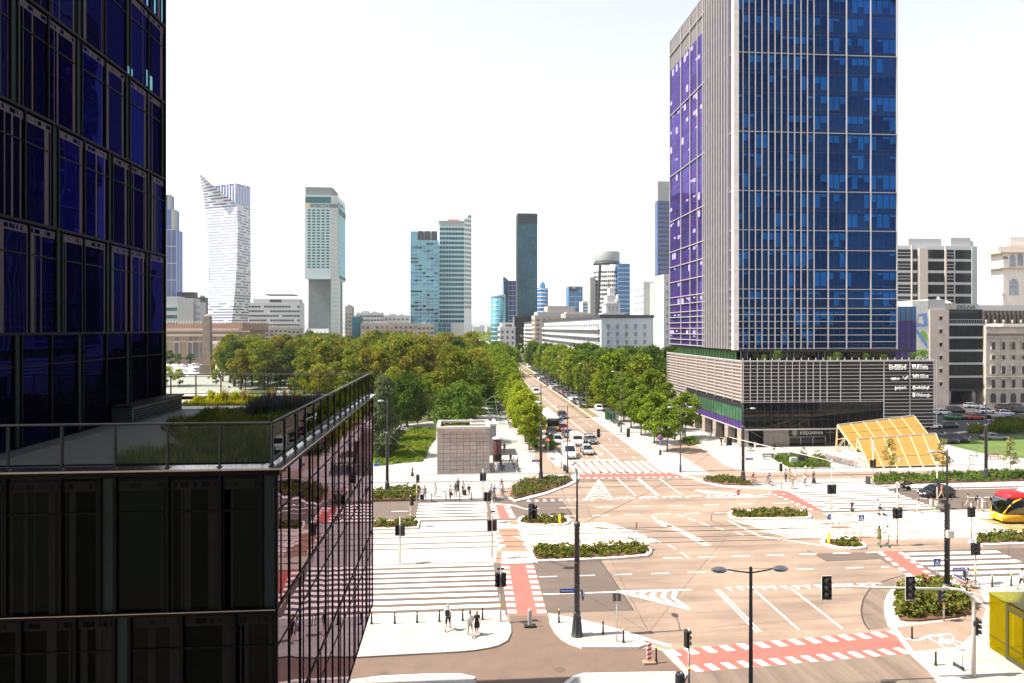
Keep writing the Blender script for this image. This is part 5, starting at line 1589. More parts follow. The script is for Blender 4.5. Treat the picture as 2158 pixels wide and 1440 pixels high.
b = Bld('office_block', 'grey stepped office block behind the long white block', 'office building', 1133, 1222, 660, 520, depth=25); b.shell(m_fgrey2); b.win(m_fwin2, 3.4, 4, .7, .4); b.part(MB().box(b.xx(1155), b.xx(1212), b.Y0 + 2, b.Y1, b.z, b.zz(645)), 'upper_storey', M('tan_cladding', (.33, .29, .26), .8))
b = Bld('apartment_block', 'small beige block with white parapet above the long block roofs', 'apartment block', 1127, 1192, 668, 440, depth=20); b.shell(m_fbeige); b.win(m_fwin, 3, 4.2, .45, .45)
b = Bld('apartment_block', 'beige block with dark attic just left of the round tower foot', 'apartment block', 1192, 1255, 664, 420, depth=20); b.shell(m_fbeige); b.win(m_fwin, 3, 4.2, .45, .45); b.roofbox(m_fgrey, .1, .8, 2)
# white building with a poster, at the end of the avenue
b = Bld('corner_house', 'pale corner building with a dark poster at the foot of the dark tower', 'building', 1053, 1086, 692, 430, depth=20); b.shell(m_fwhite); b.win(m_fwin, 3.4, 3.2, .4, .5, z0=3)
b.part(MB().box(b.xx(1057), b.xx(1083), b.Y0 + 3, b.Y1, b.z, b.zz(680)), 'upper_storey', m_fwhite)
b.part(MB().box(b.xx(1066), b.xx(1080), b.Y0 + 2.8, b.Y0 + 3, b.zz(691), b.zz(684)), 'poster', M('poster_dark', (.12, .05, .04), .6, var=.6, scale=.3))
# long white residential block along the avenue
b = Bld('apartment_block', 'long white block with loggias and a pale blue end wall facing the street', 'apartment block', 1267, 1376, 670, 262, side=1105)
b.shell(m_fwhite, parapet=False, name='walls'); b.part(MB().box(b.X0 - .6, b.X1 + .4, b.Y0 - .5, b.Y1, b.z, b.z + 1.1), 'roof_slab', m_fdark)
b.part(MB().box(b.X0 + .05, b.X1, b.Y0 - .12, b.Y0, 0, b.z - .05), 'end_wall', M('pale_blue_render', (.42, .46, .52), .8, var=.05))
h = MB(); fr_ = MB()
for i in range(6):
 for j in range(5):
  x = b.X0 + 2.1 + j * 3.6; z = b.z - 4.2 - i * 3.05
  h.box(x, x + 1.25, b.Y0 - .17, b.Y0 - .12, z, z + 1.7)
  fr_.box(x - .1, x, b.Y0 - .25, b.Y0 - .12, z - .1, z + 1.8).box(x + 1.25, x + 1.35, b.Y0 - .25, b.Y0 - .12, z - .1, z + 1.8).box(x - .2, x + 1.45, b.Y0 - .4, b.Y0 - .12, z - .2, z - .1)
b.part(h, 'end_windows', m_fwin2, True); b.part(fr_, 'window_frames', m_fwhite, True)
h = MB(); w2 = MB()
for i in range(6):
 z = b.z - 4.4 - i * 3.05
 y = b.Y0 + 3
 h.box(b.X0 - 1.2, b.X0, b.Y0 + 2, b.Y1 - 4, z - .3, z)
 while y < b.Y1 - 6:
  h.box(b.X0 - 1.2, b.X0 - 1.0, y + .2, y + 2.6, z + .01, z + 1.0)
  w2.box(b.X0 - .1, b.X0, y + .4, y + 2.2, z + .1, z + 2.1)
  y += 3.8
b.part(h, 'loggias', m_fwhite); b.part(w2, 'loggia_windows', m_fwin, True)
b = Bld('apartment_block', 'ochre older block with arcaded side farther up the avenue', 'apartment block', 1150, 1170, 684, 455, side=1104); b.shell(m_fbeige); b.win(m_fwin, 3.3, 3.5, .45, .5)
# white slab blocks and slim blue tower by the right tower
b = Bld('apartment_block', 'windowless white slab end of a tall block left of the right tower', 'apartment block', 1356, 1384, 598, 300, side=1337); b.shell(m_fwhite); b.win(m_fwin2, 3.0, 3.2, .5, .35, front=False, z0=20)
b = Bld('apartment_block', 'pale green tall block with rows of windows beside the white slab', 'apartment block', 1384, 1400, 600, 290, depth=12); b.shell(M('pale_green_render', (.36, .42, .33), .8, var=.06)); b.win(m_fwin, 3.0, 1.6, .7, .5, side=False)
b = Bld('apartment_block', 'narrow white slab edge touching the right tower', 'apartment block', 1399, 1425, 584, 250, depth=12); b.shell(m_fwhite); b.win(m_fwin2, 3.0, 2.4, .3, .3, side=False)
b = Bld('blue_tower', 'slim blue banded skyscraper with louvred top peeking left of the right tower', 'skyscraper', 1386, 1440, 423, 640, depth=9)
b.shell(g_fviolet, parapet=False); b.win(m_fdark, 4.4, 30, 1.0, .34, side=False)
h = MB().box(b.X0 + .4, b.X1, b.Y0 + .4, b.Y1, b.z, b.zz(384))
b.part(h, 'top_core', m_fgrey)
h = MB(); z = b.z
while z < b.zz(383): h.box(b.X0, b.X1, b.Y0, b.Y0 + .3, z, z + .7); z += 1.6
b.part(h, 'top_louvres', m_fgrey2)
# --- far right
b = Bld('office_block', 'cream office block with black ribbon windows right of the blue tower', 'office building', 1886, 2058, 518, 330, depth=30)
b.shell(m_fwhite, parapet=False)
zs = [b.zz(y) for y in (640, 610, 583, 556, 530)]
m_cream = M('cream_cladding', (.46, .42, .38), .7, var=.05)
for i in range(5):
 z0 = b.zz(644 - i * 24.6); z1 = b.zz(625 - i * 24.6)
 for (a, c) in ((1888, 1919), (1921, 1933), (1953, 1990), (1993, 2010), (2013, 2046)):
  b.part(MB().box(b.xx(a), b.xx(c), b.Y0 - .15, b.Y0, z0, z1), 'ribbon_window', g_fblk)
h = MB()
for i in range(5):
 for t in (.33, .66):
  z = b.zz(644 - i * 24.6 - 19 * t)
  for (a, c) in ((1888, 1919), (1993, 2010)): h.box(b.xx(a), b.xx(c), b.Y0 - .25, b.Y0 - .15, z - .12, z + .12)
b.part(h, 'window_bars', m_fwhite)
b.part(MB().box(b.xx(1934), b.xx(1952), b.Y0 - 1.2, b.Y0, 0, b.zz(524)).box(b.xx(1919), b.xx(1921), b.Y0 - .8, b.Y0, 0, b.z).box(b.xx(1990), b.xx(1993), b.Y0 - .8, b.Y0, 0, b.z), 'stone_pier', m_cream)
b.part(MB().box(b.xx(2047), b.X1, b.Y0 - .5, b.Y0 + 20, 0, b.zz(519)), 'grey_flank', m_fgrey2)
b.part(MB().box(b.xx(1920), b.xx(1990), b.Y0 + 2, b.Y1, b.z, b.zz(502)).box(b.xx(2010), b.xx(2052), b.Y0 + 2, b.Y1, b.z, b.zz(499)).box(b.xx(2048), b.xx(2064), b.Y0 + 4, b.Y1, b.z, b.zz(505)), 'plant_room', m_fgrey2)
# cream art-deco tower, half out of frame
b = Bld('cream_tower', 'cream art-deco stone tower with arched openings at the right edge', 'tower', 2114, 2230, 535, 300, depth=7)
m_crm = M('cream_stone', (.58, .53, .48), .8, var=.06, scale=.2)
b.shell(m_crm, parapet=False)
b.part(MB().box(b.xx(2105), b.X1 + 2, b.Y0 - 1, b.Y1, b.z, b.zz(532)).box(b.xx(2106), b.X1 + 2, b.Y0 - .8, b.Y1, b.zz(567), b.zz(565)), 'cornice', M('cornice_tile', (.42, .30, .22), .8))
b.part(MB().box(b.xx(2108), b.X1, b.Y0 + 1, b.Y1, b.zz(532), b.zz(520)).box(b.xx(2148), b.X1, b.Y0 + 5, b.Y1, b.zz(520), b.zz(496)).box(b.xx(2145), b.X1, b.Y0 + 4.5, b.Y1, b.zz(514), b.zz(511)), 'upper_stage', m_crm)
b.part(MB().tube([(b.xx(2156), b.Y0 + 8, b.zz(496)), (b.xx(2156), b.Y0 + 8, b.zz(475))], .15, 6), 'flagpole', m_fgrey)
def arch(mb, x0, x1, z0, z1, y, n=8):
 r = (x1 - x0) / 2; cx = (x0 + x1) / 2
 pts = [(x0, z0), (x1, z0)] + [(cx + r * math.cos(PI * k / n), z1 - r + r * math.sin(PI * k / n)) for k in range(n + 1)]
 mb.add([(px, y, pz) for px, pz in pts], [tuple(range(len(pts)))])
h = MB()
for (a, c, y0, y1) in ((2113, 2124, 544, 540), (2128, 2140, 562, 537), (2144, 2156, 560, 535), (2127, 2146, 623, 588)):
 arch(h, b.xx(a), b.xx(c), b.zz(y0), b.zz(y1), b.Y0 - .12)
b.part(h, 'arched_window', m_fwin2)
h = MB()
for (a, c, y0, y1) in ((2127, 2146, 623, 588),):
 for k in range(1, 4): h.box(b.xx(a + (c - a) * k / 4) - .06, b.xx(a + (c - a) * k / 4) + .06, b.Y0 - .2, b.Y0 - .13, b.zz(y0), b.zz(y1 + 3))
 for y in (600, 611): h.box(b.xx(a), b.xx(c), b.Y0 - .2, b.Y0 - .13, b.zz(y) - .1, b.zz(y) + .1)
h.box(b.xx(2107), b.xx(2114), b.Y0 - 1.5, b.Y0, b.zz(622), b.zz(618)).box(b.xx(2108), b.xx(2113), b.Y0 - 1.2, b.Y0, b.zz(626), b.zz(622))
b.part(h, 'window_bars', m_fwhite)
# stone stair tower with mural beside the black glass office
b = Bld('office_block', 'pale stone stair wall with slit windows joined to a black glass office', 'office building', 1960, 2000, 653, 188, depth=26)
b.shell(M('pink_stone', (.50, .42, .37), .75, var=.08, scale=.3), parapet=False)
h = MB()
for k in range(6):
 zz0 = b.zz(675 + k * 27.7)
 h.box(b.xx(1980), b.xx(1984), b.Y0 - .06, b.Y0, zz0, zz0 + 1.05)
b.part(h, 'slit_window', g_fblk)
h = MB()
for k in range(6):
 zz0 = b.zz(675 + k * 27.7)
 h.box(b.xx(1979.4), b.xx(1984.6), b.Y0 - .5, b.Y0 - .061, zz0 + 1.06, zz0 + 1.2).box(b.xx(1984.1), b.xx(1984.8), b.Y0 - .5, b.Y0 - .061, zz0, zz0 + 1.06)
b.part(h, 'window_hood', m_fgrey)
b.part(MB().box(b.xx(1959), b.xx(1995), b.Y0 + .5, b.Y1, b.z, b.zz(631)), 'plant_screen', m_fgrey2)
m_mur = M('mural_white', (.62, .62, .58), .8)
b.part(MB().box(b.xx(1925), b.xx(1959.8), b.Y0 + .5, b.Y0 + 8, 0, b.zz(634)), 'mural_wall', m_mur)
mur = MB(); yy = b.Y0 + .42
mur.mi = 0; mur.add([(b.xx(1933), yy, b.zz(690)), (b.xx(1958), yy, b.zz(688)), (b.xx(1956), yy, b.zz(660)), (b.xx(1938), yy, b.zz(662))], [(0, 1, 2, 3)])
mur.mi = 0; mur.add([(b.xx(1932), yy, b.zz(700)), (b.xx(1957), yy, b.zz(735)), (b.xx(1957), yy, b.zz(724)), (b.xx(1934), yy, b.zz(692))], [(0, 1, 2, 3)])
mur.mi = 1; mur.add([(b.xx(1940), yy - .02, b.zz(702)), (b.xx(1957), yy - .02, b.zz(720)), (b.xx(1957), yy - .02, b.zz(706)), (b.xx(1948), yy - .02, b.zz(696))], [(0, 1, 2, 3)])
mur.mi = 1; mur.add([(b.xx(1931), yy, b.zz(752)), (b.xx(1957), yy, b.zz(745)), (b.xx(1956), yy, b.zz(737)), (b.xx(1933), yy, b.zz(738))], [(0, 1, 2, 3)])
mur.mi = 2; mur.add([(b.xx(1936), yy - .03, b.zz(680)), (b.xx(1949), yy - .03, b.zz(684)), (b.xx(1946), yy - .03, b.zz(666)), (b.xx(1939), yy - .03, b.zz(668))], [(0, 1, 2, 3)])
b.part(mur, 'mural', [M('mural_blue', (.16, .30, .62), .8), M('mural_green', (.22, .46, .05), .8), M('mural_cream', (.7, .62, .45), .8)])
xa, xb = b.xx(2000.3), b.xx(2078)
b.part(MB().box(xa, xb, b.Y0 + 1.2, b.Y1, b.zz(826), b.zz(652)), 'black_wing', M('black_wing_wall', (.02, .02, .022), .5))
for k in range(5):
 z0, z1 = b.zz(820 - k * 27.7), b.zz(797 - k * 27.7)
 for j in range(4):
  w = (xb - xa) / 4
  b.part(MB().box(xa + j * w + .04, xa + (j + 1) * w - .04, b.Y0 + .9, b.Y0 + 1.19, z0, z1), 'ribbon_window', g_fblk)
 b.part(MB().box(xa, xb + .3, b.Y0 + .7, b.Y0 + 1.3, z1 + .02, z1 + .55), 'white_sill', m_fwhite)
b.part(MB().box(xa, b.xx(2068), b.Y0 + 1, b.Y0 + 1.19, b.zz(678), b.zz(660)), 'ribbon_window', g_fblk)
h = MB()
for k in range(18): h.box(xa + k * .6, xa + k * .6 + .06, b.Y0 + .4, b.Y0 + .5, b.zz(680), b.zz(674))
h.box(xa, xb, b.Y0 + .38, b.Y0 + .52, b.zz(674), b.zz(673))
b.part(h, 'balcony_rail', m_fgrey2)
sb2 = b.part(MB().box(b.xx(1996), b.xx(2066), b.Y0 + .6, b.Y0 + 1.1, b.zz(652), b.zz(640)), 'roof_sign', m_fgrey2)
text('ZIELNA', 1.5, M('sign_dark', (.04, .04, .05), .5), b.o, (b.xx(2018) - b.c[0], .55, b.zz(650.5)), align='LEFT', sx=1.15, depth=.06)
lg = MB().line([(0, 0), (.5, .9), (1.6, 1.5)], .25, 0).line([(0, 1.3), (.6, .7), (1.2, -.2)], .3, .01)
lo = lg.build('logo', M('sign_gold', (.45, .33, .08), .5), b.o); lo.location = (b.xx(2002) - b.c[0], .52, b.zz(650)); lo.rotation_euler = (PI / 2, 0, 0)
b.part(MB().lathe([(4, 0), (3, .9), (1.5, 1.5), (.3, 1.8), (.3, 2.4)], (b.xx(2020), b.Y0 + 8, b.zz(641)), 16), 'roof_dome', m_fwhite)
h = MB()
for px in (2010, 2062): h.lathe([(.55, 0), (.55, b.zz(826))], (b.xx(px), b.Y0 + 2, 0), 12)
b.part(h, 'entrance_column', m_wstone)
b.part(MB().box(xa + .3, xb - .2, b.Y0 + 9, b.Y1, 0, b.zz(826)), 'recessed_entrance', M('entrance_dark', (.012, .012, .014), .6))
# ornate stone palace
b = Bld('ornate_building', 'ornate old stone building with dark mansard and rusticated base at the right edge', 'building', 2078, 2300, 690, 190, depth=28)
m_orn = M('ornate_stone', (.44, .39, .335), .85, var=.2, scale=.6, bump=.3)
b.shell(m_orn, parapet=False)
b.part(MB().box(b.xx(2074), b.X1, b.Y0 + .8, b.Y1, b.z + 1.2, b.zz(655)), 'mansard', M('mansard_brown', (.055, .042, .035), .6, var=.3))
b.part(MB().box(b.xx(2060), b.X1, b.Y0 + 2, b.Y1, b.zz(655), b.zz(643)), 'rear_wall', m_fwhite)
h = MB()
for k in range(18): h.box(b.xx(2076 + k * 9), b.xx(2080 + k * 9), b.Y0 + .5, b.Y0 + .8, b.z + 1.2, b.zz(656))
b.part(h, 'mansard_ribs', M('mansard_rib', (.10, .08, .07), .6))
h = MB()
for y0, y1, d in ((703, 699, .6), (712, 705, .45), (795, 793, .4), (797, 796.5, .3), (820, 818, .35), (690, 688, .5)):
 h.box(b.X0 - .3, b.X1, b.Y0 - d, b.Y0, b.zz(y0), b.zz(y1))
for k in range(60): h.box(b.X0 + k * .8, b.X0 + k * .8 + .4, b.Y0 - .45, b.Y0, b.zz(709), b.zz(704))
for k in range(14):
 xx_ = b.X0 + .3 + k * 2.6
 h.lathe([(.15, 0), (.32, .25), (.2, .6), (.3, .8), (.12, 1.1)], (xx_, b.Y0 + .3, b.z + 1.0), 6)
b.part(h, 'cornices', m_orn)
h = MB(); fr_ = MB()
for j in range(9):
 xc_ = 2092 + j * 21.2
 for (y0, y1, w) in ((736, 722, 7), (757, 750, 7), (788, 772, 8), (817, 800, 8)):
  arch(h, b.xx(xc_ - w / 2), b.xx(xc_ + w / 2), b.zz(y0), b.zz(y1), b.Y0 - .2, 6)
  fr_.box(b.xx(xc_ - w / 2 - 1.2), b.xx(xc_ - w / 2 - .1), b.Y0 - .32, b.Y0, b.zz(y0 + 1), b.zz(y1 - 1.5)).box(b.xx(xc_ + w / 2 + .1), b.xx(xc_ + w / 2 + 1.2), b.Y0 - .32, b.Y0, b.zz(y0 + 1), b.zz(y1 - 1.5)).box(b.xx(xc_ - w / 2 - 1.2), b.xx(xc_ + w / 2 + 1.2), b.Y0 - .42, b.Y0, b.zz(y1 - 1.5), b.zz(y1 - 3))
 arch(h, b.xx(xc_ - 6), b.xx(xc_ + 6), b.zz(848), b.zz(828), b.Y0 - .2, 8)
b.part(h, 'windows', M('old_window', (.03, .026, .024), .4, var=.3), True); b.part(fr_, 'window_surrounds', m_orn, True)
h = MB()
for k in range(14):
 z = .3 + k * .62
 h.box(b.X0 - .1, b.X1, b.Y0 - .16, b.Y0 - .06, z, z + .48)
b.part(h, 'rustication', m_orn)
# blue glass annex behind the podium
b = Bld('glass_annex', 'small blue-violet glass building behind the louvred podium', 'office building', 1886, 1931, 646, 150, depth=14)
b.shell(m_fdark, parapet=False)
nx = 4; w = (b.X1 - b.X0) / nx
for i in range(5):
 for j in range(nx):
  z0 = 10 + i * 3.3
  b.part(MB().box(b.X0 + j * w + .05, b.X0 + (j + 1) * w - .05, b.Y0 - .06, b.Y0, z0 + .05, min(z0 + 3.25, b.z)), 'pane', g_side if i < 4 else g_fblue)
# --- brick palace behind the obelisk
b = Bld('brick_palace', 'brown brick palace wing with pale portico columns behind the obelisk', 'palace', 300, 500, 697, 410, depth=60)
m_brk = M('palace_brick', (.225, .168, .122), .85, var=.14, scale=.15)
m_pst = M('palace_stone', (.42, .34, .27), .85, var=.12, scale=.2)
b.shell(m_brk, parapet=False)
b.part(MB().box(b.X0, b.xx(500), b.Y0 + 10, b.Y1, b.z, b.zz(683)).box(b.xx(476), b.xx(507), b.Y0 + 4, b.Y1, b.z, b.zz(680)), 'attic', M('attic_brick', (.27, .165, .12), .85, var=.1))
h = MB().box(b.X0, b.X1 + 1.5, b.Y0 - 1.5, b.Y0 + 10, b.z, b.z + 1.3).box(b.X0, b.X1 + .8, b.Y0 - .8, b.Y0, b.zz(709), b.zz(704)).box(b.X0, b.X1 + .5, b.Y0 - .5, b.Y0, b.zz(721), b.zz(719))
for k in range(80): h.box(b.X0 + k * .8, b.X0 + k * .8 + .4, b.Y0 - 1.2, b.Y0 - .2, b.z - 1.0, b.z)
b.part(h, 'cornice', m_pst)
h = MB()
for px in (345, 373, 401, 412, 428, 452, 470):
 h.box(b.xx(px - 4.5), b.xx(px + 4.5), b.Y0 - .25, b.Y0, b.zz(755), b.zz(724))
 h.box(b.xx(px - 3.2), b.xx(px + 3.2), b.Y0 - .25, b.Y0, b.zz(717), b.zz(711))
b.part(h, 'windows', m_fwin, True)
for px in (345, 373, 401):
 b.part(MB().box(b.xx(px - 6), b.xx(px - 4.6), b.Y0 - .6, b.Y0, b.zz(757), b.zz(722)).box(b.xx(px + 4.6), b.xx(px + 6), b.Y0 - .6, b.Y0, b.zz(757), b.zz(722)).box(b.xx(px - 6), b.xx(px + 6), b.Y0 - .7, b.Y0, b.zz(722), b.zz(720.5)), 'window_surround', m_pst)
for px in (448, 454, 460.5, 467, 474):
 b.part(MB().lathe([(1.1, 0), (.85, .6), (.75, b.zz(727)), (1.1, b.zz(727) + .8)], (b.xx(px), b.Y0 - 5, 0), 12), 'portico_column', M('portico_stone', (.58, .52, .46), .8))
b.part(MB().box(b.xx(444), b.xx(478), b.Y0 - 7, b.Y0 - 1.6, b.zz(724.5), b.zz(719)), 'entablature', M('portico_stone', (.58, .52, .46), .8))
h = MB()
for k in range(40): h.lathe([(.2, 0), (.35, .5), (.25, 1.4), (.1, 1.8)], (b.X0 + k * 1.7, b.Y0 + 10, b.zz(683)), 5)
b.part(h, 'balustrade', m_pst)
# obelisk on its plinth
ox_, oy_ = G(437, 792)
ob = empty('obelisk', (ox_, oy_, 0), 0, 'tall weathered stone obelisk on a stepped plinth in the square', 'obelisk')
m_obs = M('obelisk_stone', (.19, .155, .12), .85, var=.25, scale=.5, bump=.3)
Dm = 323; px2 = Dm / FPX
h = MB(); z0 = 0
h.box(-3.4, 3.4, -3.4, 3.4, 0, 1.2).box(-2.6, 2.6, -2.6, 2.6, 1.2, 4.6).box(-2.9, 2.9, -2.9, 2.9, 4.6, 5.1)
h.build('plinth', m_obs, ob)
zt_ = ZZ(668, Dm); zt2 = ZZ(663, Dm)
a, c = 1.85, 1.45
MB().add([(-a, -a, 5.1), (a, -a, 5.1), (a, a, 5.1), (-a, a, 5.1), (-c, -c, zt_), (c, -c, zt_), (c, c, zt_), (-c, c, zt_), (0, 0, zt2)], [(0, 1, 5, 4), (1, 2, 6, 5), (2, 3, 7, 6), (3, 0, 4, 7), (4, 5, 8), (5, 6, 8), (6, 7, 8), (7, 4, 8)]).build('shaft', m_obs, ob)
MB().box(-9, 9, -9, 9, 0, .5).box(-6, 6, -6, 6, .5, .9).build('steps', m_pave, ob)
# smooth low curved walls of the fountain basin in the square
fb = empty('curved_bench', (*G(440, 815), 0), 0, 'pale curved low stone wall on the square below the obelisk', 'wall')
h = MB()
pts = [(14 * math.cos(a * .1) - 4, 9 * math.sin(a * .1) - 9) for a in range(2, 30)]
h.kerb(pts, .9, 0, .8); h.build('wall_ring', m_pave, fb)
# far tree line and haze-pale blocks closing the avenue
rn = random.Random(77)
for i, (px, w, yt, D) in enumerate(((1004, 14, 690, 1500), (1016, 10, 687, 1700), (1030, 8, 690, 1300), (1092, 30, 676, 1500), (985, 22, 686, 1800))):
 b = Bld('distant_building', ('faint distant block closing the street view, left of its middle', 'faint distant block at the vanishing point of the avenue', 'faint small block right of the vanishing point', 'faint distant block hidden behind the dark tower', 'faint distant block beside the white fin of the striped tower')[i], 'building', px - w / 2, px + w / 2, yt, D, depth=40)
 b.shell(m_fgrey2); b.win(m_fwin2, 4, 6, .5, .4, side=False)
# ================================================================ trees
def crown_mesh(name, R, H0, H1, nclump, nleaf, size, seed, shape='round', mat=None):
 """crown between heights H0 and H1: leaf clumps through an uneven volume"""
 rn = random.Random(seed)
 mb = MB()
 for _ in range(nclump):
  t = rn.random()
  if shape == 'round': prof = math.sin(PI * (.12 + .85 * t)) ** .7
  elif shape == 'cone': prof = (1 - t) ** .55 * min(1, .35 + 3 * t)
  else: prof = min(1, .5 + t) * (1 - t * t * .75)
  a = rn.uniform(0, 2 * PI); q = rn.random() ** .45
  rr = R * prof * q * rn.uniform(.75, 1.1)
  c = Vector((rr * math.cos(a), rr * math.sin(a), H0 + (H1 - H0) * t))
  cr = R * rn.uniform(.17, .34); ch = cr * rn.uniform(.6, .9)
  for _ in range(nleaf):
   d = Vector((rn.gauss(0, 1), rn.gauss(0, 1), rn.gauss(.25, 1)))
   d.normalize(); d *= rn.uniform(.5, 1.12)
   leaf(mb, c + Vector((d.x * cr, d.y * cr, d.z * ch)), size * rn.uniform(.6, 1.3), rn, .5)
 return mb.mesh(name, mat)
def trunk_mesh(H0, H1, r, R, seed, n=6):
 rn = random.Random(seed)
 mb = MB()
 lean = (rn.uniform(-.02, .02) * H1, rn.uniform(-.02, .02) * H1)
 top = H0 + (H1 - H0) * .75
 mb.tube([(0, 0, -.1), (lean[0] * .2, lean[1] * .2, H0 * .6), (lean[0] * .5, lean[1] * .5, H0 + (H1 - H0) * .25), (lean[0], lean[1], top)], [r * 1.25, r, r * .7, r * .15], 8)
 for k in range(n):
  z = H0 * .8 + (top - H0 * .8) * k / n * .7
  a = k * 2.4 + rn.uniform(-.4, .4); l = R * rn.uniform(.55, .85)
  mb.tube([(lean[0] * .4, lean[1] * .4, z), (l * .5 * math.cos(a), l * .5 * math.sin(a), z + l * .35), (l * math.cos(a), l * math.sin(a), z + l * .9)], [r * .45, r * .3, r * .08], 5)
 return mb.mesh('trunk', m_bark)
L_park = leafmat('park_leaf', (.10, .145, .013), (.20, .215, .022), .3, .25, .35)
L_dark = leafmat('dark_leaf', (.045, .09, .013), (.085, .13, .018), .24, .25, .35)
L_gold = leafmat('golden_leaf', (.22, .195, .018), (.12, .145, .016), .3, .2, .3)
L_brown = leafmat('browning_leaf', (.18, .14, .022), (.135, .15, .018), .28, .2, .4)
L_lime = leafmat('lime_leaf', (.20, .27, .02), (.28, .32, .025), .45, .15, .4)
L_street = leafmat('street_leaf', (.105, .17, .015), (.17, .225, .02), .35, .15, .4)
L_silver = leafmat('silver_leaf', (.13, .155, .075), (.075, .10, .045), .3, .15, .6)
L_sap = leafmat('sapling_leaf', (.26, .25, .08), (.17, .19, .06), .4, .1, 1)
TREE = {}
for key, spec in dict(
  park1=(5.2, 4.0, 14.0, 52, 62, .36, 'round', .32), park2=(4.6, 3.5, 14.5, 48, 62, .36, 'cone', .3), park3=(5.6, 4.5, 13.5, 56, 60, .38, 'dome', .34),
  near1=(5.3, 1.6, 10.8, 80, 105, .26, 'round', .26), silver=(4.2, .8, 13.2, 80, 110, .24, 'cone', .2),
  st1=(3.2, 2.7, 8.4, 60, 75, .24, 'round', .11), st2=(3.6, 2.9, 10.0, 66, 75, .26, 'cone', .13), st3=(4.1, 2.9, 11.5, 70, 72, .3, 'round', .16),
  sap=(1.35, 2.2, 5.6, 20, 34, .13, 'cone', .05), tiny=(.7, .5, 2.4, 12, 22, .11, 'cone', .03), small=(1.9, 1.2, 4.6, 26, 40, .22, 'round', .09)).items():
 R, H0, H1, nc, nl, sz, shp, tr = spec
 sd_ = sum(ord(c) for c in key)
 TREE[key] = (crown_mesh('crown', R, H0, H1, nc, nl, sz, sd_, shp, L_park), trunk_mesh(H0, H1, tr, R, sd_))
def tree(key, x, y, z, label, group=None, mat=None, scale=1.0, rz=None, sz=None, name='tree'):
 root = empty(name, (x, y, z), RT.uniform(0, 6.28) if rz is None else rz, label, 'tree', group)
 s = scale
 root.scale = (s, s, s * (sz or 1))
 c = link('crown', TREE[key][0], root)
 if mat is not None:
  c.material_slots[0].link = 'OBJECT'; c.material_slots[0].material = mat
 link('trunk', TREE[key][1], root)
 return root
RT = random.Random(31)
# individual trees one can point at
x, y = XY(968, 126); tree('near1', x, y, .1, 'big round dark green tree right behind the stone pavilion', mat=leafmat('pavilion_tree_leaf', (.075, .14, .018), (.12, .185, .025), .3, 0, .5), name='broadleaf_tree')
x, y = XY(806, 112); tree('silver', x, y, .1, 'tall silvery grey-green tree at the corner of the dark podium', mat=L_silver, name='broadleaf_tree')
x, y = XY(858, 146); tree('near1', x, y, .1, 'darkest tree beside the silvery one, over the park path', mat=L_dark, scale=1.05, name='broadleaf_tree')
x, y = XY(815, 128); tree('park2', x, y, .1, 'dark tree standing behind the silvery tree', mat=L_dark, scale=.8, name='broadleaf_tree')
x, y = XY(935, 178); tree('park2', x, y, .1, 'golden-brown tree above the round green one', mat=L_brown, scale=.98, name='broadleaf_tree')
x, y = XY(905, 158); tree('park1', x, y, .1, 'olive-green tree between the dark tree and the golden-brown one', mat=L_park, scale=.75, name='broadleaf_tree')
x, y = XY(762, 118); tree('near1', x, y, .1, 'low green tree hidden behind the far end of the podium railing', mat=L_dark, scale=.8, name='broadleaf_tree')
# the park
PARK = 'trees of the park'
lab = {'g': 'leafy green tree of the dense park canopy left of the avenue', 'o': 'golden-olive tree of the dense park canopy left of the avenue', 'b': 'rust-tinged tree of the park canopy left of the avenue', 'd': 'dark green tree of the dense park canopy left of the avenue'}
mm_ = {'g': L_park, 'o': L_gold, 'b': L_brown, 'd': L_dark}
taken = [XY(968, 126), XY(806, 112), XY(858, 146), XY(815, 128), XY(935, 178), XY(905, 158)]
yy = 158.0
row = 0
while yy < 345:
 xx = -128 + (row % 2) * 4.4 - RT.uniform(0, 2)
 while xx < 6:
  x, y = xx + RT.uniform(-2, 2), yy + RT.uniform(-2.5, 2.5)
  xx += 8.6
  px = 1079 + FPX * ((x * CA - y * SA) / (x * SA + y * CA))
  if px < 462 or px > 1062: continue
  if any((x - a) ** 2 + (y - b_) ** 2 < 36 for a, b_ in taken): continue
  if -128 < x < -70 and y < 235: continue
  if y < 166 and x < -8 and RT.random() < .6: continue
  if px < 640 and y < 240: continue
  r = RT.random()
  if px > 880: k = 'o' if r < .38 else ('b' if r < .46 else ('g' if r < .9 else 'd'))
  else: k = 'g' if r < .45 else ('o' if r < .78 else ('d' if r < .96 else 'b'))
  h = 13.6 if y < 190 else (15.5 if y < 260 else 17.0)
  zx = 'below the banded office block' if px < 640 else ('below the hotel tower' if px < 735 else ('below the low beige slab' if px < 865 else ('below the cyan glass tower' if px < 926 else ('below the striped tower' if px < 1000 else 'against the lime street trees'))))
  zy = 'front' if y < 185 else ('second' if y < 225 else ('third' if y < 270 else 'rear'))
  ll = lab[k].split(' of the')[0].split(' in the')[0] + ' of the park, ' + zy + ' ranks, ' + zx
  tree(RT.choice(('park1', 'park2', 'park3')), x, y, 0, ll, PARK + ', ' + {'g': 'green', 'o': 'golden', 'b': 'rusty', 'd': 'dark'}[k] + ' ' + zy + ' ' + zx, mm_[k], h / 14.2 * RT.uniform(.72, 1.16), name='park_tree')
 yy += 8.6; row += 1
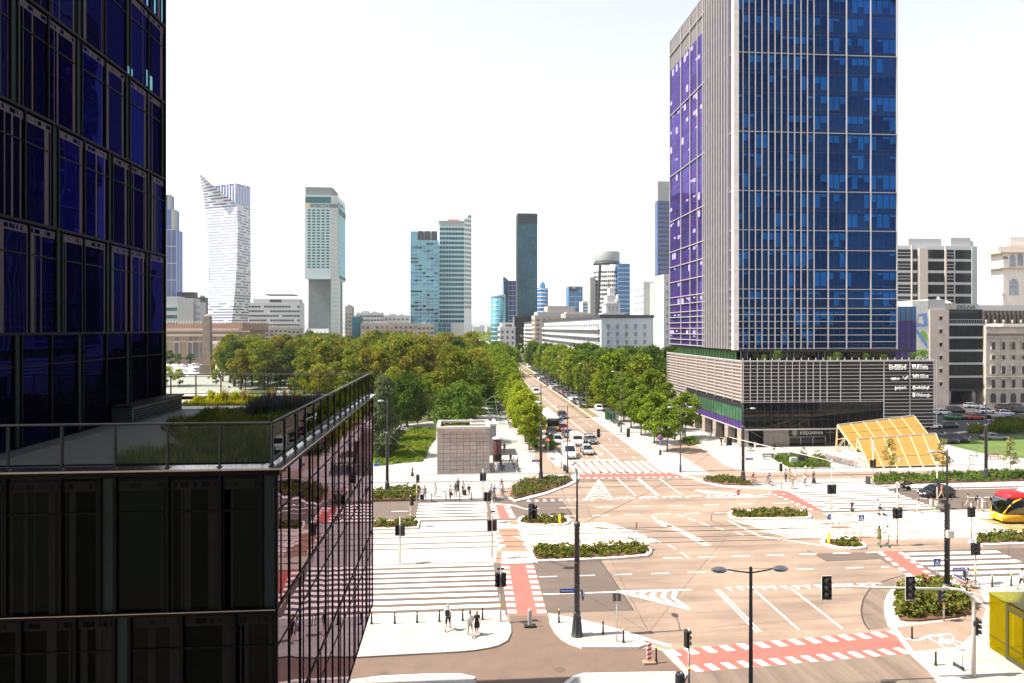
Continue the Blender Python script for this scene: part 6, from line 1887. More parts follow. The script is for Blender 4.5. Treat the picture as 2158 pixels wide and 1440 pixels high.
# left edge of the park, round the square
for i, (px, D, h, k, lb_) in enumerate(((505, 300, 12, 'd', 'dark tree at the left tip of the park, by the palace columns'), (485, 285, 8, 'g', 'small pale tree left of the dark one at the tip of the park'), (352, 250, 5.2, 'g', 'small roadside tree seen through the far railing, nearest the dark tower'),
          (377, 246, 4.6, 'g', 'second small tree behind the far railing, left of the obelisk foot'), (455, 250, 4.4, 'g', 'small tree behind the far railing just right of the obelisk'), (503, 245, 4.6, 'g', 'small round tree behind the far railing, third from the right'),
          (545, 240, 5.0, 'g', 'small yellow-green tree behind the far railing, second from the right'), (590, 236, 5.4, 'd', 'larger dark tree at the right end of the row behind the railing'), (358, 372, 6.5, 'd', 'dark bush-like tree before the brick palace wall, left'), (376, 380, 5, 'd', 'dark clipped tree before the middle palace window'), (401, 385, 5.0, 'd', 'slim dark tree beside the palace portico'))):
 x, y = XY(px, D)
 tree('small' if h < 7 else 'park1', x, y, 0, lb_, None, L_lime if (k == 'g' and h < 6) else mm_[k], h / (3.4 if h < 7 else 14.2), name='broadleaf_tree')
# bright young row left of the avenue
for i, (y, key, s) in enumerate(((117.5, 'st1', .98), (126, 'st1', 1.1), (135.5, 'st2', 1.0), (144, 'st2', .98), (153, 'st2', 1.05), (162, 'st3', 1.0), (171, 'st3', 1.05), (181, 'st3', 1.1))):
 ords = ('nearest', 'second', 'third', 'fourth', 'fifth', 'sixth', 'seventh', 'eighth')[i]
 tree(key, 12.3 + RT.uniform(-.2, .2), y, .1, ords + ' bright lime tree from the crossing, left pavement of the avenue', 'lime trees along the left pavement', L_lime if i < 5 else L_street, s, name='street_tree')
for i in range(18):
 tree('st3', 12.6 + RT.uniform(-.5, .5), 192 + i * 13, .1, 'street tree farther along left side of avenue, ' + ('just past the bright limes' if i < 6 else ('opposite the parked row' if i < 12 else 'near the far end')), 'far street trees, left, ' + ('near' if i < 6 else ('middle' if i < 12 else 'far')), L_street, RT.uniform(1.0, 1.2), name='street_tree')
for i in range(12):
 tree('st3', 5 + RT.uniform(-1, 1), 176 + i * 15, .1, 'street tree of the second left row, against the park', 'second row of street trees, left', L_street if i % 2 else L_park, RT.uniform(1.05, 1.25), name='street_tree')
# right side of the avenue
for i, (x, y, key, s) in enumerate(((36.0, 114.8, 'st1', .93), (36.1, 123, 'st1', 1.05), (43.7, 128, 'st1', 1.0), (36.2, 132.5, 'st2', .95), (36.6, 142, 'st2', 1.0), (43.5, 139, 'st2', .95), (37.5, 152, 'st3', .95), (43.8, 151, 'st3', 1.0))):
 ords = ('nearest street tree in front of the podium, casting shade on the white paving', 'second street tree right of the avenue, behind the nearest one', 'street tree close to the green glass of the podium', 'third street tree right of the avenue, by the bus shelter', 'tree over the bus shelter roof', 'inner tree between bus shelter and podium', 'larger tree left of the podium, above the shelter', 'larger inner tree against the louvred side of the podium')[i]
 tree(key, x, y, .1, ords, None, L_street, s, name='street_tree')
for i in range(20):
 tree('st3', 37.6 + RT.uniform(-.5, .5), 164 + i * 9.5, .1, 'street tree in front row right of avenue, ' + ('over the first parked cars' if i < 6 else ('over the middle parked cars' if i < 13 else 'near the far end')), 'far street trees, right, ' + ('near' if i < 6 else ('middle' if i < 13 else 'far')), (L_street, L_park, L_street, L_lime, L_dark)[i * 3 % 5], RT.uniform(.78, 1.28), name='street_tree')
def gz(v): return 'nearest the podium' if v < 195 else ('middle ranks' if v < 240 else 'rear ranks below the white slab')
yy = 170
while yy < 300:
 xx = 45 + RT.uniform(-1, 1)
 while xx < 45 + (yy - 120) * .28:
  tree(RT.choice(('park1', 'park3')), xx + RT.uniform(-1.5, 1.5), yy + RT.uniform(-2, 2), 0, 'dense tree of the grove right of the avenue, ' + gz(yy), 'grove trees, ' + gz(yy), L_dark if RT.random() < .6 else RT.choice((L_park, L_street)), RT.uniform(.75, 1.15), name='park_tree')
  xx += 8
 yy += 8.5
for i in range(10):
 tree('st3', 21.2 + (i % 2) * 3.2 + RT.uniform(-.4, .4), 296 + i * 13, .0, 'tree on the median closing the view up the avenue', 'median trees', L_street, RT.uniform(1.0, 1.15), name='street_tree')
# saplings by the metro canopy
for i, (px, py, lb_) in enumerate(((1876, 1010, 'slender pale sapling in front of the yellow canopy, left of the pair'), (1987, 1010, 'slender sapling at the right end of the yellow canopy'), (2130, 1009, 'slender sapling by the lawn at the right edge'))):
 x, y = G(px, py, .12); tree('sap', x, y, .12, lb_, 'saplings along the tram street', L_sap, 1.0, name='sapling')
for i, (px, py, lb_) in enumerate(((1694, 972, 'tiny sapling at the left back of the plaza flower bed'), (1724, 978, 'tiny yellowish sapling at the right of the plaza flower bed'))):
 x, y = G(px, py, .12); tree('tiny', x, y, .12, lb_, 'tiny saplings in the plaza bed', L_sap, 1.0, name='sapling')
# hedges
for i, (pts, h, lb_) in enumerate(((((2040, 915), (2092, 914), (2090, 903), (2046, 905)), 1.0, 'low clipped hedge at the edge of the car park lawn, the nearer piece'), (((2090, 918), (2158, 916), (2200, 900), (2100, 899)), 2.2, 'tall rounded hedge on the lawn at the right edge'),
         (((1222, 862), (1255, 862), (1250, 850), (1222, 850)), 1.3, 'clipped hedge at the end of the parked cars right of the avenue'))):
 poly = [G(a, c) for a, c in pts]
 b = MB(); xs = [p[0] for p in poly]; ys = [p[1] for p in poly]
 for _ in range(int((max(xs) - min(xs)) * (max(ys) - min(ys)) * 6) + 30):
  p = (RT.uniform(min(xs), max(xs)), RT.uniform(min(ys), max(ys)))
  if inside(p, poly):
   for _ in range(10): leaf(b, Vector((p[0] + RT.gauss(0, .2), p[1] + RT.gauss(0, .2), h * RT.random() ** .5)), .2, RT, .5)
 tag(b.build('hedge', L_park), lb_, 'hedge')
# woods closing the far end of the avenue: nobody could count them
b = MB()
for _ in range(1600):
 x, y = RT.uniform(-60, 120), RT.uniform(560, 1300)
 if 15 < x < 36 and y < 900: continue
 for _ in range(3):
  leaf(b, Vector((x + RT.gauss(0, 3), y + RT.gauss(0, 3), RT.uniform(3, 15))), 2.2, RT, .5)
tag(b.build('distant_wood', L_park), kind='stuff')
# ================================================================ vehicles
m_carglass = glass('car_glass', (.012, .014, .016), (.85, .9, .95), 1.55, .03, 0, 1)
m_tramglass = glass('tram_glass', (.006, .007, .008), (.16, .17, .19), 1.4, .03)
m_hlamp = M('headlight_glass', (.62, .64, .66), .15, .4, var=.05)
m_tlamp = M('tail_light_red', (.35, .012, .012), .3, var=.05)
m_plate = M('number_plate', (.7, .7, .68), .5, var=.03)
m_trim = M('black_trim', (.015, .015, .016), .5, var=.1)
PAINT = {}
def paint(n, rgb, metal=.0):
 PAINT[n] = M('car_paint_' + n, rgb, .3, metal, var=.03, coat=.7)
 return PAINT[n]
for n, c, mt in (('white', (.74, .74, .73), 0), ('silver', (.40, .41, .43), .5), ('grey', (.10, .11, .125), .3), ('black', (.012, .013, .016), 0), ('blue', (.06, .14, .27), .2), ('red', (.45, .02, .03), 0),
     ('pink', (.50, .03, .10), 0), ('green', (.005, .16, .06), .1), ('darkblue', (.02, .035, .07), .2), ('beige', (.42, .36, .30), .3)):
 paint(n, c, mt)
def wheel(parent, x, y, r, w, sx):
 wl = MB().lathe([(r * .55, -w / 2), (r * .93, -w / 2), (r, -w * .3), (r, w * .3), (r * .93, w / 2), (r * .55, w / 2)], n=14).build('wheel', m_rubber, parent, (x, y, r))
 wl.rotation_euler = (0, PI / 2, 0)
 rim = MB().lathe([(0.001, w * .42 * sx), (r * .5, w * .46 * sx), (r * .62, w * .4 * sx)], n=10)
 rim.build('rim', m_galv, wl)
 return wl
def car(kind):
 """front faces -Y. body shell lofted over stations, glass house, wheels, lights"""
 sp = dict(hatch=dict(L=4.2, W=1.78, H=1.5, hood=.88, belt=.95, y=(-2.1, -1.95, -1.0, 1.75, 2.1), cab=(-1.15, -.35, 1.35, 1.95), r=.32),
    sedan=dict(L=4.7, W=1.82, H=1.45, hood=.86, belt=.93, y=(-2.35, -2.2, -1.0, 1.7, 2.35), cab=(-1.1, -.25, 1.0, 1.75), r=.33),
    suv=dict(L=4.6, W=1.88, H=1.68, hood=1.02, belt=1.08, y=(-2.3, -2.15, -1.1, 2.0, 2.3), cab=(-1.2, -.5, 1.65, 2.2), r=.37),
    van=dict(L=5.2, W=1.98, H=2.05, hood=1.15, belt=1.22, y=(-2.6, -2.4, -1.5, 2.5, 2.6), cab=(-1.75, -.95, 2.5, 2.59), r=.34))[kind]
 L, W, Hh, hood, belt, ys, cab, r = sp['L'], sp['W'], sp['H'], sp['hood'], sp['belt'], sp['y'], sp['cab'], sp['r']
 root = empty('car', (0, 0, -50), 0, 'x', 'van' if kind == 'van' else 'car')
 P = PAINT['white']
 w = W / 2
 st = [(ys[0], w * .74, .34, hood * .62), (ys[0] + .1, w * .86, .24, hood * .78), (ys[1] + .15, w * .95, .2, hood * .9), (cab[0] + .05, w, .2, hood), (0, w, .2, belt), (ys[3], w * .98, .2, belt + .02), (ys[4] - .1, w * .9, .24, belt - .05), (ys[4], w * .8, .36, belt - .2)]
 b = MB(); b.s = True
 rows = []
 for y, hw, z0, z1 in st:
  zm_ = z0 + (z1 - z0) * .55
  rows.append([(-hw * .93, y, z0), (-hw, y, z0 + .12), (-hw, y, zm_), (-hw * .95, y, z1 - .04), (-hw * .8, y, z1), (hw * .8, y, z1), (hw * .95, y, z1 - .04), (hw, y, zm_), (hw, y, z0 + .12), (hw * .93, y, z0)])
 n = 10
 vs = [v for rr in rows for v in rr]
 fs = []
 for i in range(len(rows) - 1):
  for j in range(n):
   fs.append((i * n + j, (i + 1) * n + j, (i + 1) * n + (j + 1) % n, i * n + (j + 1) % n))
 b.add(vs, fs)
 b.add(rows[0], [tuple(range(n))], False); b.add(rows[-1], [tuple(reversed(range(n)))], False)
 # roof and pillars
 wr = w * (.72 if kind != 'van' else .86); wb = w * .93
 c0, c1, c2, c3 = cab
 zb = belt - .02
 B = [(-wb, c0, hood - .02), (wb, c0, hood - .02), (wb, c3, zb), (-wb, c3, zb)]
 T = [(-wr, c1, Hh - .05), (wr, c1, Hh - .05), (wr, c2, Hh - .05), (-wr, c2, Hh - .05)]
 b.s = False
 b.add([(-wr - .02, c1 - .03, Hh - .07), (wr + .02, c1 - .03, Hh - .07), (wr + .02, c2 + .05, Hh - .07), (-wr - .02, c2 + .05, Hh - .07), (-wr * .85, c1 + .15, Hh), (wr * .85, c1 + .15, Hh), (wr * .85, c2 - .12, Hh), (-wr * .85, c2 - .12, Hh)],
   [(0, 1, 5, 4), (1, 2, 6, 5), (2, 3, 7, 6), (3, 0, 4, 7), (4, 5, 6, 7), (0, 3, 2, 1)])
 for i in range(4): b.bar(B[i], T[i], .09, .09)
 for s in (-1, 1):
  for t in ((.42,) if kind != 'van' else (.3, .62)):
   yb_ = c0 + (c3 - c0) * t; yt_ = c1 + (c2 - c1) * t
   b.bar((s * wb, yb_, zb), (s * wr, yt_, Hh - .06), .10, .05)
 if kind == 'van':                                    # closed load bay
  for s in (-1, 1):
   b.add([(s * (wb + .01), .1, zb), (s * (wb + .01), c3, zb), (s * (wr + .01), c2, Hh - .06), (s * (wr + .01), .15, Hh - .06)], [(0, 1, 2, 3), (3, 2, 1, 0)])
 b.mi = 1
 for s in (-1, 1):
  for yy in (-L * .31, L * .29):                   # wheel arches
   b.add([(s * (w + .004), yy + (r + .07) * math.cos(a * PI / 8), r * .95 + (r + .07) * math.sin(a * PI / 8)) for a in range(9)], [tuple(range(9)) if s < 0 else tuple(reversed(range(9)))])
 b.box(-w * .6, w * .6, ys[0] - .01, ys[0] + .1, .36, .52)
 b.box(-w * .95, w * .95, ys[0] + .25, ys[4] - .25, .17, .25)
 for s in (-1, 1):
  b.cbox(s * (w + .1), c0 + .35, belt + .06, .2, .1, .14)
 b.build('body', [P, m_trim], root)
 def quad(a, c, d, e, off):
  q = [Vector(v) for v in (a, c, d, e)]
  nrm = (q[1] - q[0]).cross(q[3] - q[0]).normalized() * off
  cen = sum(q, Vector()) / 4
  q = [cen + (v - cen) * .97 + nrm for v in q]
  return MB().add(q + [v - nrm * 3 for v in q], [(0, 1, 2, 3), (7, 6, 5, 4), (0, 4, 5, 1), (1, 5, 6, 2), (2, 6, 7, 3), (3, 7, 4, 0)])
 quad(B[0], B[1], T[1], T[0], .01).build('windscreen', m_carglass, root)
 quad(B[2], B[3], T[3], T[2], .01).build('rear_window', m_carglass, root)
 quad(B[1], B[2], T[2], T[1], .005).build('side_window', m_carglass, root)
 quad(B[3], B[0], T[0], T[3], .005).build('side_window', m_carglass, root)
 for s in (-1, 1):
  for yy in (-L * .31, L * .29): wheel(root, s * (w - .1), yy, r, .21, s)
  MB().bev(s * w * .68 - .2, s * w * .68 + .2, ys[0] - .0, ys[0] + .2, hood * .62, hood * .78, .04).build('headlight', m_hlamp, root)
  MB().bev(s * w * .72 - .15, s * w * .72 + .15, ys[4] - .14, ys[4] + .01, belt - .28, belt - .08, .03).build('tail_light', m_tlamp, root)
 MB().box(-.26, .26, ys[0] - .025, ys[0] - .012, .40, .51).build('number_plate', m_plate, root)
 return root
CARS = {k: car(k) for k in ('hatch', 'sedan', 'suv', 'van')}
USED = set()
def put(kind, col, x, y, rz, label, group=None, z=0.0, scale=1.0):
 m = {'car_paint_white': PAINT[col]}
 if kind not in USED:
  USED.add(kind)
  o = CARS[kind]
  if col != 'white':
   for ch in o.children:
    for s in ch.material_slots:
     if s.material == PAINT['white']: s.link = 'OBJECT'; s.material = PAINT[col]
  o.location = (x, y, z); o.rotation_euler = (0, 0, rz)
  o['label'] = label
  if group: o['group'] = group
 else:
  src = CARS[kind]
  o = copy_tree(src)
  for ch in o.children:
   for i, s in enumerate(ch.material_slots):
    if ch.data.materials[i] == PAINT['white']: s.link = 'OBJECT'; s.material = PAINT[col]
  o.location = (x, y, z); o.rotation_euler = (0, 0, rz); o['label'] = label
  if group: o['group'] = group
  elif 'group' in o: del o['group']
 o.scale = (scale,) * 3
 return o
QG = 'cars queuing at the crossing'
for kind, col, px, py, lab in (('van', 'white', 1203, 968, 'white panel van at the head of the left queue lane'), ('hatch', 'silver', 1242, 961, 'silver car at the head of the queue, beside the white van'), ('van', 'white', 1219, 941, 'white pick-up van second in the queue, behind the silver car'),
        ('suv', 'grey', 1249, 938, 'dark grey SUV second in the right queue lane'), ('hatch', 'white', 1178, 938, 'white hatchback behind the white panel van'), ('sedan', 'grey', 1200, 924, 'dark sedan third in the middle queue lane'),
        ('suv', 'black', 1166, 922, 'black SUV in front of the bus in the left lane'), ('hatch', 'pink', 1190, 911, 'pinkish red hatchback beside the bus front'), ('hatch', 'blue', 1181, 896, 'light blue car behind the red hatchback'),
        ('suv', 'black', 1188, 884, 'black SUV driving alone in the lane right of the bus'), ('sedan', 'white', 1134, 852, 'white sedan driving behind the bus'), ('van', 'white', 1131, 832, 'white delivery van in the middle of the avenue'),
        ('van', 'white', 1094, 812, 'white van in the side lane by the left trees'), ('hatch', 'white', 1116, 855, 'white car directly behind the bus in the left lane'), ('van', 'white', 1115, 776, 'farthest white van on the avenue')):
 x, y = G(px, py)
 put(kind, col, x, y + 2.2, 0, lab, QG)
rn = random.Random(17)
PK = 'cars parked along the avenue'
cols = ['grey', 'silver', 'black', 'grey', 'darkblue', 'black', 'black', 'grey', 'white', 'red', 'black', 'darkblue']  # mostly dark paints: tree shade over the parked row is put into them
for i in range(34):
 y = 180 + i * 3.4
 put(('hatch', 'sedan', 'suv')[i % 3], cols[(i * 5) % 12], 33.9 + .004 * (y - 180), y, math.radians(55), ('nearest', 'second', 'third', 'fourth', 'fifth', 'sixth')[i] + ' car of the slanted parked row right of the avenue' if i < 6 else 'car in the shaded slanted parking row right of the avenue', PK if i >= 6 else 'first cars parked along the avenue', PZ)
x, y = G(1262, 866); put('hatch', 'white', x, y, math.radians(0), 'white car parked alone on the paving beyond the bus shelter', None, PZ)
for i in range(9):
 put(('hatch', 'suv')[i % 2], cols[i], 15.3, 165 + i * 6.5, 0, 'car parked in the strip left of the avenue behind the lime trees', 'cars parked left of the avenue', PZ)
LOT = 'cars in the car park on the right'
for kind, col, px, py, deg, lab in (('sedan', 'green', 2011, 884, 95, 'bright green car in the car park'), ('sedan', 'red', 2052, 884, 95, 'red car right of the green one in the car park'), ('suv', 'black', 2014, 870, 95, 'black SUV behind the green car'),
         ('hatch', 'white', 1985, 874, 95, 'white car half hidden by the podium corner, rear row'), ('hatch', 'silver', 2049, 860, 80, 'silver car by the entrance columns of the black glass office'), ('suv', 'white', 2076, 872, 90, 'white SUV in the middle of the rear row'),
         ('sedan', 'black', 2117, 863, 85, 'black sedan in front of the ornate building'), ('sedan', 'darkblue', 2090, 882, 90, 'dark blue car behind the police van'), ('hatch', 'white', 2116, 876, 90, 'pale hatchback just behind the police van'),
         ('suv', 'black', 2150, 870, 90, 'black SUV at the right edge of the car park'), ('sedan', 'darkblue', 2094, 906, 80, 'dark blue sedan in front of the police van'), ('sedan', 'black', 1996, 902, 95, 'black sedan beside the podium corner'),
         ('sedan', 'grey', 2094, 928, 85, 'grey sedan parked nearest the lawn'), ('suv', 'darkblue', 1990, 934, 60, 'dark car partly hidden by the yellow canopy'), ('suv', 'black', 2012, 932, 60, 'black car right of the yellow canopy'),
         ('hatch', 'white', 1962, 903, 90, 'white car peeking out behind the yellow canopy'), ('hatch', 'black', 2142, 862, 90, 'black hatchback farthest right in the rear row'), ('suv', 'grey', 2130, 888, 90, 'grey SUV at the right end of the police van row')):
 x, y = G(px, py, .1)
 put(kind, col, x, y, math.radians(deg), lab, LOT, .1)
x, y = G(1973, 1047); put('hatch', 'black', x, y, math.radians(-90), 'black hatchback waiting behind the zebra on the tram street', None)
SQ = 'vehicles on the palace square'
for i in range(34):
 px = rn.uniform(352, 600); py = rn.uniform(762, 789)
 if 418 < px < 458 and py > 778: continue
 x, y = G(px, py)
 put(rn.choice(('hatch', 'sedan', 'suv', 'van')), rn.choice(('white', 'white', 'silver', 'grey', 'black', 'white')), x, y, rn.choice((PI / 2, PI / 2, 0, .6)), 'small distant car parked on the square in front of the brick palace', SQ, .05)
# police van
pv = put('van', 'silver', *G(2112, 897, .1), math.radians(85), 'silver and blue police van in the car park', None, .1, 1.18)
pv.name = 'police_van'
MB().box(-1.01, -.995, -1.0, 2.4, .75, 1.05).box(.995, 1.01, -1.0, 2.4, .75, 1.05).build('blue_stripe', m_blue, pv)
MB().bev(-.6, .6, -.7, -.4, 2.05, 2.17, .03).build('light_bar', m_blue, pv)
# ---- low-floor tram
def section(w, h, y, bulge=0):
 return [(-w, y, .35), (-w, y, 1.05), (-w * .99, y, 2.4), (-w * .93, y, 3.0), (-w * .75, y, 3.3), (w * .75, y, 3.3), (w * .93, y, 3.0), (w * .99, y, 2.4), (w, y, 1.05), (w, y, .35)]
m_tyel = M('tram_yellow', (.58, .31, .005), .45, var=.03)
m_tred = M('tram_red', (.34, .006, .010), .5, var=.04)
tr = empty('tram', (*G(2083, 1096), 0), 0, 'yellow and red low-floor tram entering from the right edge', 'tram')
tr.location.y = 70.5; tr.location.x += .3; tr.rotation_euler = (0, 0, PI / 2)     # nose faces -X
# local: nose at y=0.. body runs to -Y  -> rotated so that local -Y is world +X
tr.rotation_euler = (0, 0, PI / 2)
w = 1.2
prof = [(.0, .74), (.12, .88), (.45, .97), (1.0, 1.0), (1.8, 1.0), (30, 1.0)]
lo = MB(); lo.s = True
rows = []
for d, f in prof: rows.append([(-w * f, -d, .3), (-w * f * 1.01, -d - .0, .9), (-w * f, -d - .15, 1.0), (w * f, -d - .15, 1.0), (w * f * 1.01, -d, .9), (w * f, -d, .3)])
vs = [v for r_ in rows for v in r_]; fs = []
for i in range(len(rows) - 1):
 for j in range(6): fs.append((i * 6 + j, i * 6 + (j + 1) % 6, (i + 1) * 6 + (j + 1) % 6, (i + 1) * 6 + j))
lo.add(vs, fs); lo.add(rows[0], [tuple(reversed(range(6)))], False)
lo.build('lower_body', m_tyel, tr)
up = MB(); up.s = True
rows = []
for d, f in prof:
 d2 = d + .15
 rows.append([(-w * f, -d2, 1.0), (-w * f, -d2 - .15, 2.0), (-w * f * .97, -d2 - .4, 2.75), (w * f * .97, -d2 - .4, 2.75), (w * f, -d2 - .15, 2.0), (w * f, -d2, 1.0)])
vs = [v for r_ in rows for v in r_]; fs = []
for i in range(len(rows) - 1):
 for j in range(6): fs.append((i * 6 + j, i * 6 + (j + 1) % 6, (i + 1) * 6 + (j + 1) % 6, (i + 1) * 6 + j))
up.add(vs, fs); up.add(rows[0], [tuple(reversed(range(6)))], False)
up.build('window_band', m_tramglass, tr)
for nm_, m_, pr_ in (('roof_front', m_tred, [(.0, .74), (.12, .88), (.45, .97), (1.0, 1.0), (2.2, 1.0)]), ('roof', m_plate, [(2.21, 1.0), (30, 1.0)])):
 rf = MB(); rf.s = True
 rows = []
 for d, f in pr_:
  d2 = d + .62
  rows.append([(-w * f * .99, -d2, 2.76), (-w * f * .97, -d2 - .05, 3.0), (-w * f * .8, -d2 - .3, 3.28), (w * f * .8, -d2 - .3, 3.28), (w * f * .97, -d2 - .05, 3.0), (w * f * .99, -d2, 2.76)])
 vs = [v for r_ in rows for v in r_]; fs = []
 for i in range(len(rows) - 1):
  for j in range(6): fs.append((i * 6 + j, i * 6 + (j + 1) % 6, (i + 1) * 6 + (j + 1) % 6, (i + 1) * 6 + j))
 rf.add(vs, fs); rf.add(rows[0], [tuple(reversed(range(6)))], False)
 rf.build(nm_, m_, tr)
b = MB()
for s in (-1, 1): b.box(min(s * w * .97, s * (w + .02)), max(s * w * .97, s * (w + .02)), -30, -2.8, 2.72, 3.0)
b.build('red_cornice', m_tred, tr)
for s in (-1, 1):                                       # yellow sweep framing the windscreen
 MB().tube([(s * w * .70, -.10, .98), (s * w * .88, -.55, 1.9), (s * w * 1.0, -1.15, 2.5), (s * w * 1.0, -1.9, 2.8)], [.09, .09, .1, .09], 6).build('screen_frame', m_tyel, tr)
 MB().bev(s * .62 - .18, s * .62 + .18, -.14, .03, .72, .92, .03).build('headlight', m_hlamp, tr)
 MB().bar((s * 1.15, -.9, 2.5), (s * 1.45, -.6, 2.3), .05).cbox(s * 1.47, -.6, 2.15, .12, .18, .4).build('mirror', m_trim, tr)
MB().box(-.6, .6, -.56, -.5, 2.42, 2.66).build('destination_sign', M('amber_sign', (.25, .16, .02), .6, var=.3, scale=20), tr)
for k in range(9):
 b = MB()
 for s in (-1, 1): b.box(min(s * w, s * (w + .012)), max(s * w, s * (w + .012)), -4 - k * 2.9, -3.75 - k * 2.9, 1.0, 2.75)
 b.build('window_pillar', m_tyel if k % 2 else m_trim, tr)
for k, (a, c) in enumerate(((-6.5, -3.2), (-12, -8.2), (-18, -14))):
 MB().bev(-.8, .8, a, c, 3.28, 3.62, .08).build('roof_equipment', m_plate, tr)
MB().bar((-.5, -7, 3.3), (.5, -7, 3.3), .08).bar((0, -7, 3.3), (0, -7.8, 3.9), .06).bar((0, -7.8, 3.9), (0, -7.2, 4.3), .05).build('pantograph', m_trim, tr)
MB().box(-1.1, 1.1, -28, -.6, .05, .299).build('skirt', m_trim, tr)
# tram local +Y is the nose direction; turn it to world -X
tr.rotation_euler = (0, 0, PI / 2)
# ---- city bus in the left lane
bs = empty('bus', (*G(1160, 911), 0), 0, 'yellow and red articulated city bus with pale roof in the left lane', 'bus')
bs.location.x = 19.3
MB().bev(-1.27, 1.27, 0, 12, .3, 1.2, .1).build('lower_body', m_tyel, bs)
MB().bev(-1.26, 1.26, .05, 11.95, 1.2, 2.75, .08).build('window_band', m_carglass, bs)
MB().bev(-1.27, 1.27, .1, 11.9, 2.751, 3.05, .12).build('roof', m_plate, bs)
MB().box(-1.28, 1.28, -.02, .3, .35, .8).build('bumper', m_tred, bs)
for s in (-1, 1):
 MB().bev(s * .95 - .2, s * .95 + .2, -.05, .05, .62, .85, .03).build('headlight', m_hlamp, bs)
 for yy in (2.6, 8.8): wheel(bs, s * 1.12, yy, .48, .28, s)
 MB().cbox(s * 1.4, -.15, 2.2, .16, .12, .42).build('mirror', m_trim, bs)
MB().box(-.85, .85, -.01, .02, 2.4, 2.68).build('destination_sign', M('amber_sign', (.25, .16, .02), .6, var=.3, scale=20), bs)
MB().bev(-1.2, 1.2, 12.0, 13.0, .5, 2.9, .05).build('bellows', m_trim, bs)
rr_ = MB().bev(-1.27, 1.27, 13, 18, .3, 1.2, .1); rr_.build('rear_body', m_tyel, bs)
MB().bev(-1.26, 1.26, 13.05, 17.95, 1.2, 2.75, .08).build('window_band', m_carglass, bs)
MB().bev(-1.27, 1.27, 13.1, 17.9, 2.751, 3.05, .12).build('roof', m_plate, bs)
MB().bev(-.7, .7, 3, 6, 3.05, 3.3, .06).build('roof_unit', m_plate, bs)
# ================================================================ street furniture
m_pole = M('mast_paint_graphite', (.045, .05, .058), .42, var=.12, scale=2)
m_white_pole = M('pole_pale_paint', (.52, .49, .44), .5, var=.1, scale=2)
m_sblack = M('signal_black', (.010, .010, .011), .5, var=.1)
m_lens = M('dark_signal_lens', (.025, .018, .016), .2, var=.2)
m_lamp = M('lamp_head_grey', (.33, .34, .35), .35, .4, var=.06)
m_signw = M('sign_white_sheet', (.75, .75, .74), .45, var=.04)
m_signback = M('sign_back', (.16, .16, .16), .5, .3, var=.1)
m_band = M('yellow_reflector', (.80, .56, .03), .4, var=.05)
def lamp_head(parent, x, y, z, ang=0, s=1.0):
 o = MB().lathe([(0.001, -.13), (.28, -.10), (.40, -.02), (.40, .02), (.25, .10), (0.001, .14)], n=16, sx=1.0, sy=.62).build('lamp_head', m_lamp, parent, (x, y, z))
 o.rotation_euler = (0, 0, ang); o.scale = (s, s, s)
 return o
def mast(px, py, h, label, arms=(), thick=7.6, sign=None, z=PZ, group='tall dark masts round the junction', extra=None):
 x, y = G(px, py)
 root = empty('street_mast', (x, y, z), 0, label, 'mast', group)
 b = MB().lathe([(.42, 0), (.42, .06), (.36, .10), (.32, .4), (.25, 1.1), (.23, 1.45), (.26, 1.48), (.26, 1.58), (.22, 1.62), (.22, 1.7)], n=16)
 for k in range(10):
  a = 2 * PI * k / 10
  b.bar((.37 * math.cos(a), .37 * math.sin(a), .1), (.25 * math.cos(a), .25 * math.sin(a), 1.35), .03)
 b.build('flared_base', m_pole, root)
 c = MB().lathe([(.20, 1.7), (.19, thick), (.23, thick + .02), (.23, thick + .2), (.18, thick + .3), (.085, thick + .36)], n=16)
 for zz in (3.6, 5.1): c.lathe([(.215, zz), (.215, zz + .05)], n=16)
 c.build('column', m_pole, root)
 MB().lathe([(.085, thick + .36), (.06, h), (.001, h + .05)], n=10).build('upper_pole', m_pole, root)
 MB().bev(-.1, .1, .2, .32, 1.0, 1.6, .02).build('access_box', m_pole, root)
 for (dx, dy, zz, up) in arms:
  l = math.hypot(dx, dy)
  MB().tube([(0, 0, zz - up), (dx * .5, dy * .5, zz - up * .3), (dx, dy, zz)], .04, 6).build('lamp_arm', m_pole, root)
  lamp_head(root, dx * (1 + .3 / l), dy * (1 + .3 / l), zz, math.atan2(dy, dx))
 return root
def street_sign(root, txt, x0, x1, z, m=None, y=-.26):
 p = MB().box(min(x0, x1), max(x0, x1), y - .015, y + .015, z, z + .28).build('street_sign', m_blue, root)
 MB().box(min(x0, x1), max(x0, x1), y - .018, y + .016, z - .045, z - .001).build('red_strip', m_red, p)
 if txt: text(txt, .19, m_signw, p, ((x0 + x1) / 2, y - .022, z + .08), depth=.003, sx=.78)
 return p
m1 = mast(1216, 1343, 11.6, 'tall dark mast on the white corner island, nearest to the camera', arms=[(.1, 2.2, 11.5, .5)])
street_sign(m1, 'Marszałkowska', -1.25, -.22, 3.1)
pn = MB().box(.24, .55, -.02, .01, 2.5, 3.2); pn.build('pennant_white', m_signw, m1)
MB().add([(.24, -.03, 3.2), (.36, -.03, 3.2), (.5, -.03, 2.5), (.4, -.03, 2.5)], [(0, 1, 2, 3)]).build('pennant_blue', m_blue, m1)
MB().add([(.24, -.03, 2.8), (.3, -.03, 2.7), (.5, -.03, 2.42), (.4, -.03, 2.42)], [(0, 1, 2, 3)]).build('pennant_red', m_red, m1)
m2 = mast(1140, 1018, 13.6, 'tall dark mast with twin lamps in the shrub bed left of the avenue', arms=[(-1.15, 0, 13.3, .15), (1.15, 0, 13.3, .15)])
street_sign(m2, 'Świętokrzyska', -1.3, -.22, 2.9)
mast(816, 1042, 12.1, 'tall dark mast on the station forecourt beside the dark podium', arms=[(-.5, -.1, 12.0, .4)])
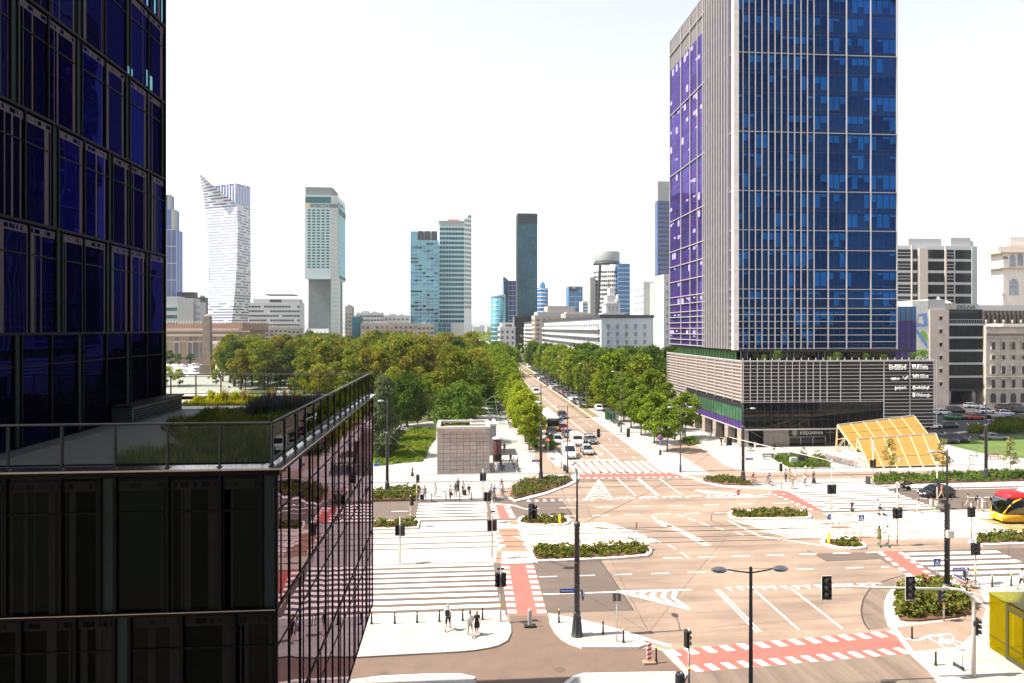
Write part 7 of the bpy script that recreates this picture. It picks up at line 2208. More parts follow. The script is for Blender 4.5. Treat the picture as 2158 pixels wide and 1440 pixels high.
m4 = mast(1566, 1020, 10.8, 'tall dark mast in front of the podium corner, on the metro plaza', arms=[(1.1, 0, 10.3, .3)])
street_sign(m4, 'Świętokrzyska', .25, 1.3, 3.25)
q = MB().box(-.75, -.25, -.27, -.24, 3.35, 3.6).build('street_sign', m_signw, m4)
m5 = mast(1996, 1280, 12.0, 'tall dark mast in the leafy island on the right', arms=[(-1.0, -.1, 11.9, .35)])
p = street_sign(m5, 'Marszałkowska', .25, 1.25, 2.75)
sp_ = MB().bar((.25, -.3, 2.45), (1.05, -.55, 2.0), .03, .32); sp_.build('slanted_sign', m_signw, m5)
MB().bar((.25, -.32, 2.31), (1.05, -.57, 1.86), .035, .08).build('slanted_sign_red', m_red, m5)
MB().bar((.25, -.32, 2.58), (1.05, -.57, 2.13), .035, .10).build('slanted_sign_blue', m_blue, m5)
MB().cbox(-.45, -.15, 8.1, .45, .3, .3).bar((-.3, 0, 8.0), (0, 0, 7.9), .06).cbox(-.5, -.15, 7.4, .25, .25, .25).build('camera_unit', m_dark, m5)
MB().cbox(.0, -.3, 5.6, .5, .3, .55).build('grey_box', m_galv, m5)
mast(2078, 1015, 12.0, 'tall dark mast by the lawn near the right edge', arms=())
def lamp(x, y, h, label, arms, z=PZ, group='slim street lamps', r=.075):
 root = empty('street_lamp', (x, y, z), 0, label, 'street lamp', group)
 MB().lathe([(.16, 0), (.16, .9), (.11, 1.0), (r, h * .55), (r * .75, h + .15), (.001, h + .2)], n=12).build('pole', m_pole, root)
 for (dx, dy) in arms:
  l = math.hypot(dx, dy)
  MB().tube([(0, 0, h - .12), (dx, dy, h + .02)], .035, 6).tube([(0, 0, h + .08), (dx * .95, dy * .95, h + .05)], .008, 4).build('lamp_arm', m_pole, root)
  lamp_head(root, dx * (1 + .35 / l), dy * (1 + .35 / l), h + .02, math.atan2(dy, dx), 1.0)
 return root
lamp(13.9, 31.3, 9.9, 'twin-armed street lamp in the foreground', [(-1.15, .1), (1.15, .05)], z=0, r=.1)
xb, yb = G(1196, 998)
lb2 = lamp(xb, yb, 9.8, 'twin lamp with a signal arm over the avenue crossing', [(-1.2, 0), (1.2, 0)])
x, y = G(1434, 996); lamp(x, y, 9.6, 'twin lamp on the white paving right of the avenue crossing', [(-1.25, 0), (1.25, 0)])
for px, py, h, lab, ar in ((1309, 913, 12.5, 'slim lamp beside the bus shelter', [(-1.3, 0)]), (1236, 863, 12, 'slim lamp beyond the bus shelter, by the hedge', [(-1.3, 0)]), (1188, 830, 12, 'slim lamp farther up the right side of the avenue', [(-1.3, 0)]), (1154, 806, 12, 'farthest slim lamp right of the avenue', [(-1.3, 0)])):
 x, y = G(px, py); lamp(x, y, h, lab, ar)
def head(root, x, y, z, back=False, n=3, s=1.0, rz=0, board=True):
 """traffic light head facing local -Y (or away)"""
 o = MB().bev(-.17 * s, .17 * s, 0, .22 * s, 0, .33 * n * s, .03)
 if board: o.box(-.20 * s, .20 * s, .09 * s, .11 * s, -.03, .33 * n * s + .03)
 for k in range(n):
  zc_ = (.165 + .33 * k) * s
  o.tube([(0, -.16 * s, zc_ + .03), (0, 0, zc_)], [.125 * s, .13 * s], 8, cap=False)
 h = o.build('signal_head', m_sblack, root, (x, y, z), rz)
 for k in range(n):
  l_ = MB().lathe([(.11 * s, 0), (.07 * s, .02), (.001, .03)], n=10)
  lo_ = l_.build('lens', m_lens, h, (0, -.005, (.165 + .33 * k) * s)); lo_.rotation_euler = (PI / 2, 0, 0)
 return h
def signal(px, py, h, label, heads, z=PZ, band=True, dark=False, rz=0, extra=None):
 x, y = G(px, py, z)
 root = empty('traffic_light', (x, y, z), rz, label, 'traffic light', 'traffic lights of the junction')
 MB().lathe([(.07, 0), (.065, h * .5), (.055, h), (.001, h + .03)], n=10).build('pole', m_sblack if dark else m_white_pole, root)
 if band: MB().lathe([(.085, 1.05), (.085, 1.25)], n=10).build('button_box', m_band, root)
 for (dx, zz, r_) in heads: head(root, dx, -.12 if abs(r_) < 1 else .12, zz, rz=r_)
 return root
s_ = signal(1055, 1310, 3.9, 'traffic light beside the near red bicycle crossing', [(-.22, 2.55, 0), (.22, 2.55, PI)])
MB().cbox(0, 0, 3.85, .5, .1, .12).build('sensor', m_sblack, s_)
s2 = signal(1037, 1175, 5.3, 'tall signal pole with slanting arm on the tram crossing', [(-.25, 2.5, 0), (.25, 2.5, PI)])
MB().tube([(0, 0, 5.0), (2.0, -1.8, 5.25), (3.4, -3.1, 5.05)], .06, 8).build('signal_arm', m_white_pole, s2)
head(s2, 3.4, -3.25, 4.4, s=1.35, rz=.4); head(s2, 3.7, -3.05, 4.4, s=1.2, rz=2.5)
MB().cbox(.1, -.1, 4.3, .4, .12, .12).build('sensor', m_sblack, s2)
signal(843, 1186, 4.2, 'signal pole in the middle of the paved tram crossing, left', [(-.25, 2.5, 0), (.25, 2.45, PI)])
signal(865, 1108, 3.3, 'signal pole in the left median bed', [(.2, 2.2, .6)])
signal(1027, 1100, 3.4, 'signal pole between the far zebra and the red bicycle crossing', [(-.18, 2.3, 0), (.2, 2.3, PI)])
signal(878, 1057, 3.6, 'signal pole at the left end of the far zebra', [(.2, 2.3, .8)])
signal(1018, 1054, 3.9, 'signal pole in front of the stone pavilion', [(-.2, 2.4, 0), (.2, 2.4, PI)])
signal(1647, 1031, 3.6, 'signal pole at the head of the right red bicycle crossing', [(-.1, 2.4, 0)])
s10 = signal(1840, 1026, 6.2, 'signal pole with a stacked sign in front of the yellow canopy', [(-.25, 2.6, 0), (.2, 2.7, PI)])
MB().box(-.2, .2, -.05, -.02, 4.9, 5.9).build('tram_stop_sign', m_signw, s10)
s11 = signal(1753, 1084, 6.3, 'tall signal pole with a cluster of heads by the metro zebra', [(-.35, 2.4, 0), (.0, 2.4, .5), (.35, 2.4, PI)])
MB().tube([(0, 0, 6.1), (-3.2, 6.5, 6.4), (-6.2, 14.5, 6.6)], .05, 6).build('signal_arm', m_white_pole, s11)
head(s11, -6.3, 14.4, 5.5, s=1.1, rz=.3); head(s11, -6.0, 14.6, 5.5, s=1.1, rz=2.8)
s12 = signal(1891, 1148, 6.2, 'signal pole with a white square sign beside the two scooter riders', [(-.3, 2.6, 0), (.05, 2.6, .6), (.35, 2.6, PI)])
MB().box(-.25, .25, -.08, -.05, 5.6, 6.1).build('square_sign', m_signw, s12)
s13 = signal(1975, 1072, 5.6, 'signal pole with one head in front of the black car', [(.15, 2.6, .5)])
MB().box(-.2, .2, -.08, -.05, 5.0, 5.5).build('square_sign', m_signw, s13)
signal(2047, 1140, 3.8, 'signal pole at the edge of the grassy tram track', [(-.22, 2.4, 0), (.22, 2.4, PI)])
signal(2056, 1232, 4.0, 'signal pole on the near right zebra', [(-.22, 2.5, 0), (.22, 2.5, PI)])
signal(1452, 1450, 3.5, 'signal pole at the lower red bicycle crossing', [(.0, 2.4, 1.9)])
s_ = signal(1989, 1309, 2.6, 'low signal pole hidden in the leafy island', [(-.25, 1.4, .6)])
MB().bar((0, 0, 2.55), (2.0, -2.2, 2.5), .05).build('guard_bar', m_white_pole, s_)
signal(1632, 972, 2.9, 'signal head at the back of the plaza flower bed', [(0, 1.9, .3)], band=False)
# signal arm on the lamp over the avenue
MB().tube([(0, 0, 5.45), (9.1, -.2, 5.6)], .06, 8).build('signal_arm', m_white_pole, lb2)
for dx in (4.6, 9.1): head(lb2, dx, -.1, 5.2, s=1.25, rz=PI)
# cantilever signal gantry in the foreground, right
gx, gy = XY(2052, 41.3)
ga = empty('signal_gantry', (gx, gy, PZ), 0, 'curved pale signal gantry reaching over the lanes in the right foreground', 'traffic light')
ex, ey = XY(1726, 40.6)
ax, ay = ex - gx, ey - gy
pts = [(0, 0, 0), (0, 0, 3.6), (-.02, 0, 4.6)]
for k in range(1, 6):
 a = k / 5 * PI / 2
 pts.append((ax * .16 * (1 - math.cos(a)), ay * .16 * (1 - math.cos(a)), 4.6 + .85 * math.sin(a)))
MB().tube(pts, [.12, .11, .10, .10, .095, .09, .09, .085], 10).build('pole', m_white_pole, ga)
MB().tube([pts[-1], (ax * .55, ay * .55, 5.62), (ax, ay, 5.85)], [.085, .07, .05], 8).build('arm', m_white_pole, ga)
def bighead(t, zt):
 x, y = ax * t, ay * t
 b = MB().bev(-.30, .30, -.02, .03, -.72, .72, .025)
 h_ = b.build('backboard', m_sblack, ga, (x, y - .14, zt))
 fr = MB()
 for s in (-1, 1): fr.box(s * .31 - .015, s * .31 + .015, -.03, .0, -.72, .72).box(-.31, .31, -.03, 0, s * .72 - .015, s * .72 + .015)
 fr.build('white_border', m_signw, h_)
 for k in (-1, 0, 1):
  v = MB()
  ring = [(.17 * math.cos(a * PI / 8), .17 * math.sin(a * PI / 8)) for a in range(-1, 10)]
  vs = [(px_, -.03, pz_) for px_, pz_ in ring] + [(px_ * .95, -.30, pz_ * .95 + .0) for px_, pz_ in ring]
  v.add(vs, [(i, i + 1, len(ring) + i + 1, len(ring) + i) for i in range(len(ring) - 1)])
  v.build('visor', m_sblack, h_, (0, 0, k * .42))
  l_ = MB().lathe([(.15, 0), (.1, .025), (.001, .04)], n=14).build('lens', m_lens, h_, (0, -.025, k * .42)); l_.rotation_euler = (PI / 2, 0, 0)
bighead(.96, 5.78); bighead(.425, 5.62)
head(ga, .28, -.05, 2.6, s=1.0, rz=.9)
MB().bev(-.12, .12, -.2, -.06, 3.2, 3.5, .03).build('sensor', m_dark, ga)
# ---- signs on posts
def disc(parent, name, r, z, m, back=m_signback, tilt=0, y=-.04):
 o = MB().lathe([(r, 0), (r, .02), (0.001, .02)], n=20).build(name, m, parent, (0, y, z)); o.rotation_euler = (PI / 2, 0, tilt)
 return o
def post(px, py, h, label, group=None, z=PZ, m=m_galv, rz=0):
 x, y = G(px, py, z)
 root = empty('road_sign', (x, y, z), rz, label, 'road sign', group)
 MB().lathe([(.035, 0), (.03, h)], n=8).build('post', m, root)
 return root
def tri_sign(root, z, s=.6, face=0):
 p = MB().box(-s / 2, s / 2, -.06, -.04, z, z + s).build('sign_plate', m_blue, root)
 MB().add([(-s * .38, -.065, z + s * .14), (s * .38, -.065, z + s * .14), (0, -.065, z + s * .86)], [(0, 1, 2)]).build('white_triangle', m_signw, p)
 MB().box(-.035, .035, -.069, -.066, z + s * .25, z + s * .5).add([(-.1, -.069, z + s * .2), (-.06, -.069, z + s * .2), (.03, -.069, z + s * .4), (0, -.069, z + s * .4)], [(0, 1, 2, 3)]).build('walking_figure', m_sblack, p)
r_ = post(1556, 1087, 2.9, 'no entry sign on the post in the middle island'); d_ = disc(r_, 'red_disc', .32, 2.65, m_red, tilt=.5); MB().cbox(0, -.075, 2.65, .42, .012, .11).build('white_bar', m_signw, r_, rz=.5)
r_ = post(1815, 1148, 3.0, 'blue pedestrian crossing sign between the tram tracks and the scooter riders'); tri_sign(r_, 2.35)
r_ = post(1747, 1146, 3.0, 'round blue arrow sign over a yellow bollard on the small island'); disc(r_, 'blue_disc', .3, 2.7, m_blue, tilt=.4); MB().bar((-.12, -.08, 2.82), (.1, -.08, 2.6), .06).build('white_arrow', m_signw, r_)
MB().lathe([(.16, 0), (.14, .08), (.14, .95), (.10, 1.05), (.001, 1.08)], n=14).build('yellow_bollard', m_yellow, r_)
r_ = post(1974, 1240, 2.5, 'blue pedestrian crossing sign beside the near right red crossing'); tri_sign(r_, 1.85, .62)
r_ = post(1341, 1158, 2.5, 'round sign seen from behind at the tip of the long shrub island'); disc(r_, 'sign_back', .33, 2.3, m_signback, tilt=1.1)
r_ = post(1300, 1352, 3.2, 'grey sign seen from behind near the large corner mast'); MB().box(-.29, -.02, -.03, 0, 2.75, 3.3).box(.02, .29, -.03, 0, 2.75, 3.3).build('sign_back', m_signback, r_)
r_ = post(1391, 968, 4.0, 'round no-stopping sign on a pole right of the avenue'); disc(r_, 'sign_face', .38, 3.5, M('no_stop_purple', (.14, .05, .28), .4)); rg = disc(r_, 'red_ring', .42, 3.5, m_red, y=-.03); MB().bev(-.18, .18, -.22, .0, .7, 1.5, .03).build('ticket_box', m_dark, r_)
r_ = post(1155, 956, 2.6, 'no entry sign at the hedge left of the avenue'); disc(r_, 'red_disc', .34, 2.3, m_red); MB().cbox(0, -.07, 2.3, .44, .012, .12).build('white_bar', m_signw, r_)
r_ = post(797, 1021, 3.2, 'blue direction signs on a post beside the dark podium'); MB().box(-.6, .1, -.05, -.02, 2.5, 2.8).bar((-.3, -.04, 3.05), (.25, -.04, 3.3), .03, .25).build('finger_sign', m_blue, r_)
r_ = post(1089, 1050, 3.6, 'plain slim post in the curved shrub bed', m=m_galv); MB().cbox(0, 0, 3.6, .1, .1, .2).build('cap', m_galv, r_)
r_ = post(1180, 1105, 1.0, 'yellow bollard at the right end of the small median bed', m=m_yellow); MB().lathe([(.16, 0), (.14, .08), (.14, .95), (.10, 1.05), (.001, 1.08)], n=14).build('yellow_bollard', m_yellow, r_)
r_ = post(1190, 1000, 3.4, 'slim post with bin beside the avenue crossing'); MB().lathe([(.2, .5), (.24, .6), (.24, 1.3), (.2, 1.4)], n=12).build('post_bin', m_dark, r_)
# ---- warning boards
def board(px, py, label, stripes):
 x, y = G(px, py, .02)
 root = empty('warning_board', (x, y, .02), 0, label, 'barrier')
 MB().bev(-.42, .42, -.22, .22, 0, .14, .03).build('rubber_foot', m_rubber if not stripes else M('foot_tan', (.3, .2, .13), .9), root)
 p = MB().bev(-.15, .15, -.03, .03, .14, 1.25, .02).build('board', m_signw, root)
 if stripes:
  for k in range(4):
   z = .2 + k * .29
   MB().add([(-.145, -.034, z), (.145, -.034, z + .1), (.145, -.034, z + .24), (-.145, -.034, z + .14)], [(0, 1, 2, 3)]).build('red_stripe', m_red, p)
 else:
  MB().box(-.11, .11, -.036, -.031, .25, 1.1).build('grey_face', M('board_grey', (.42, .42, .42), .6), p)
  MB().lathe([(.05, 1.25), (.06, 1.32), (.001, 1.36)], n=8).build('cap', m_signw, root)
board(1368, 1398, 'red and white striped warning board at the paving tip', True)
board(1117, 1321, 'plain pale warning board at the end of the red bicycle crossing', False)
# ---- bollards
bol = None
def bollard(px, py, label, z=PZ, group='black bollards with yellow caps', scale=1.0, cap=True):
 global bol
 x, y = G(px, py, z)
 root = empty('bollard', (x, y, z), 0, label, 'bollard', group)
 if bol is None:
  a = MB().lathe([(.10, 0), (.10, .05), (.075, .09), (.075, .12), (.06, .16), (.055, .78), (.065, .80), (.065, .84), (.05, .86)], n=12).mesh('shaft', m_black)
  b = MB().lathe([(.052, .86), (.056, .9), (.04, .96), (.001, .98)], n=12).mesh('cap', m_band)
  bol = (a, b)
 link('shaft', bol[0], root)
 c = link('cap', bol[1], root)
 if not cap: c.material_slots[0].link = 'OBJECT'; c.material_slots[0].material = m_black
 root.scale = (scale,) * 3
on = ('first', 'second', 'third', 'fourth', 'fifth', 'sixth')
for i, (px, py) in enumerate(((783, 1315), (832, 1314), (879, 1312), (926, 1310), (975, 1308), (1017, 1306))):
 bollard(px, py, on[i] + ' bollard from the dark podium along the near zebra')
for px, py, lab in ((1178, 1312, 'bollard left of the large corner mast'), (1271, 1336, 'bollard right of the large corner mast'), (1314, 1354, 'bollard beside the grey sign back'), (1383, 1394, 'yellow-capped bollard beside the striped warning board'),
     (1922, 1347, 'bollard on the bicycle marking below the leafy island'), (1972, 1402, 'bollard on the white paving by the signal gantry'), (2091, 1237, 'bollard behind the cyclist on the right'), (2131, 1235, 'bollard nearest the right edge')):
 bollard(px, py, lab)
for i, (px, py) in enumerate(((910, 1055), (940, 1054), (969, 1054), (994, 1054))):
 bollard(px, py, on[i] + ' black bollard from the left along the far zebra', group='bollards of the far zebra', cap=False)
for i, (px, py) in enumerate(((1183, 986), (1188, 991), (1193, 997))):
 bollard(px, py, ('rear', 'middle', 'front')[i] + ' bollard of the three left of the avenue crossing', group='bollards by the avenue crossing', cap=False)
# railing posts in front of the tram stop
for i, px in enumerate((2028, 2058, 2090, 2120, 2150)):
 x, y = G(px, 1070, .1)
 root = empty('guard_rail', (x, y, .1), 0, on[i] + ' dark guard rail hoop from the left beside the tram', 'guard rail', 'guard rails beside the tram')
 MB().tube([(0, 0, 0), (0, 0, 1.05), (1.35, 0, 1.05), (1.35, 0, 0)], .035, 6).build('hoop', m_dark, root)
 MB().tube([(0, 0, .55), (1.35, 0, .55)], .02, 6).build('mid_rail', m_dark, root)
# ---- bins, cabinets, benches
def bin_(px, py, label, s=1.0):
 x, y = G(px, py, PZ)
 root = empty('litter_bin', (x, y, PZ), 0, label, 'litter bin')
 MB().lathe([(.24, 0), (.26, .04), (.26, .9), (.22, .95), (.12, .96), (.12, .8)], n=16).build('drum', m_dark, root)
 b = MB()
 for k in range(16):
  a = 2 * PI * k / 16; b.bar((.268 * math.cos(a), .268 * math.sin(a), .08), (.268 * math.cos(a), .268 * math.sin(a), .88), .025)
 b.build('slats', m_signback, root)
 root.scale = (s,) * 3
bin_(1433, 1452, 'round litter bin at the lower edge by the signal pole')
bin_(1829, 1020, 'litter bin at the end of the planted strip by the metro zebra', 1.1)
bin_(1304, 899, 'litter bin in front of the bus shelter')
for px, py, w_, h_, m, lab in ((1672, 982, 1.1, 1.35, m_galv, 'pale utility cabinet in the plaza flower bed'), (1689, 979, 1.1, 1.75, m_dark, 'tall dark utility cabinet in the plaza flower bed')):
 x, y = G(px, py, PZ)
 root = empty('utility_cabinet', (x, y, PZ), 0, lab, 'cabinet')
 MB().bev(-w_ / 2, w_ / 2, -.25, .25, 0, h_, .04).build('case', m, root)
 MB().box(-w_ / 2 + .05, -.02, -.262, -.252, .1, h_ - .1).build('door', m, root); MB().box(.02, w_ / 2 - .05, -.262, -.252, .1, h_ - .1).build('door', m, root)
for px, py, m, lab in ((1622, 968, m_dark, 'dark bench left of the plaza flower bed'), (1662, 966, m_dark, 'dark bench behind the plaza flower bed'), (2096, 968, M('red_brown_bench', (.30, .09, .05), .6), 'red-brown bench at the edge of the lawn')):
 x, y = G(px, py, PZ)
 root = empty('bench', (x, y, PZ), 0, lab, 'bench')
 for k in range(3): MB().box(-1.1, 1.1, -.25 + k * .17, -.11 + k * .17, .42, .47).build('seat_slat', m, root)
 for k in range(2): MB().box(-1.1, 1.1, .28, .32, .58 + k * .17, .70 + k * .17).build('back_slat', m, root)
 for s in (-1, 1): MB().bar((s * .9, -.2, 0), (s * .9, -.2, .42), .06).bar((s * .9, .25, 0), (s * .9, .32, .85), .06).build('leg', m_dark, root)
# ---- stone pavilion of the metro exit: every facing slab is a part
xa, D_ = XonY(921, 99.3); xb = XonY(1032, 99.3)[0]
H_ = 6.9
pv_ = empty('stone_pavilion', ((xa + xb) / 2, 99.3, PZ), 0, 'windowless grey stone-clad pavilion on the station forecourt', 'pavilion')
wv = (xb - xa)
m_tile1 = M('pavilion_stone', (.36, .295, .255), .75, var=.16, scale=2, detail=8, rnd=.10)
m_tile2 = M('pavilion_lower_stone', (.30, .26, .235), .75, var=.2, scale=2.5, detail=8, rnd=.08)
MB().box(-wv / 2 + .1, wv / 2 - .1, .06, 7.4, 0, H_ - .9).build('core', m_dark, pv_)
z = 0.02; rowh = [.62] + [.62, .62, .6] + [.55] * 8
ri = 0
while z < H_ - .45 and ri < 12:
 h_ = rowh[ri] if z + rowh[ri] < H_ - .4 else H_ - .35 - z
 for k in range(8):
  o = MB().bev(-wv / 2 + k * wv / 8 + .02, -wv / 2 + (k + 1) * wv / 8 - .02, -.02 + RN.uniform(0, .012), .05, z + .02, z + h_ - .02, .008)
  o.build('stone_slab', m_tile2 if ri < 4 else m_tile1, pv_)
 z += h_; ri += 1
cpn = MB().box(-wv / 2 - .08, wv / 2 + .08, -.1, .42, H_ - .33, H_).box(-wv / 2 - .08, -wv / 2 + .42, .421, 7.5, H_ - .33, H_).box(wv / 2 - .42, wv / 2 + .08, .421, 7.5, H_ - .33, H_).box(-wv / 2 + .421, wv / 2 - .421, 7.0, 7.5, H_ - .33, H_)
cpn.build('coping', M('pavilion_coping', (.46, .43, .41), .7, var=.08), pv_)
MB().box(-wv / 2 + .4, wv / 2 - .4, .4, 7.0, H_ - .9, H_ - .8).build('sunken_roof', M('gravel_roof', (.20, .13, .09), .95, var=.2, scale=2), pv_)
MB().box(wv / 2 - .1, wv / 2 - .02, .05, 7.4, 0, H_ - .34).box(-wv / 2 + .02, -wv / 2 + .1, .05, 7.4, 0, H_ - .34).build('side_wall', m_tile1, pv_)
x0_, x1_ = 1.8, 6.1
p2 = empty('stone_pavilion', ((x0_ + x1_) / 2, 113, PZ), 0, 'smaller grey stone pavilion standing behind the large one', 'pavilion')
w2_ = x1_ - x0_
MB().box(-w2_ / 2, w2_ / 2, 0, 6, 0, 5.0).build('walls', M('pavilion_grey', (.24, .225, .22), .75, var=.12), p2)
MB().box(-w2_ / 2 - .08, w2_ / 2 + .08, -.08, .4, 5.0, 5.35).box(-w2_ / 2 - .08, -w2_ / 2 + .4, .401, 6.1, 5.0, 5.35).box(w2_ / 2 - .4, w2_ / 2 + .08, .401, 6.1, 5.0, 5.35).build('coping', M('pavilion_coping', (.46, .43, .41), .7), p2)
# advertising column
x, y = G(1048, 972, PZ)
ad = empty('advert_column', (x, y, PZ), 0, 'round black advertising column with red-brown posters by the pavilion', 'advertising column')
MB().lathe([(.72, 0), (.74, .1), (.70, .9), (.76, .95), (.76, 1.0)], n=24).build('base', m_sblack, ad)
MB().lathe([(.68, 1.0), (.68, 3.5)], n=24).build('drum', m_black, ad)
for k, c in enumerate(((.16, .04, .03), (.12, .06, .04), (.18, .05, .035), (.06, .035, .03))):
 a0 = -2.5 + k * .62
 b = MB()
 for j in range(4):
  t0, t1 = a0 + j * .13, a0 + (j + 1) * .13
  b.add([(.69 * math.cos(t0), .69 * math.sin(t0), 1.15), (.69 * math.cos(t1), .69 * math.sin(t1), 1.15), (.69 * math.cos(t1), .69 * math.sin(t1), 3.3), (.69 * math.cos(t0), .69 * math.sin(t0), 3.3)], [(0, 1, 2, 3)])
 b.build('poster', M('poster_%d' % k, c, .6, var=.7, scale=3, detail=6), ad)
MB().lathe([(.78, 3.5), (.82, 3.6), (.80, 3.75), (.5, 3.9), (.001, 3.95)], n=24).build('cap', m_galv, ad)
# glass fin over the metro stair on the left
gcl = glass('pale_glass_roof', (0, 0, 0), (.8, .95, .92), 1.5, .02, clear=(.70, .84, .82))
x, y = XY(1040, 150)
gf_ = empty('glass_canopy', (x, y, PZ), 0, 'slanting pale glass fin over the metro stairs behind the pavilion', 'canopy')
T_ = [(.2, 0, 6.4), (-2.0, .6, 5.0), (-.8, .2, 2.2), (1.0, -.2, 1.8), (1.3, -.3, 0), (2.6, -.4, 0), (1.6, -.2, 3.0)]
MB().add([T_[0], T_[1], T_[2], T_[3]] + [(p[0], p[1] + .05, p[2]) for p in (T_[0], T_[1], T_[2], T_[3])], [(0, 1, 2, 3), (7, 6, 5, 4)]).build('glass_pane', gcl, gf_)
MB().add([T_[3], T_[4], T_[5], T_[6]], [(0, 1, 2, 3)]).build('glass_pane', gcl, gf_)
b = MB()
for a, c in ((0, 1), (0, 3), (1, 2), (2, 3), (3, 4), (3, 6), (6, 5), (4, 5)): b.bar(T_[a], T_[c], .07)
b.build('frame', m_galv, gf_)
# ---- yellow glass canopy of the metro
m_ycan = M('yellow_canopy_frame', (.60, .49, .28), .5, var=.05)
g_yel = glass('yellow_canopy_glass', (0, 0, 0), (1, .85, .5), 1.4, .05, clear=(.86, .55, .08))
m_yfrit = M('yellow_fritted_glass', (.31, .17, .036), .4, var=.08, scale=.6)
def canopy(label, pr0, pr1, zr, pl0, pl1, zl, nb, zback):
 """one folded roof: ridge between photo columns at height zr, eave at height zl, leaning frames"""
 zr0, zr1 = zr
 R0, R1 = G(*pr0, zr0), G(*pr1, zr1)
 L0, L1 = G(*pl0, zl), G(*pl1, zl)
 o = (R0[0], L0[1], PZ)
 root = empty('metro_canopy', o, 0, label, 'canopy', 'yellow glass canopies of the metro entrance')
 def P(t, u, off=0):
  a = (R0[0] + (R1[0] - R0[0]) * t, R0[1] + (R1[1] - R0[1]) * t, zr0 + (zr1 - zr0) * t)
  c = (L0[0] + (L1[0] - L0[0]) * t, L0[1] + (L1[1] - L0[1]) * t, zl)
  return Vector((a[0] + (c[0] - a[0]) * u - o[0], a[1] + (c[1] - a[1]) * u - o[1], a[2] + (c[2] - a[2]) * u - o[2] + off))
 for i in range(nb):
  for j in range(3):
   q = [P((i + .02) / nb, (j + .02) / 3, .03), P((i + .98) / nb, (j + .02) / 3, .03), P((i + .98) / nb, (j + .98) / 3, .03), P((i + .02) / nb, (j + .98) / 3, .03)]
   MB().add(q + [v - Vector((0, 0, .03)) for v in q], [(3, 2, 1, 0), (4, 5, 6, 7)]).build('roof_pane', m_yfrit, root)
 fr = MB()
 for i in range(nb + 1):
  MB().bar(P(i / nb, 0, .06), P(i / nb, 1, .06), .11, .12).build('rafter', m_ycan, root)
  a = P(i / nb, 0); c = Vector((a.x + .1, a.y + .9, zback - o[2])) if zback is not None else Vector((a.x, a.y + .6, 0))
  fr.bar(a, c, .1); fr.bar(P(i / nb, .45), c, .07); fr.bar(P(i / nb, .45, -.02), Vector((P(i / nb, .45).x, P(i / nb, .45).y + .3, 0)), .07)
  if i < nb: fr.bar(P(i / nb, .5, -.05), P((i + 1) / nb, .0, -.05), .05); fr.bar(P(i / nb, .5, -.05), P((i + 1) / nb, 1, -.05), .05)
  q_ = P(i / nb, 1, .06); fr.bar(q_, Vector((q_.x + .12, q_.y - .25, max(q_.z - .3, .05))), .14)
 fr.build('truss', m_ycan, root)
 MB().bar(P(0, 0, .12), P(1, 0, .12), .2, .18).build('ridge_beam', m_galv, root)
 MB().bar(P(0, 1, .08), P(1, 1, .08), .14, .12).build('eave_beam', m_ycan, root)
 MB().bar(P(0, 0), P(0, 1), .2, .2).bar(P(0, 0), (P(0, 0).x, P(0, 0).y + .2, .02), .16).bar(P(0, .5), (P(0, 0).x, P(0, 0).y + .2, .02), .1).bar(P(0, .5), (P(0, 0).x, P(0, 0).y + .2, 2.0), .1).build('end_frame', m_ycan, root)
 return root
canopy('rear and taller yellow glass roof of the metro entrance', (1765, 897), (1926, 877), (4.6, 6.0), (1802, 950), (1978, 944), 1.4, 6, .1)
canopy('front yellow glass roof of the metro entrance, sloping to the paving', (1807, 927), (1972, 915), (3.2, 3.85), (1832, 985), (1999, 981), .3, 6, .1)
wl = empty('stair_wall', (*G(1775, 962, PZ), PZ), 0, 'low pale parapet of the metro stairs at the left end of the canopy', 'wall')
MB().bar((0, 0, .5), (4.6, -8.2, .5), .25, 1.0).build('parapet', m_stone, wl)
MB().bar((0, 0, 1.02), (4.6, -8.2, 1.02), .35, .08).build('coping', m_granite, wl)
# ---- yellow glass lift house in the foreground right
gy_ = glass('yellow_booth_glass', (0, 0, 0), (1, 1, .5), 1.5, .02, clear=(.92, .84, .015))
m_film = bpy.data.materials.new('yellow_film_glass'); m_film.use_nodes = True
t = m_film.node_tree; t.nodes.remove(t.nodes['Principled BSDF'])
n1 = t.nodes.new('ShaderNodeBsdfTransparent'); n1.inputs[0].default_value = (.9, .82, .03, 1)
n2 = t.nodes.new('ShaderNodeBsdfTranslucent'); n2.inputs[0].default_value = (.55, .49, .012, 1)
n4 = t.nodes.new('ShaderNodeBsdfDiffuse'); n4.inputs[0].default_value = (.40, .36, .01, 1)
n3 = t.nodes.new('ShaderNodeMixShader'); n3.inputs[0].default_value = .34
n5 = t.nodes.new('ShaderNodeMixShader'); n5.inputs[0].default_value = .35
t.links.new(n2.outputs[0], n5.inputs[1]); t.links.new(n4.outputs[0], n5.inputs[2])
t.links.new(n1.outputs[0], n3.inputs[1]); t.links.new(n5.outputs[0], n3.inputs[2]); t.links.new(n3.outputs[0], t.nodes['Material Output'].inputs['Surface'])
m_boothf = M('booth_frame', (.05, .047, .01), .5, var=.1)
bt = empty('glass_kiosk', (35.3, 42.5, PZ), math.radians(-3), 'yellow-green glass kiosk cut off by the right edge', 'kiosk')
MB().box(.02, 6.5, -9, 0, 3.62, 3.74).build('roof', gy_, bt)
for k in range(6):
 MB().box(0, .04, -1.5 * k - 1.46, -1.5 * k - .04, .9, 3.58).build('glass_pane', m_film, bt)
 MB().box(0, .04, -1.5 * k - 1.46, -1.5 * k - .04, .06, .86).build('glass_pane', m_film, bt)
for k in range(4): MB().box(.1 + 1.6 * k, 1.6 + 1.6 * k, -.02, .02, .06, 3.58).build('glass_pane', m_film, bt)
b = MB()
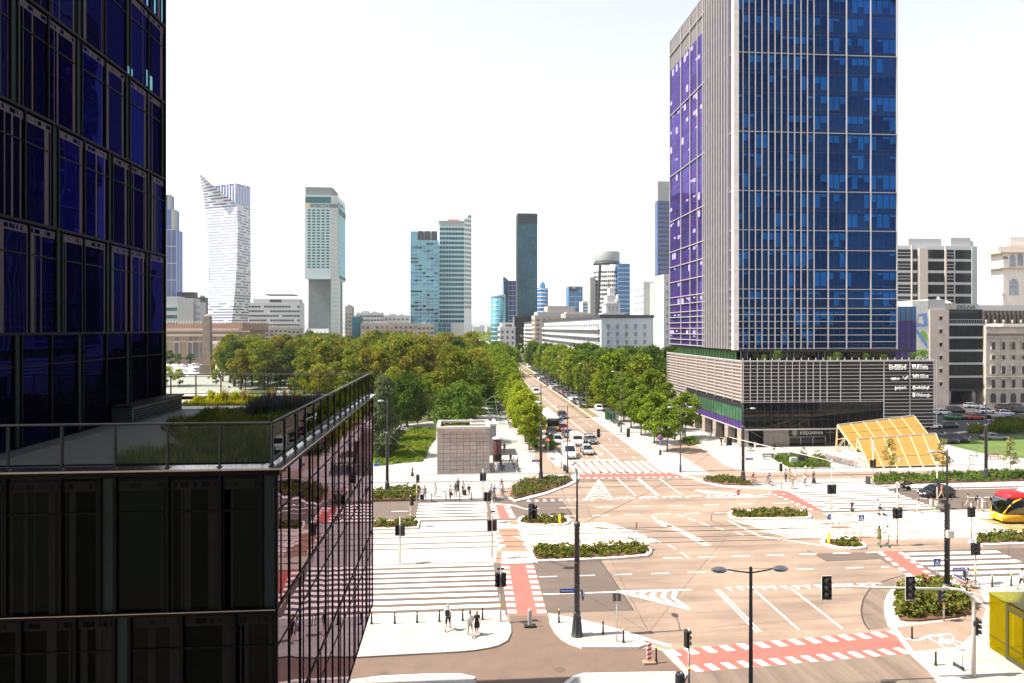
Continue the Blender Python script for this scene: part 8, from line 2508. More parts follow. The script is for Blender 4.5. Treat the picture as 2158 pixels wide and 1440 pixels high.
for k in range(6): b.box(.05, .14, -1.5 * k - 1.5 - .04, -1.5 * k - 1.5 + .04, 0, 3.6)
b.box(.0, .1, -9, 0, .87, .91).box(-.02, .1, -9, .02, 3.59, 3.615).box(1.0, 1.2, -7.5, -1.6, .1, 3.3).box(2.6, 2.7, -7.5, -1.6, .1, 3.3)
for k in range(4): b.box(1.0, 2.6, -1.7 - 1.9 * k, -1.6 - 1.9 * k, .1, 3.3)
b.box(1.0, 2.7, -7.5, -1.6, 3.3, 3.38).box(1.0, 2.7, -7.5, -1.6, 1.6, 1.68)
b.box(-.03, .06, -1.72, -1.52, 0, 3.59).box(-.03, .06, -9, -1.73, 3.2, 3.5).box(-.03, .06, -9, -1.73, .0, .3).box(-.03, .06, -3.4, -3.28, .31, 3.19).box(-.03, .06, -5, -4.9, .31, 3.19)
b.build('frame', m_boothf, bt)
MB().box(1.25, 2.55, -7.2, -1.8, .12, 3.0).build('lift_machine', m_dark, bt)
# ---- bus shelter right of the avenue
x, y = G(1288, 893, PZ)
sh = empty('bus_shelter', (x, y, PZ), math.radians(0), 'glass bus shelter under the street trees right of the avenue', 'bus shelter')
MB().box(-.2, 1.3, -2, 6, 2.35, 2.47).build('roof', m_dark, sh)
MB().box(1.2, 1.25, -2, 6, .2, 2.34).build('rear_glass', gcl, sh)
b = MB()
for yy in (-2, 0, 2, 4, 6): b.bar((1.22, yy, 0), (1.22, yy, 2.35), .07)
b.bar((-.1, -2, 0), (-.1, -2, 2.35), .07); b.bar((-.1, 6, 0), (-.1, 6, 2.35), .07)
b.build('frame', m_galv, sh)
MB().box(.4, .8, -1, 5, .42, .48).build('seat', m_dark, sh)
x, y = G(1281, 885, PZ)
cl = empty('advert_panel', (x, y, PZ), 0, 'green advertising panel at the far end of the bus shelter', 'advertising panel')
MB().bev(-.65, .65, -.1, .1, .2, 2.3, .03).build('case', m_dark, cl)
MB().box(-.58, .58, -.112, -.102, .35, 2.2).build('poster', M('poster_green', (.03, .22, .06), .5, var=.3, scale=4), cl)
MB().box(-.3, .3, -.08, .08, 0, .2).build('foot', m_dark, cl)
# ---- overhead wires
wr = empty('overhead_wires', (20, 70, 0), 0, 'thin tram contact and span wires crossing above the junction', 'wires')
b = MB()
for yy in (66.97, 70.5):
 b.tube([(-60, yy - 70, 5.6), (0, yy - 70, 5.5), (60, yy - 70, 5.6)], .02, 4)
 b.tube([(-60, yy - 70, 6.6), (0, yy - 70, 6.1), (60, yy - 70, 6.6)], .018, 4)
b.build('contact_wire', m_dark, wr)
b = MB()
def wire(a, c, sag=.3):
 a = Vector(a) - Vector((20, 70, 0)); c = Vector(c) - Vector((20, 70, 0))
 m = (a + c) / 2; m.z -= sag
 b.tube([a, (a + m) / 2 - Vector((0, 0, sag * .25)), m, (c + m) / 2 - Vector((0, 0, sag * .25)), c], .018, 4)
M1, M2, M3, M4, M5, M6 = [(*G(*q), h) for q, h in (((1216, 1343), 7.7), ((1140, 1018), 7.8), ((816, 1042), 7.8), ((1566, 1020), 7.8), ((1996, 1280), 7.8), ((2078, 1015), 7.8))]
wire(M1, M2, .6); wire(M2, M4, .8); wire(M4, M5, .8); wire(M1, M5, 1.0); wire(M3, M1, .8); wire(M6, M5, .8); wire(M1, M4, .9)
b.build('span_wire', m_dark, wr)
# ---- bicycles and scooters
def bicycle(label=None, group=None, col='frame_dark', rgb=(.03, .03, .035)):
 """wheels along local Y, front at -Y"""
 root = empty('bicycle', (0, 0, 0), 0, label, 'bicycle', group)
 for y in (-.52, .52):
  t = MB()
  t.tube([(0, y + .33 * math.cos(a * PI / 8), .34 + .33 * math.sin(a * PI / 8)) for a in range(17)], .022, 5, cap=False)
  w_ = t.build('wheel', m_rubber, root)
  s_ = MB()
  for k in range(6): s_.bar((0, y + .31 * math.cos(k * PI / 6), .34 + .31 * math.sin(k * PI / 6)), (0, y - .31 * math.cos(k * PI / 6), .34 - .31 * math.sin(k * PI / 6)), .006)
  s_.build('spokes', m_chrome, w_)
 f = MB()
 for a, c in (((0, .52, .34), (0, .1, .32)), ((0, .1, .32), (0, .22, .82)), ((0, .22, .80), (0, -.36, .82)), ((0, .1, .32), (0, -.38, .72)), ((0, .52, .34), (0, .2, .74)), ((0, -.52, .34), (0, -.36, .95))): f.tube([a, c], .02, 5)
 f.build('frame', M(col, rgb, .4, var=.05), root)
 MB().tube([(-.28, -.2, 1.02), (-.12, -.34, 1.0), (.12, -.34, 1.0), (.28, -.2, 1.02)], .015, 5).build('handlebar', m_black, root)
 MB().bev(-.08, .08, .12, .38, .84, .90, .03).build('saddle', m_black, root)
 return root
def kickscooter(label, group=None, c1=m_signw, c2=m_teal):
 root = empty('kick_scooter', (0, 0, 0), 0, label, 'scooter', group)
 for y in (-.5, .42):
  w_ = MB().lathe([(.05, -.03), (.11, -.03), (.11, .03), (.05, .03)], n=12).build('wheel', m_rubber, root, (0, y, .11)); w_.rotation_euler = (0, PI / 2, 0)
 MB().bev(-.09, .09, -.38, .40, .12, .18, .02).build('deck', c2, root)
 MB().tube([(0, -.5, .12), (0, -.42, .3), (0, -.34, 1.1)], .03, 6).build('stem', c1, root)
 MB().tube([(-.24, -.3, 1.12), (0, -.35, 1.12), (.24, -.3, 1.12)], .018, 6).build('handlebar', m_black, root)
 return root
for i in range(11):
 x, y = G(1736 + i * 6.4, 968 + i * 1.6, PZ)
 o = bicycle(('red', 'dark', 'pale', 'red', 'red')[i % 5] + ' bicycle in the rack left of the yellow canopy, ' + ('first from the left', 'second from the left', 'third from the left', 'fourth from the left', 'fifth from the left', 'in the middle', 'seventh from the left', 'eighth from the left', 'ninth from the left', 'last but one', 'last on the right')[i], 'bicycles in the rack', 'frame_%d' % (i % 5), ((.40, .05, .06), (.03, .03, .04), (.5, .5, .48), (.45, .08, .10), (.35, .04, .05))[i % 5])
 o.location = (x, y, PZ); o.rotation_euler = (0, .12, math.radians(50 + RN.uniform(-8, 8)))
o = kickscooter('pale kick scooter parked on the paving by the gantry', None, m_lamp, m_dark); o.location = (*G(2019, 1408, PZ), PZ); o.rotation_euler = (0, .08, math.radians(8)); o.scale = (1, .7, 1.1)
o = kickscooter('dark kick scooter parked by the avenue crossing', None, m_black, m_black); o.location = (*G(1164, 968, PZ), PZ); o.rotation_euler = (0, .1, .4)
o = kickscooter('green kick scooter standing on the edge of the lawn', None, M('scooter_green', (.03, .25, .14), .4), M('scooter_green', (.03, .25, .14), .4)); o.location = (*G(2052, 962, PZ), PZ); o.rotation_euler = (0, .1, 1.2)
# ================================================================ people
SKIN = M('skin', (.50, .30, .21), .6, var=.05)
SKIN2 = M('skin_tanned', (.34, .19, .12), .6, var=.05)
HAIRS = [M('hair_dark', (.02, .014, .01), .6), M('hair_brown', (.09, .05, .025), .6), M('hair_blond', (.36, .24, .11), .6), M('hair_grey', (.3, .29, .28), .6)]
CLOTH = {n: M('cloth_' + n, c, .85, var=.08, scale=6) for n, c in dict(white=(.72, .71, .69), black=(.016, .016, .018), grey=(.20, .20, .21), navy=(.03, .04, .09), red=(.42, .03, .03), blue=(.04, .14, .42), yellow=(.62, .42, .04), green=(.04, .28, .12), olive=(.13, .12, .04),
                      beige=(.46, .38, .28), denim=(.09, .13, .21), pink=(.55, .22, .24), lilac=(.30, .26, .40)).items()}
m_eye = M('eye_dark', (.02, .015, .012), .3)
m_lip = M('lips', (.36, .12, .10), .6)
def rot_x(v, a):                                        # swing in the Y-Z plane, positive = forward (-Y)
 return Vector((v.x, v.y * math.cos(a) + v.z * math.sin(a) * 1.0, -v.y * math.sin(a) + v.z * math.cos(a)))
def human(name, lh=(0, 0), rh=(0, 0), la=(.05, .2), ra=(.05, .2), lean=0.0, drop=None, slim=1.0, spread=.0):
 """lh/rh: (hip swing, knee bend); la/ra: (shoulder swing, elbow bend). faces -Y. returns mesh + anchor points"""
 J = {}; E = []; Rr = {}; lab = {}
 def add(n, p, r, par=None, lb_=None):
  J[n] = Vector(p); Rr[n] = r
  if par is not None: E.append((par, n, lb_))
 sl_ = slim
 up = Vector((0, -math.sin(lean), math.cos(lean)))
 pel = Vector((0, 0, .95))
 add('pel', pel, (.15 * sl_, .11))
 add('waist', pel + up * .18, (.135 * sl_, .10), 'pel', 1)
 add('chest', pel + up * .40, (.165 * sl_, .115), 'waist', 1)
 add('neck', pel + up * .545, (.058, .058), 'chest', 1)
 hd = pel + up * .60 + Vector((0, -.02 * 1, .0))
 add('jaw', hd + Vector((0, -.01, .035)), (.072, .085), 'neck', 0)
 add('head', hd + Vector((0, -.005, .12)), (.078, .095), 'jaw', 0)
 add('crown', hd + Vector((0, .005, .19)), (.055, .07), 'head', 0)
 for s, (sa, eb) in ((-1, la), (1, ra)):
  k = 'L' if s < 0 else 'R'
  sh = pel + up * .47 + Vector((s * .185 * sl_, 0, 0))
  add('sh' + k, sh, (.062, .062), 'chest', 1)
  d = rot_x(Vector((s * .10, 0, -1)).normalized(), sa)
  el = sh + d * .285
  add('el' + k, el, (.042, .042), 'sh' + k, 6)
  d2 = rot_x(Vector((s * .02, 0, -1)).normalized(), sa + eb)
  wr_ = el + d2 * .25
  add('wr' + k, wr_, (.028, .028), 'el' + k, 0)
  add('pa' + k, wr_ + d2 * .085, (.034, .022), 'wr' + k, 0)
  J['fd' + k] = d2
 for s, (ha, kb) in ((-1, lh), (1, rh)):
  k = 'L' if s < 0 else 'R'
  hp = pel + Vector((s * .095, 0, -.06))
  add('hp' + k, hp, (.09, .095), 'pel', 2)
  d = rot_x(Vector((s * spread, 0, -1)).normalized(), ha)
  kn = hp + d * .42
  add('kn' + k, kn, (.062, .062), 'hp' + k, 2)
  d2 = rot_x(Vector((0, 0, -1)), ha - kb)
  cf = kn + d2 * .16
  add('cf' + k, cf, (.055, .06), 'kn' + k, 3)
  an = kn + d2 * .39
  add('an' + k, an, (.036, .038), 'cf' + k, 3)
  f = rot_x(Vector((0, -1, -.25)).normalized(), (ha - kb) * .6)
  add('he' + k, an + Vector((0, .02, -.04)), (.038, .04), 'an' + k, 4)
  add('to' + k, an + Vector((0, .0, -.045)) + f * .17, (.038, .028), 'he' + k, 4)
 names = [n for n in J if not n.startswith('fd')]
 idx = {n: i for i, n in enumerate(names)}
 me = bpy.data.meshes.new(name)
 me.from_pydata([J[n] for n in names], [(idx[a], idx[b_]) for a, b_, _ in E], [])
 ob = bpy.data.objects.new(name, me)
 COL.objects.link(ob)
 md = ob.modifiers.new('skin', 'SKIN')
 md.use_smooth_shade = True
 sv = me.skin_vertices[0].data
 for n in names:
  sv[idx[n]].radius = Rr[n]
  sv[idx[n]].use_root = (n == 'pel')
 ss_ = ob.modifiers.new('sub', 'SUBSURF'); ss_.levels = 1; ss_.render_levels = 1
 dg = bpy.context.evaluated_depsgraph_get()
 dg.update()
 em_ = bpy.data.meshes.new_from_object(ob.evaluated_get(dg))
 mb = MB()
 vs = [v.co.copy() for v in em_.vertices]; fs = [tuple(p.vertices) for p in em_.polygons]
 bpy.data.objects.remove(ob)
 segs = [(J[a], J[b_], l) for a, b_, l in E]
 def near(c):
  best = (9, 0)
  for a, b_, l in segs:
   ab = b_ - a; t = max(0, min(1, (c - a).dot(ab) / ab.length_squared))
   d = (a + ab * t - c).length
   if d < best[0]: best = (d, l, t)
  l = best[1]
  if l == 6: l = 1 if best[2] < .62 else 0        # short sleeve
  if l == 2 and False: l = 2
  return l
 for f in fs:
  c = sum((vs[i] for i in f), Vector()) / len(f)
  mb.m.append(near(c)); mb.sm.append(True)
 mb.v = [tuple(v) for v in vs]; mb.f = fs
 # face, ears, fingers belong to the same mesh
 h = J['head']
 mb.mi = 0
 mb.add([h + Vector((-.014, -.088, -.02)), h + Vector((.014, -.088, -.02)), h + Vector((0, -.118, -.022)), h + Vector((0, -.085, .035))], [(0, 1, 2), (0, 2, 3), (1, 3, 2)])
 for s in (-1, 1): mb.ball(h + Vector((s * .080, .005, -.005)), .012, .022, .032, 6, 4)
 mb.mi = 7
 for s in (-1, 1): mb.ball(h + Vector((s * .032, -.084, .022)), .011, .008, .008, 6, 4)
 mb.mi = 6
 mb.ball(J['jaw'] + Vector((0, -.083, .0)), .024, .008, .009, 6, 4)
 mb.mi = 0
 for k, s in (('L', -1), ('R', 1)):
  d = J['fd' + k]; p = J['pa' + k]
  side = Vector((1, 0, 0)); fw = d.cross(side).normalized()
  for j, (o_, l_) in enumerate(((-.03, .062), (-.01, .072), (.011, .068), (.03, .052))):
   q0 = p + fw * o_ - d * .01; q1 = q0 + d * l_ * .55 - side * s * .006; q2 = q1 + d * l_ * .4 - side * s * .018
   mb.tube([q0, q1, q2], [.0095, .009, .006], 4)
  t0 = p - d * .045 - fw * (-.025); t1 = t0 + fw * .03 + d * .03; t2 = t1 + d * .03
  mb.tube([t0, t1, t2], [.011, .010, .007], 4)
 zmin = min(v[2] for v in mb.v)
 dz = -zmin if drop is None else drop
 mb.v = [(x, y, z + dz) for x, y, z in mb.v]
 anchors = {n: p + Vector((0, 0, dz)) for n, p in J.items() if not n.startswith('fd')}
 return mb.mesh('body', [SKIN, CLOTH['white'], CLOTH['black'], SKIN, CLOTH['black'], SKIN, m_lip, m_eye]), anchors
POSE = {
 'stand': human('p', (.03, .03), (-.04, .02), (.05, .15), (-.04, .2)),
 'rest': human('p', (.06, .06), (-.08, .03), (.5, 1.5), (.06, .25), slim=.93),
 'walk': human('p', (.42, .12), (-.36, .30), (-.35, .2), (.38, .35)),
 'stride': human('p', (-.38, .42), (.44, .1), (.32, .4), (-.3, .25), slim=.93),
 'push': human('p', (.35, .1), (-.3, .3), (.75, .55), (.75, .55), lean=.12),
 'ride': human('p', (1.15, 1.1), (.75, 1.25), (.85, .15), (.85, .15), lean=.42, drop=.0),
 'scoot': human('p', (.12, .1), (-.12, .12), (.62, .55), (.62, .55), lean=.05, slim=.95),
 'moto': human('p', (1.25, 1.2), (1.25, 1.2), (.9, .3), (.9, .3), lean=.3, drop=0.0, spread=.25),
}
HAIR_ME = {}
def hair_mesh(kind):
 if kind in HAIR_ME: return HAIR_ME[kind]
 b = MB()
 if kind == 'short': prof = [(.098, -.01), (.102, .04), (.092, .085), (.06, .115), (.001, .125)]
 elif kind == 'cap': prof = [(.106, .02), (.106, .06), (.09, .105), (.05, .125), (.001, .13)]
 else: prof = [(.07, -.22), (.098, -.12), (.106, .0), (.104, .05), (.092, .09), (.055, .12), (.001, .128)]
 b.lathe(prof, (0, .022, 0), 12, sx=.93, sy=1.0)
 if kind == 'cap': b.add([(-.07, -.07, .03), (.07, -.07, .03), (.055, -.17, .02), (-.055, -.17, .02)], [(0, 1, 2, 3), (3, 2, 1, 0)])
 # open the face: drop what lies in front of the brow
 keep = []
 for f, m_, s_ in zip(b.f, b.m, b.sm):
  c = sum((Vector(b.v[i]) for i in f), Vector()) / len(f)
  if kind != 'cap' and c.y < -.045 and c.z < .055: continue
  keep.append((f, m_, s_))
 b.f = [k[0] for k in keep]; b.m = [k[1] for k in keep]; b.sm = [k[2] for k in keep]
 HAIR_ME[kind] = b.mesh('hair', HAIRS[0])
 return HAIR_ME[kind]
def setm(o, i, m):
 o.material_slots[i].link = 'OBJECT'; o.material_slots[i].material = m
def person(pose, x, y, z, deg, label, top='white', low='black', legs=None, hair='short', hc=0, dress=False, group=None, bag=None, h=1.0, skin=None, long_sleeve=False):
 me, A = POSE[pose]
 root = empty('person', (x, y, z), math.radians(deg), label, 'person', group)
 root.scale = (h, h, h)
 b = link('body', me, root)
 sk = skin or SKIN
 setm(b, 0, sk); setm(b, 1, CLOTH[top]); setm(b, 2, CLOTH[low]); setm(b, 3, CLOTH[legs] if legs else sk); setm(b, 4, CLOTH['black'] if hc != 2 else CLOTH['white'])
 hr = link('cap' if hair == 'cap' else 'hair', hair_mesh(hair), root)
 hr.location = A['head'] + Vector((0, -.005, .0))
 setm(hr, 0, HAIRS[hc] if hair != 'cap' else CLOTH['black'])
 if dress:
  c = A['pel']
  l_ = .48 if dress is True else dress
  MB().lathe([(.145, .2), (.15, .08), (.185, -.05), (.20, -l_ * .6), (.22, -l_)], n=12, sy=.85).build('dress', CLOTH[low], root, tuple(c))
 if bag == 'backpack':
  c = A['chest']
  MB().bev(-.15, .15, -.0, .16, -.28, .16, .05).build('backpack', CLOTH['black'], root, (c.x, c.y + .11, c.z))
 elif bag in ('bag', 'yellowbag'):
  c = A['paR']
  MB().bev(-.05, .05, -.17, .17, -.34, -.05, .03).build('bag', CLOTH['yellow' if bag == 'yellowbag' else 'black'], root, tuple(c))
 return root
def at(px, py, z=PZ): return (*G(px, py, z), z)
ppl = [
 ('walk', 944, 1328, 170, 'man in white t-shirt and black shorts with a black backpack on the near pavement', 'white', 'black', None, 'short', 3, False, 'backpack', 1.03),
 ('stride', 991, 1341, 190, 'person in white t-shirt, beige shorts and black cap beside the woman in black', 'white', 'beige', None, 'cap', 0, False, None, 1.0),
 ('walk', 1005, 1338, 185, 'woman in a short black dress with tied light brown hair on the near pavement', 'black', 'black', None, 'long', 2, .35, None, .96),
 ('stand', 895, 1054, 0, 'man in grey with a wheeled suitcase at the far zebra', 'grey', 'denim', 'denim', 'short', 0, False, None, 1.0),
 ('rest', 917, 1047, 10, 'woman in a white dress waiting at the far zebra', 'white', 'white', None, 'long', 1, True, None, .97),
 ('stand', 949, 1053, 40, 'person in white shirt and black trousers with a dark bag at the far zebra', 'white', 'black', 'black', 'short', 0, False, 'bag', 1.0),
 ('rest', 960, 1047, -20, 'woman in dark top and green trousers at the far zebra', 'navy', 'olive', 'olive', 'long', 0, False, None, .97),
 ('stand', 976, 1042, 20, 'woman in white blouse and dark skirt behind the far zebra', 'white', 'black', 'black', 'long', 1, False, None, .98),
 ('walk', 988, 1050, 200, 'person in black t-shirt and pale shorts stepping to the far zebra', 'black', 'beige', None, 'short', 1, False, None, 1.0),
 ('stand', 965, 1037, 0, 'person in a long black garment behind the waiting group', 'black', 'black', 'black', 'long', 0, .8, None, .98),
 ('stride', 869, 1008, 60, 'woman in a black dress walking on the station forecourt', 'black', 'black', None, 'short', 2, .6, None, .98),
 ('walk', 1040, 995, 0, 'person in brown standing in the pavilion shadow, leftmost', 'beige', 'beige', None, 'short', 0, True, None, .97),
 ('stand', 1046, 997, 20, 'person in white walking out of the pavilion shadow', 'white', 'white', 'beige', 'short', 1, False, None, .98),
 ('rest', 1056, 991, 0, 'person in all black beside the advertising column', 'black', 'black', 'black', 'short', 0, False, None, 1.0),
 ('stand', 1061, 993, -10, 'person in white shirt and dark trousers by the advertising column', 'white', 'navy', 'navy', 'short', 0, False, None, 1.0),
 ('stride', 1076, 978, 20, 'person in black top walking away from the advertising column', 'black', 'denim', None, 'short', 1, False, None, 1.0),
 ('walk', 1083, 989, 30, 'person in white t-shirt and dark shorts with a backpack on the forecourt', 'white', 'navy', None, 'short', 0, False, 'backpack', 1.0),
 ('stride', 1090, 988, 30, 'woman with dark top and pale shorts at the right of the forecourt walkers', 'olive', 'beige', None, 'long', 0, False, 'bag', .97),
 ('stand', 1063, 955, 180, 'person in dark clothes standing in the shade behind the advertising column', 'navy', 'black', 'black', 'short', 0, False, None, 1.0),
 ('stand', 1656, 1015, 10, 'person in white top and long black trousers on the metro plaza corner', 'white', 'black', 'black', 'long', 0, False, None, 1.0),
 ('rest', 1664, 1015, 0, 'woman in a yellow top beside the one in black trousers', 'yellow', 'beige', None, 'long', 1, True, None, .97),
 ('stand', 1676, 1012, -10, 'person in pale dress waiting at the metro zebra', 'white', 'white', None, 'long', 1, True, None, .98),
 ('walk', 1671, 1030, 20, 'person in beige walking at the kerb of the metro zebra', 'beige', 'beige', None, 'short', 1, False, None, .98),
 ('stride', 1696, 1024, -30, 'woman in white top and grey skirt at the metro zebra', 'white', 'grey', None, 'long', 1, .5, None, .97),
 ('walk', 1698, 1004, 30, 'person in white t-shirt behind the zebra group', 'white', 'beige', None, 'short', 0, False, None, 1.0),
 ('walk', 1715, 1020, -60, 'woman in a long black dress right of the zebra group', 'black', 'black', 'black', 'long', 0, .75, None, 1.0),
 ('walk', 1796, 1087, -60, 'man in black t-shirt with a bag crossing the metro zebra', 'black', 'navy', None, 'short', 3, False, 'bag', 1.05),
 ('push', 1848, 1083, 80, 'person in white pushing a pram over the metro zebra', 'white', 'white', None, 'short', 0, False, None, .98),
 ('walk', 1893, 1076, -80, 'person with a yellow bag on the metro zebra', 'white', 'beige', None, 'long', 0, False, 'yellowbag', 1.0),
 ('stride', 1936, 1081, 80, 'woman in white and red at the right end of the metro zebra', 'pink', 'white', None, 'long', 0, .4, None, .97),
 ('walk', 1962, 1079, 85, 'person in pale top and beige shorts beside the woman in white and red', 'white', 'beige', None, 'short', 1, False, None, .98),
 ('stride', 1973, 1081, 80, 'person in white t-shirt and green shorts near the black car', 'white', 'green', None, 'long', 1, False, None, .98),
 ('stand', 1995, 1072, 60, 'woman with dark hair partly behind the large right mast', 'pink', 'beige', None, 'long', 0, True, None, .98),
 ('walk', 2040, 1071, 80, 'person in grey top and pale shorts walking along the guard rails', 'grey', 'beige', None, 'cap', 0, False, None, .98),
 ('stand', 2060, 1076, 60, 'person in dark top close to the nose of the tram', 'navy', 'grey', None, 'long', 0, False, 'backpack', 1.0),
 ('rest', 2070, 1078, 60, 'person in white leaning beside the nose of the tram', 'white', 'white', None, 'short', 1, False, None, .96),
 ('walk', 1984, 1052, 80, 'person in white cap and red top beside the black car', 'red', 'beige', None, 'short', 3, False, None, 1.0),
 ('walk', 2042, 988, 0, 'person in white walking alone on the paving by the lawn', 'white', 'white', None, 'short', 1, False, None, 1.0),
 ('push', 1591, 951, 20, 'person in white pushing a pram in front of the podium', 'white', 'white', 'beige', 'long', 0, False, None, 1.0),
 ('walk', 1520, 940, 10, 'person in black top walking under the podium piers', 'black', 'black', 'black', 'short', 0, False, None, 1.0),
 ('stride', 1528, 939, 10, 'person in pale top beside the one in black under the podium piers', 'beige', 'denim', 'denim', 'long', 1, False, None, .98),
 ('walk', 1498, 928, 20, 'person in blue-grey walking by the rear piers of the podium', 'lilac', 'grey', 'grey', 'short', 0, False, None, 1.0),
 ('walk', 2154, 1243, 100, 'person in white shirt at the right edge of the zebra', 'white', 'black', None, 'short', 0, False, None, 1.02),
 ('stand', 1075, 905, 0, 'person in dark clothes by the glass fin', 'black', 'grey', 'grey', 'short', 0, False, None, 1.0),
 ('walk', 1071, 897, 10, 'person in brown under the lime trees by the glass fin', 'beige', 'denim', 'denim', 'short', 1, False, None, 1.0),
 ('walk', 880, 898, 0, 'distant walker on the park path between the dark trees', 'white', 'denim', 'denim', 'short', 1, False, None, 1.0),
]
for pose, px, py, deg, lab, top, low, legs, hair, hc, dress, bag, h in ppl:
 person(pose, *at(px, py, .02 if 1056 < py < 1100 else PZ), deg, lab, top, low, legs, hair, hc, dress, None, bag, h, SKIN2 if hc == 0 and px % 3 == 0 else None)
# suitcase and prams
x, y, z = at(889, 1054)
sc_ = empty('suitcase', (x, y, z), .2, 'black wheeled suitcase beside the man in grey', 'suitcase')
MB().bev(-.22, .22, -.14, .14, .06, .68, .04).build('case', CLOTH['black'], sc_)
MB().tube([(-.12, .1, .66), (-.12, .12, 1.0), (.12, .12, 1.0), (.12, .1, .66)], .012, 5).build('handle', m_galv, sc_)
x, y, z = at(979, 1044)
sc_ = empty('suitcase', (x, y, z), -.2, 'dark suitcase next to the woman in white blouse', 'suitcase')
MB().bev(-.22, .22, -.14, .14, .06, .68, .04).build('case', CLOTH['black'], sc_)
MB().tube([(-.12, .1, .66), (-.12, .12, 1.0), (.12, .12, 1.0), (.12, .1, .66)], .012, 5).build('handle', m_galv, sc_)
for px, py, zz, deg, lab in ((1858, 1086, .02, 80, 'dark pram pushed over the metro zebra'), (1581, 951, PZ, 20, 'dark pram in front of the podium')):
 pr = empty('pram', (*G(px, py, zz), zz), math.radians(deg), lab, 'pram')
 b = MB(); b.lathe([(.001, .45), (.2, .5), (.26, .7), (.24, .78)], n=12, sy=1.6); b.build('basket', CLOTH['grey'], pr)
 MB().ball((0, .18, .8), .25, .24, .25, 10, 6).build('hood', CLOTH['black'], pr)
 for sx in (-.22, .22):
  for sy in (-.3, .3):
   w_ = MB().lathe([(.07, -.02), (.12, -.02), (.12, .02), (.07, .02)], n=10).build('wheel', m_rubber, pr, (sx, sy, .12)); w_.rotation_euler = (0, PI / 2, 0)
 f = MB()
 for sx in (-.22, .22): f.bar((sx, -.3, .12), (sx, .2, .6), .025); f.bar((sx, .3, .12), (sx, -.1, .55), .025); f.bar((sx, .2, .6), (sx, .6, 1.0), .025)
 f.bar((-.22, .6, 1.0), (.22, .6, 1.0), .03); f.build('frame', m_galv, pr)
def cyclist(px, py, deg, lab, blab, top, low, hair='short', hc=0, z=PZ, bag=None, frame=(.03, .03, .035), fn='frame_dark'):
 x, y = G(px, py, z)
 a = math.radians(deg)
 bk_ = bicycle(blab, 'ridden bicycles', fn, frame)
 bk_.location = (x, y, z); bk_.rotation_euler = (0, 0, a)
 A = POSE['ride'][1]
 off = Vector((0, .25, .93 - A['pel'].z + .02))
 o = Vector((-off.y * math.sin(a), off.y * math.cos(a), off.z))
 person('ride', x + o.x, y + o.y, z + o.z, deg, lab, top, low, None, hair, hc, False, 'people on bicycles', bag, 1.0)
cyclist(1035, 1049, 20, 'cyclist in white waiting left of the bicycle crossing', 'bicycle of the leftmost waiting cyclist', 'white', 'black', 'cap')
cyclist(1042, 1052, 10, 'cyclist in pale shirt at the front of the waiting cyclists', 'bicycle of the front waiting cyclist', 'lilac', 'denim')
cyclist(1059, 1047, 15, 'cyclist in white shirt on the right of the waiting cyclists', 'bicycle of the right waiting cyclist', 'white', 'navy', 'short', 1)
cyclist(1057, 1037, 25, 'cyclist in grey-white behind the waiting cyclists', 'bicycle of the rear waiting cyclist', 'grey', 'beige')
cyclist(1588, 1021, 20, 'cyclist in red top at the corner of the metro plaza', 'bicycle under the cyclist in red', 'red', 'beige', 'short', 1)
cyclist(1621, 1023, 10, 'cyclist in blue shirt at the right red crossing', 'bicycle under the cyclist in blue shirt', 'blue', 'grey', 'cap')
cyclist(2040, 1240, 70, 'cyclist in teal shirt with backpack riding onto the near right zebra', 'black bicycle under the cyclist with backpack', 'denim', 'black', 'short', 1, bag='backpack')
# scooter riders
for px, py, lab, slab_, top, low, hair, dress in ((1853, 1149, 'woman in an olive dress riding a scooter on the tram crossing', 'pale green scooter under the woman in olive', 'olive', 'olive', 'long', .42), (1871, 1149, 'person in white riding a scooter beside the woman in olive', 'dark green scooter under the person in white', 'white', 'white', 'short', False)):
 x, y = G(px, py, .1)
 o = kickscooter(slab_, 'ridden scooters', M('scooter_mint', (.25, .5, .42), .4), M('scooter_green', (.03, .25, .14), .4)); o.location = (x, y, .02); o.rotation_euler = (0, 0, math.radians(160)); o.scale = (1.05,) * 3
 person('scoot', x, y, .2, 160, lab, top, low, None, hair, 0, dress, 'people on scooters')
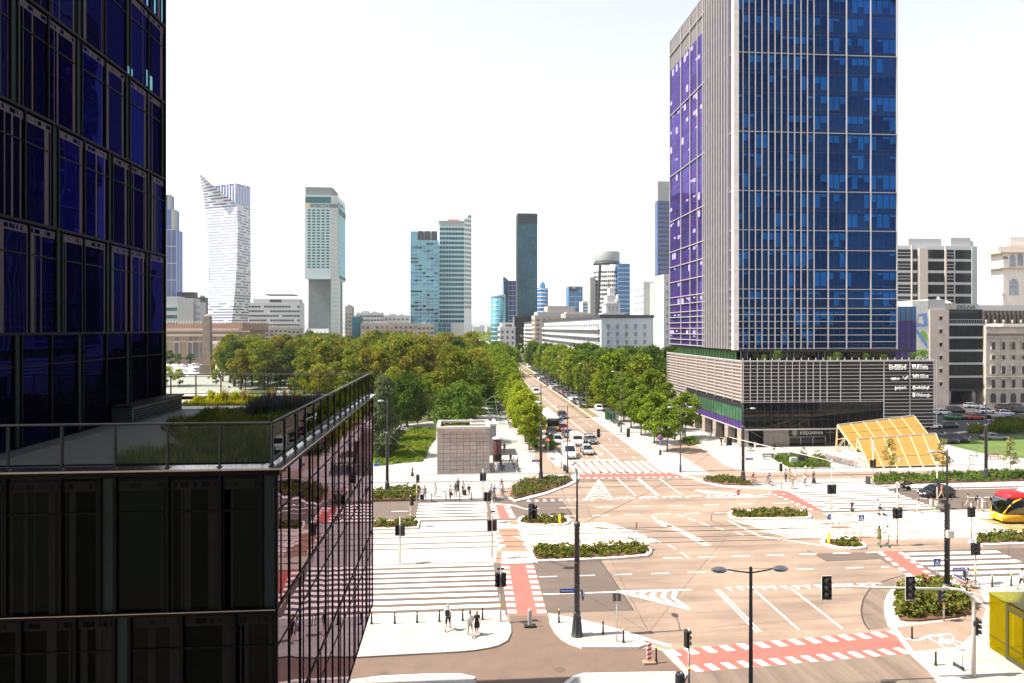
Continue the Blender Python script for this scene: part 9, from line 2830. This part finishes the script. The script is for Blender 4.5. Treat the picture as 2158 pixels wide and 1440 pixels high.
# motorcyclist
x, y = G(1903, 1034, .02)
mo = empty('motorcycle', (x, y, .01), math.radians(-95), 'black motorcycle on the tram street in front of the planted strip', 'motorcycle')
for yy in (-.72, .72):
 w_ = MB().lathe([(.18, -.07), (.29, -.07), (.32, 0), (.29, .07), (.18, .07)], n=14).build('wheel', m_rubber, mo, (0, yy, .32)); w_.rotation_euler = (0, PI / 2, 0)
 MB().lathe([(.001, -.05), (.16, -.05), (.16, .05), (.001, .05)], n=8).build('rim', m_galv, w_)
b = MB(); b.ball((0, -.12, .82), .17, .34, .15, 10, 6); b.bev(-.14, .14, .15, .85, .72, .84, .05); b.bev(-.2, .2, -.3, .35, .3, .65, .06)
b.bar((0, -.72, .32), (0, -.4, 1.0), .09); b.bar((0, .72, .32), (0, .2, .45), .1); b.build('body', PAINT['black'], mo)
MB().bev(-.16, .16, -.72, -.45, .75, 1.15, .06).build('fairing', PAINT['black'], mo)
MB().tube([(-.36, -.3, 1.02), (0, -.45, 1.0), (.36, -.3, 1.02)], .018, 6).build('handlebar', m_black, mo)
MB().bev(-.2, .2, .75, 1.1, .85, 1.2, .05).build('top_box', m_black, mo)
A = POSE['moto'][1]
a = math.radians(-95); off = .25
rd = person('moto', x - off * math.sin(a), y + off * math.cos(a), .01 + .90 - A['pel'].z + .02, -95, 'motorcyclist in dark jacket and olive helmet', 'black', 'black', 'black', 'short', 0, False, None, None, 1.0)
MB().ball(tuple(A['head'] + Vector((0, 0, .02))), .14, .15, .15, 12, 8).build('helmet', CLOTH['olive'], rd)
# ================================================================ summer haze
hzb = MB().box(-1800, 1800, -60, 2300, -1.1, 205).build('haze', [])
hm = bpy.data.materials.new('haze'); hm.use_nodes = True
t = hm.node_tree; t.nodes.remove(t.nodes['Principled BSDF'])
pvn = t.nodes.new('ShaderNodeVolumePrincipled')
pvn.inputs['Color'].default_value = (.86, .91, 1, 1)
pvn.inputs['Density'].default_value = .00007
t.links.new(pvn.outputs[0], t.nodes['Material Output'].inputs['Volume'])
hzb.data.materials.append(hm)
hzb['kind'] = 'stuff'
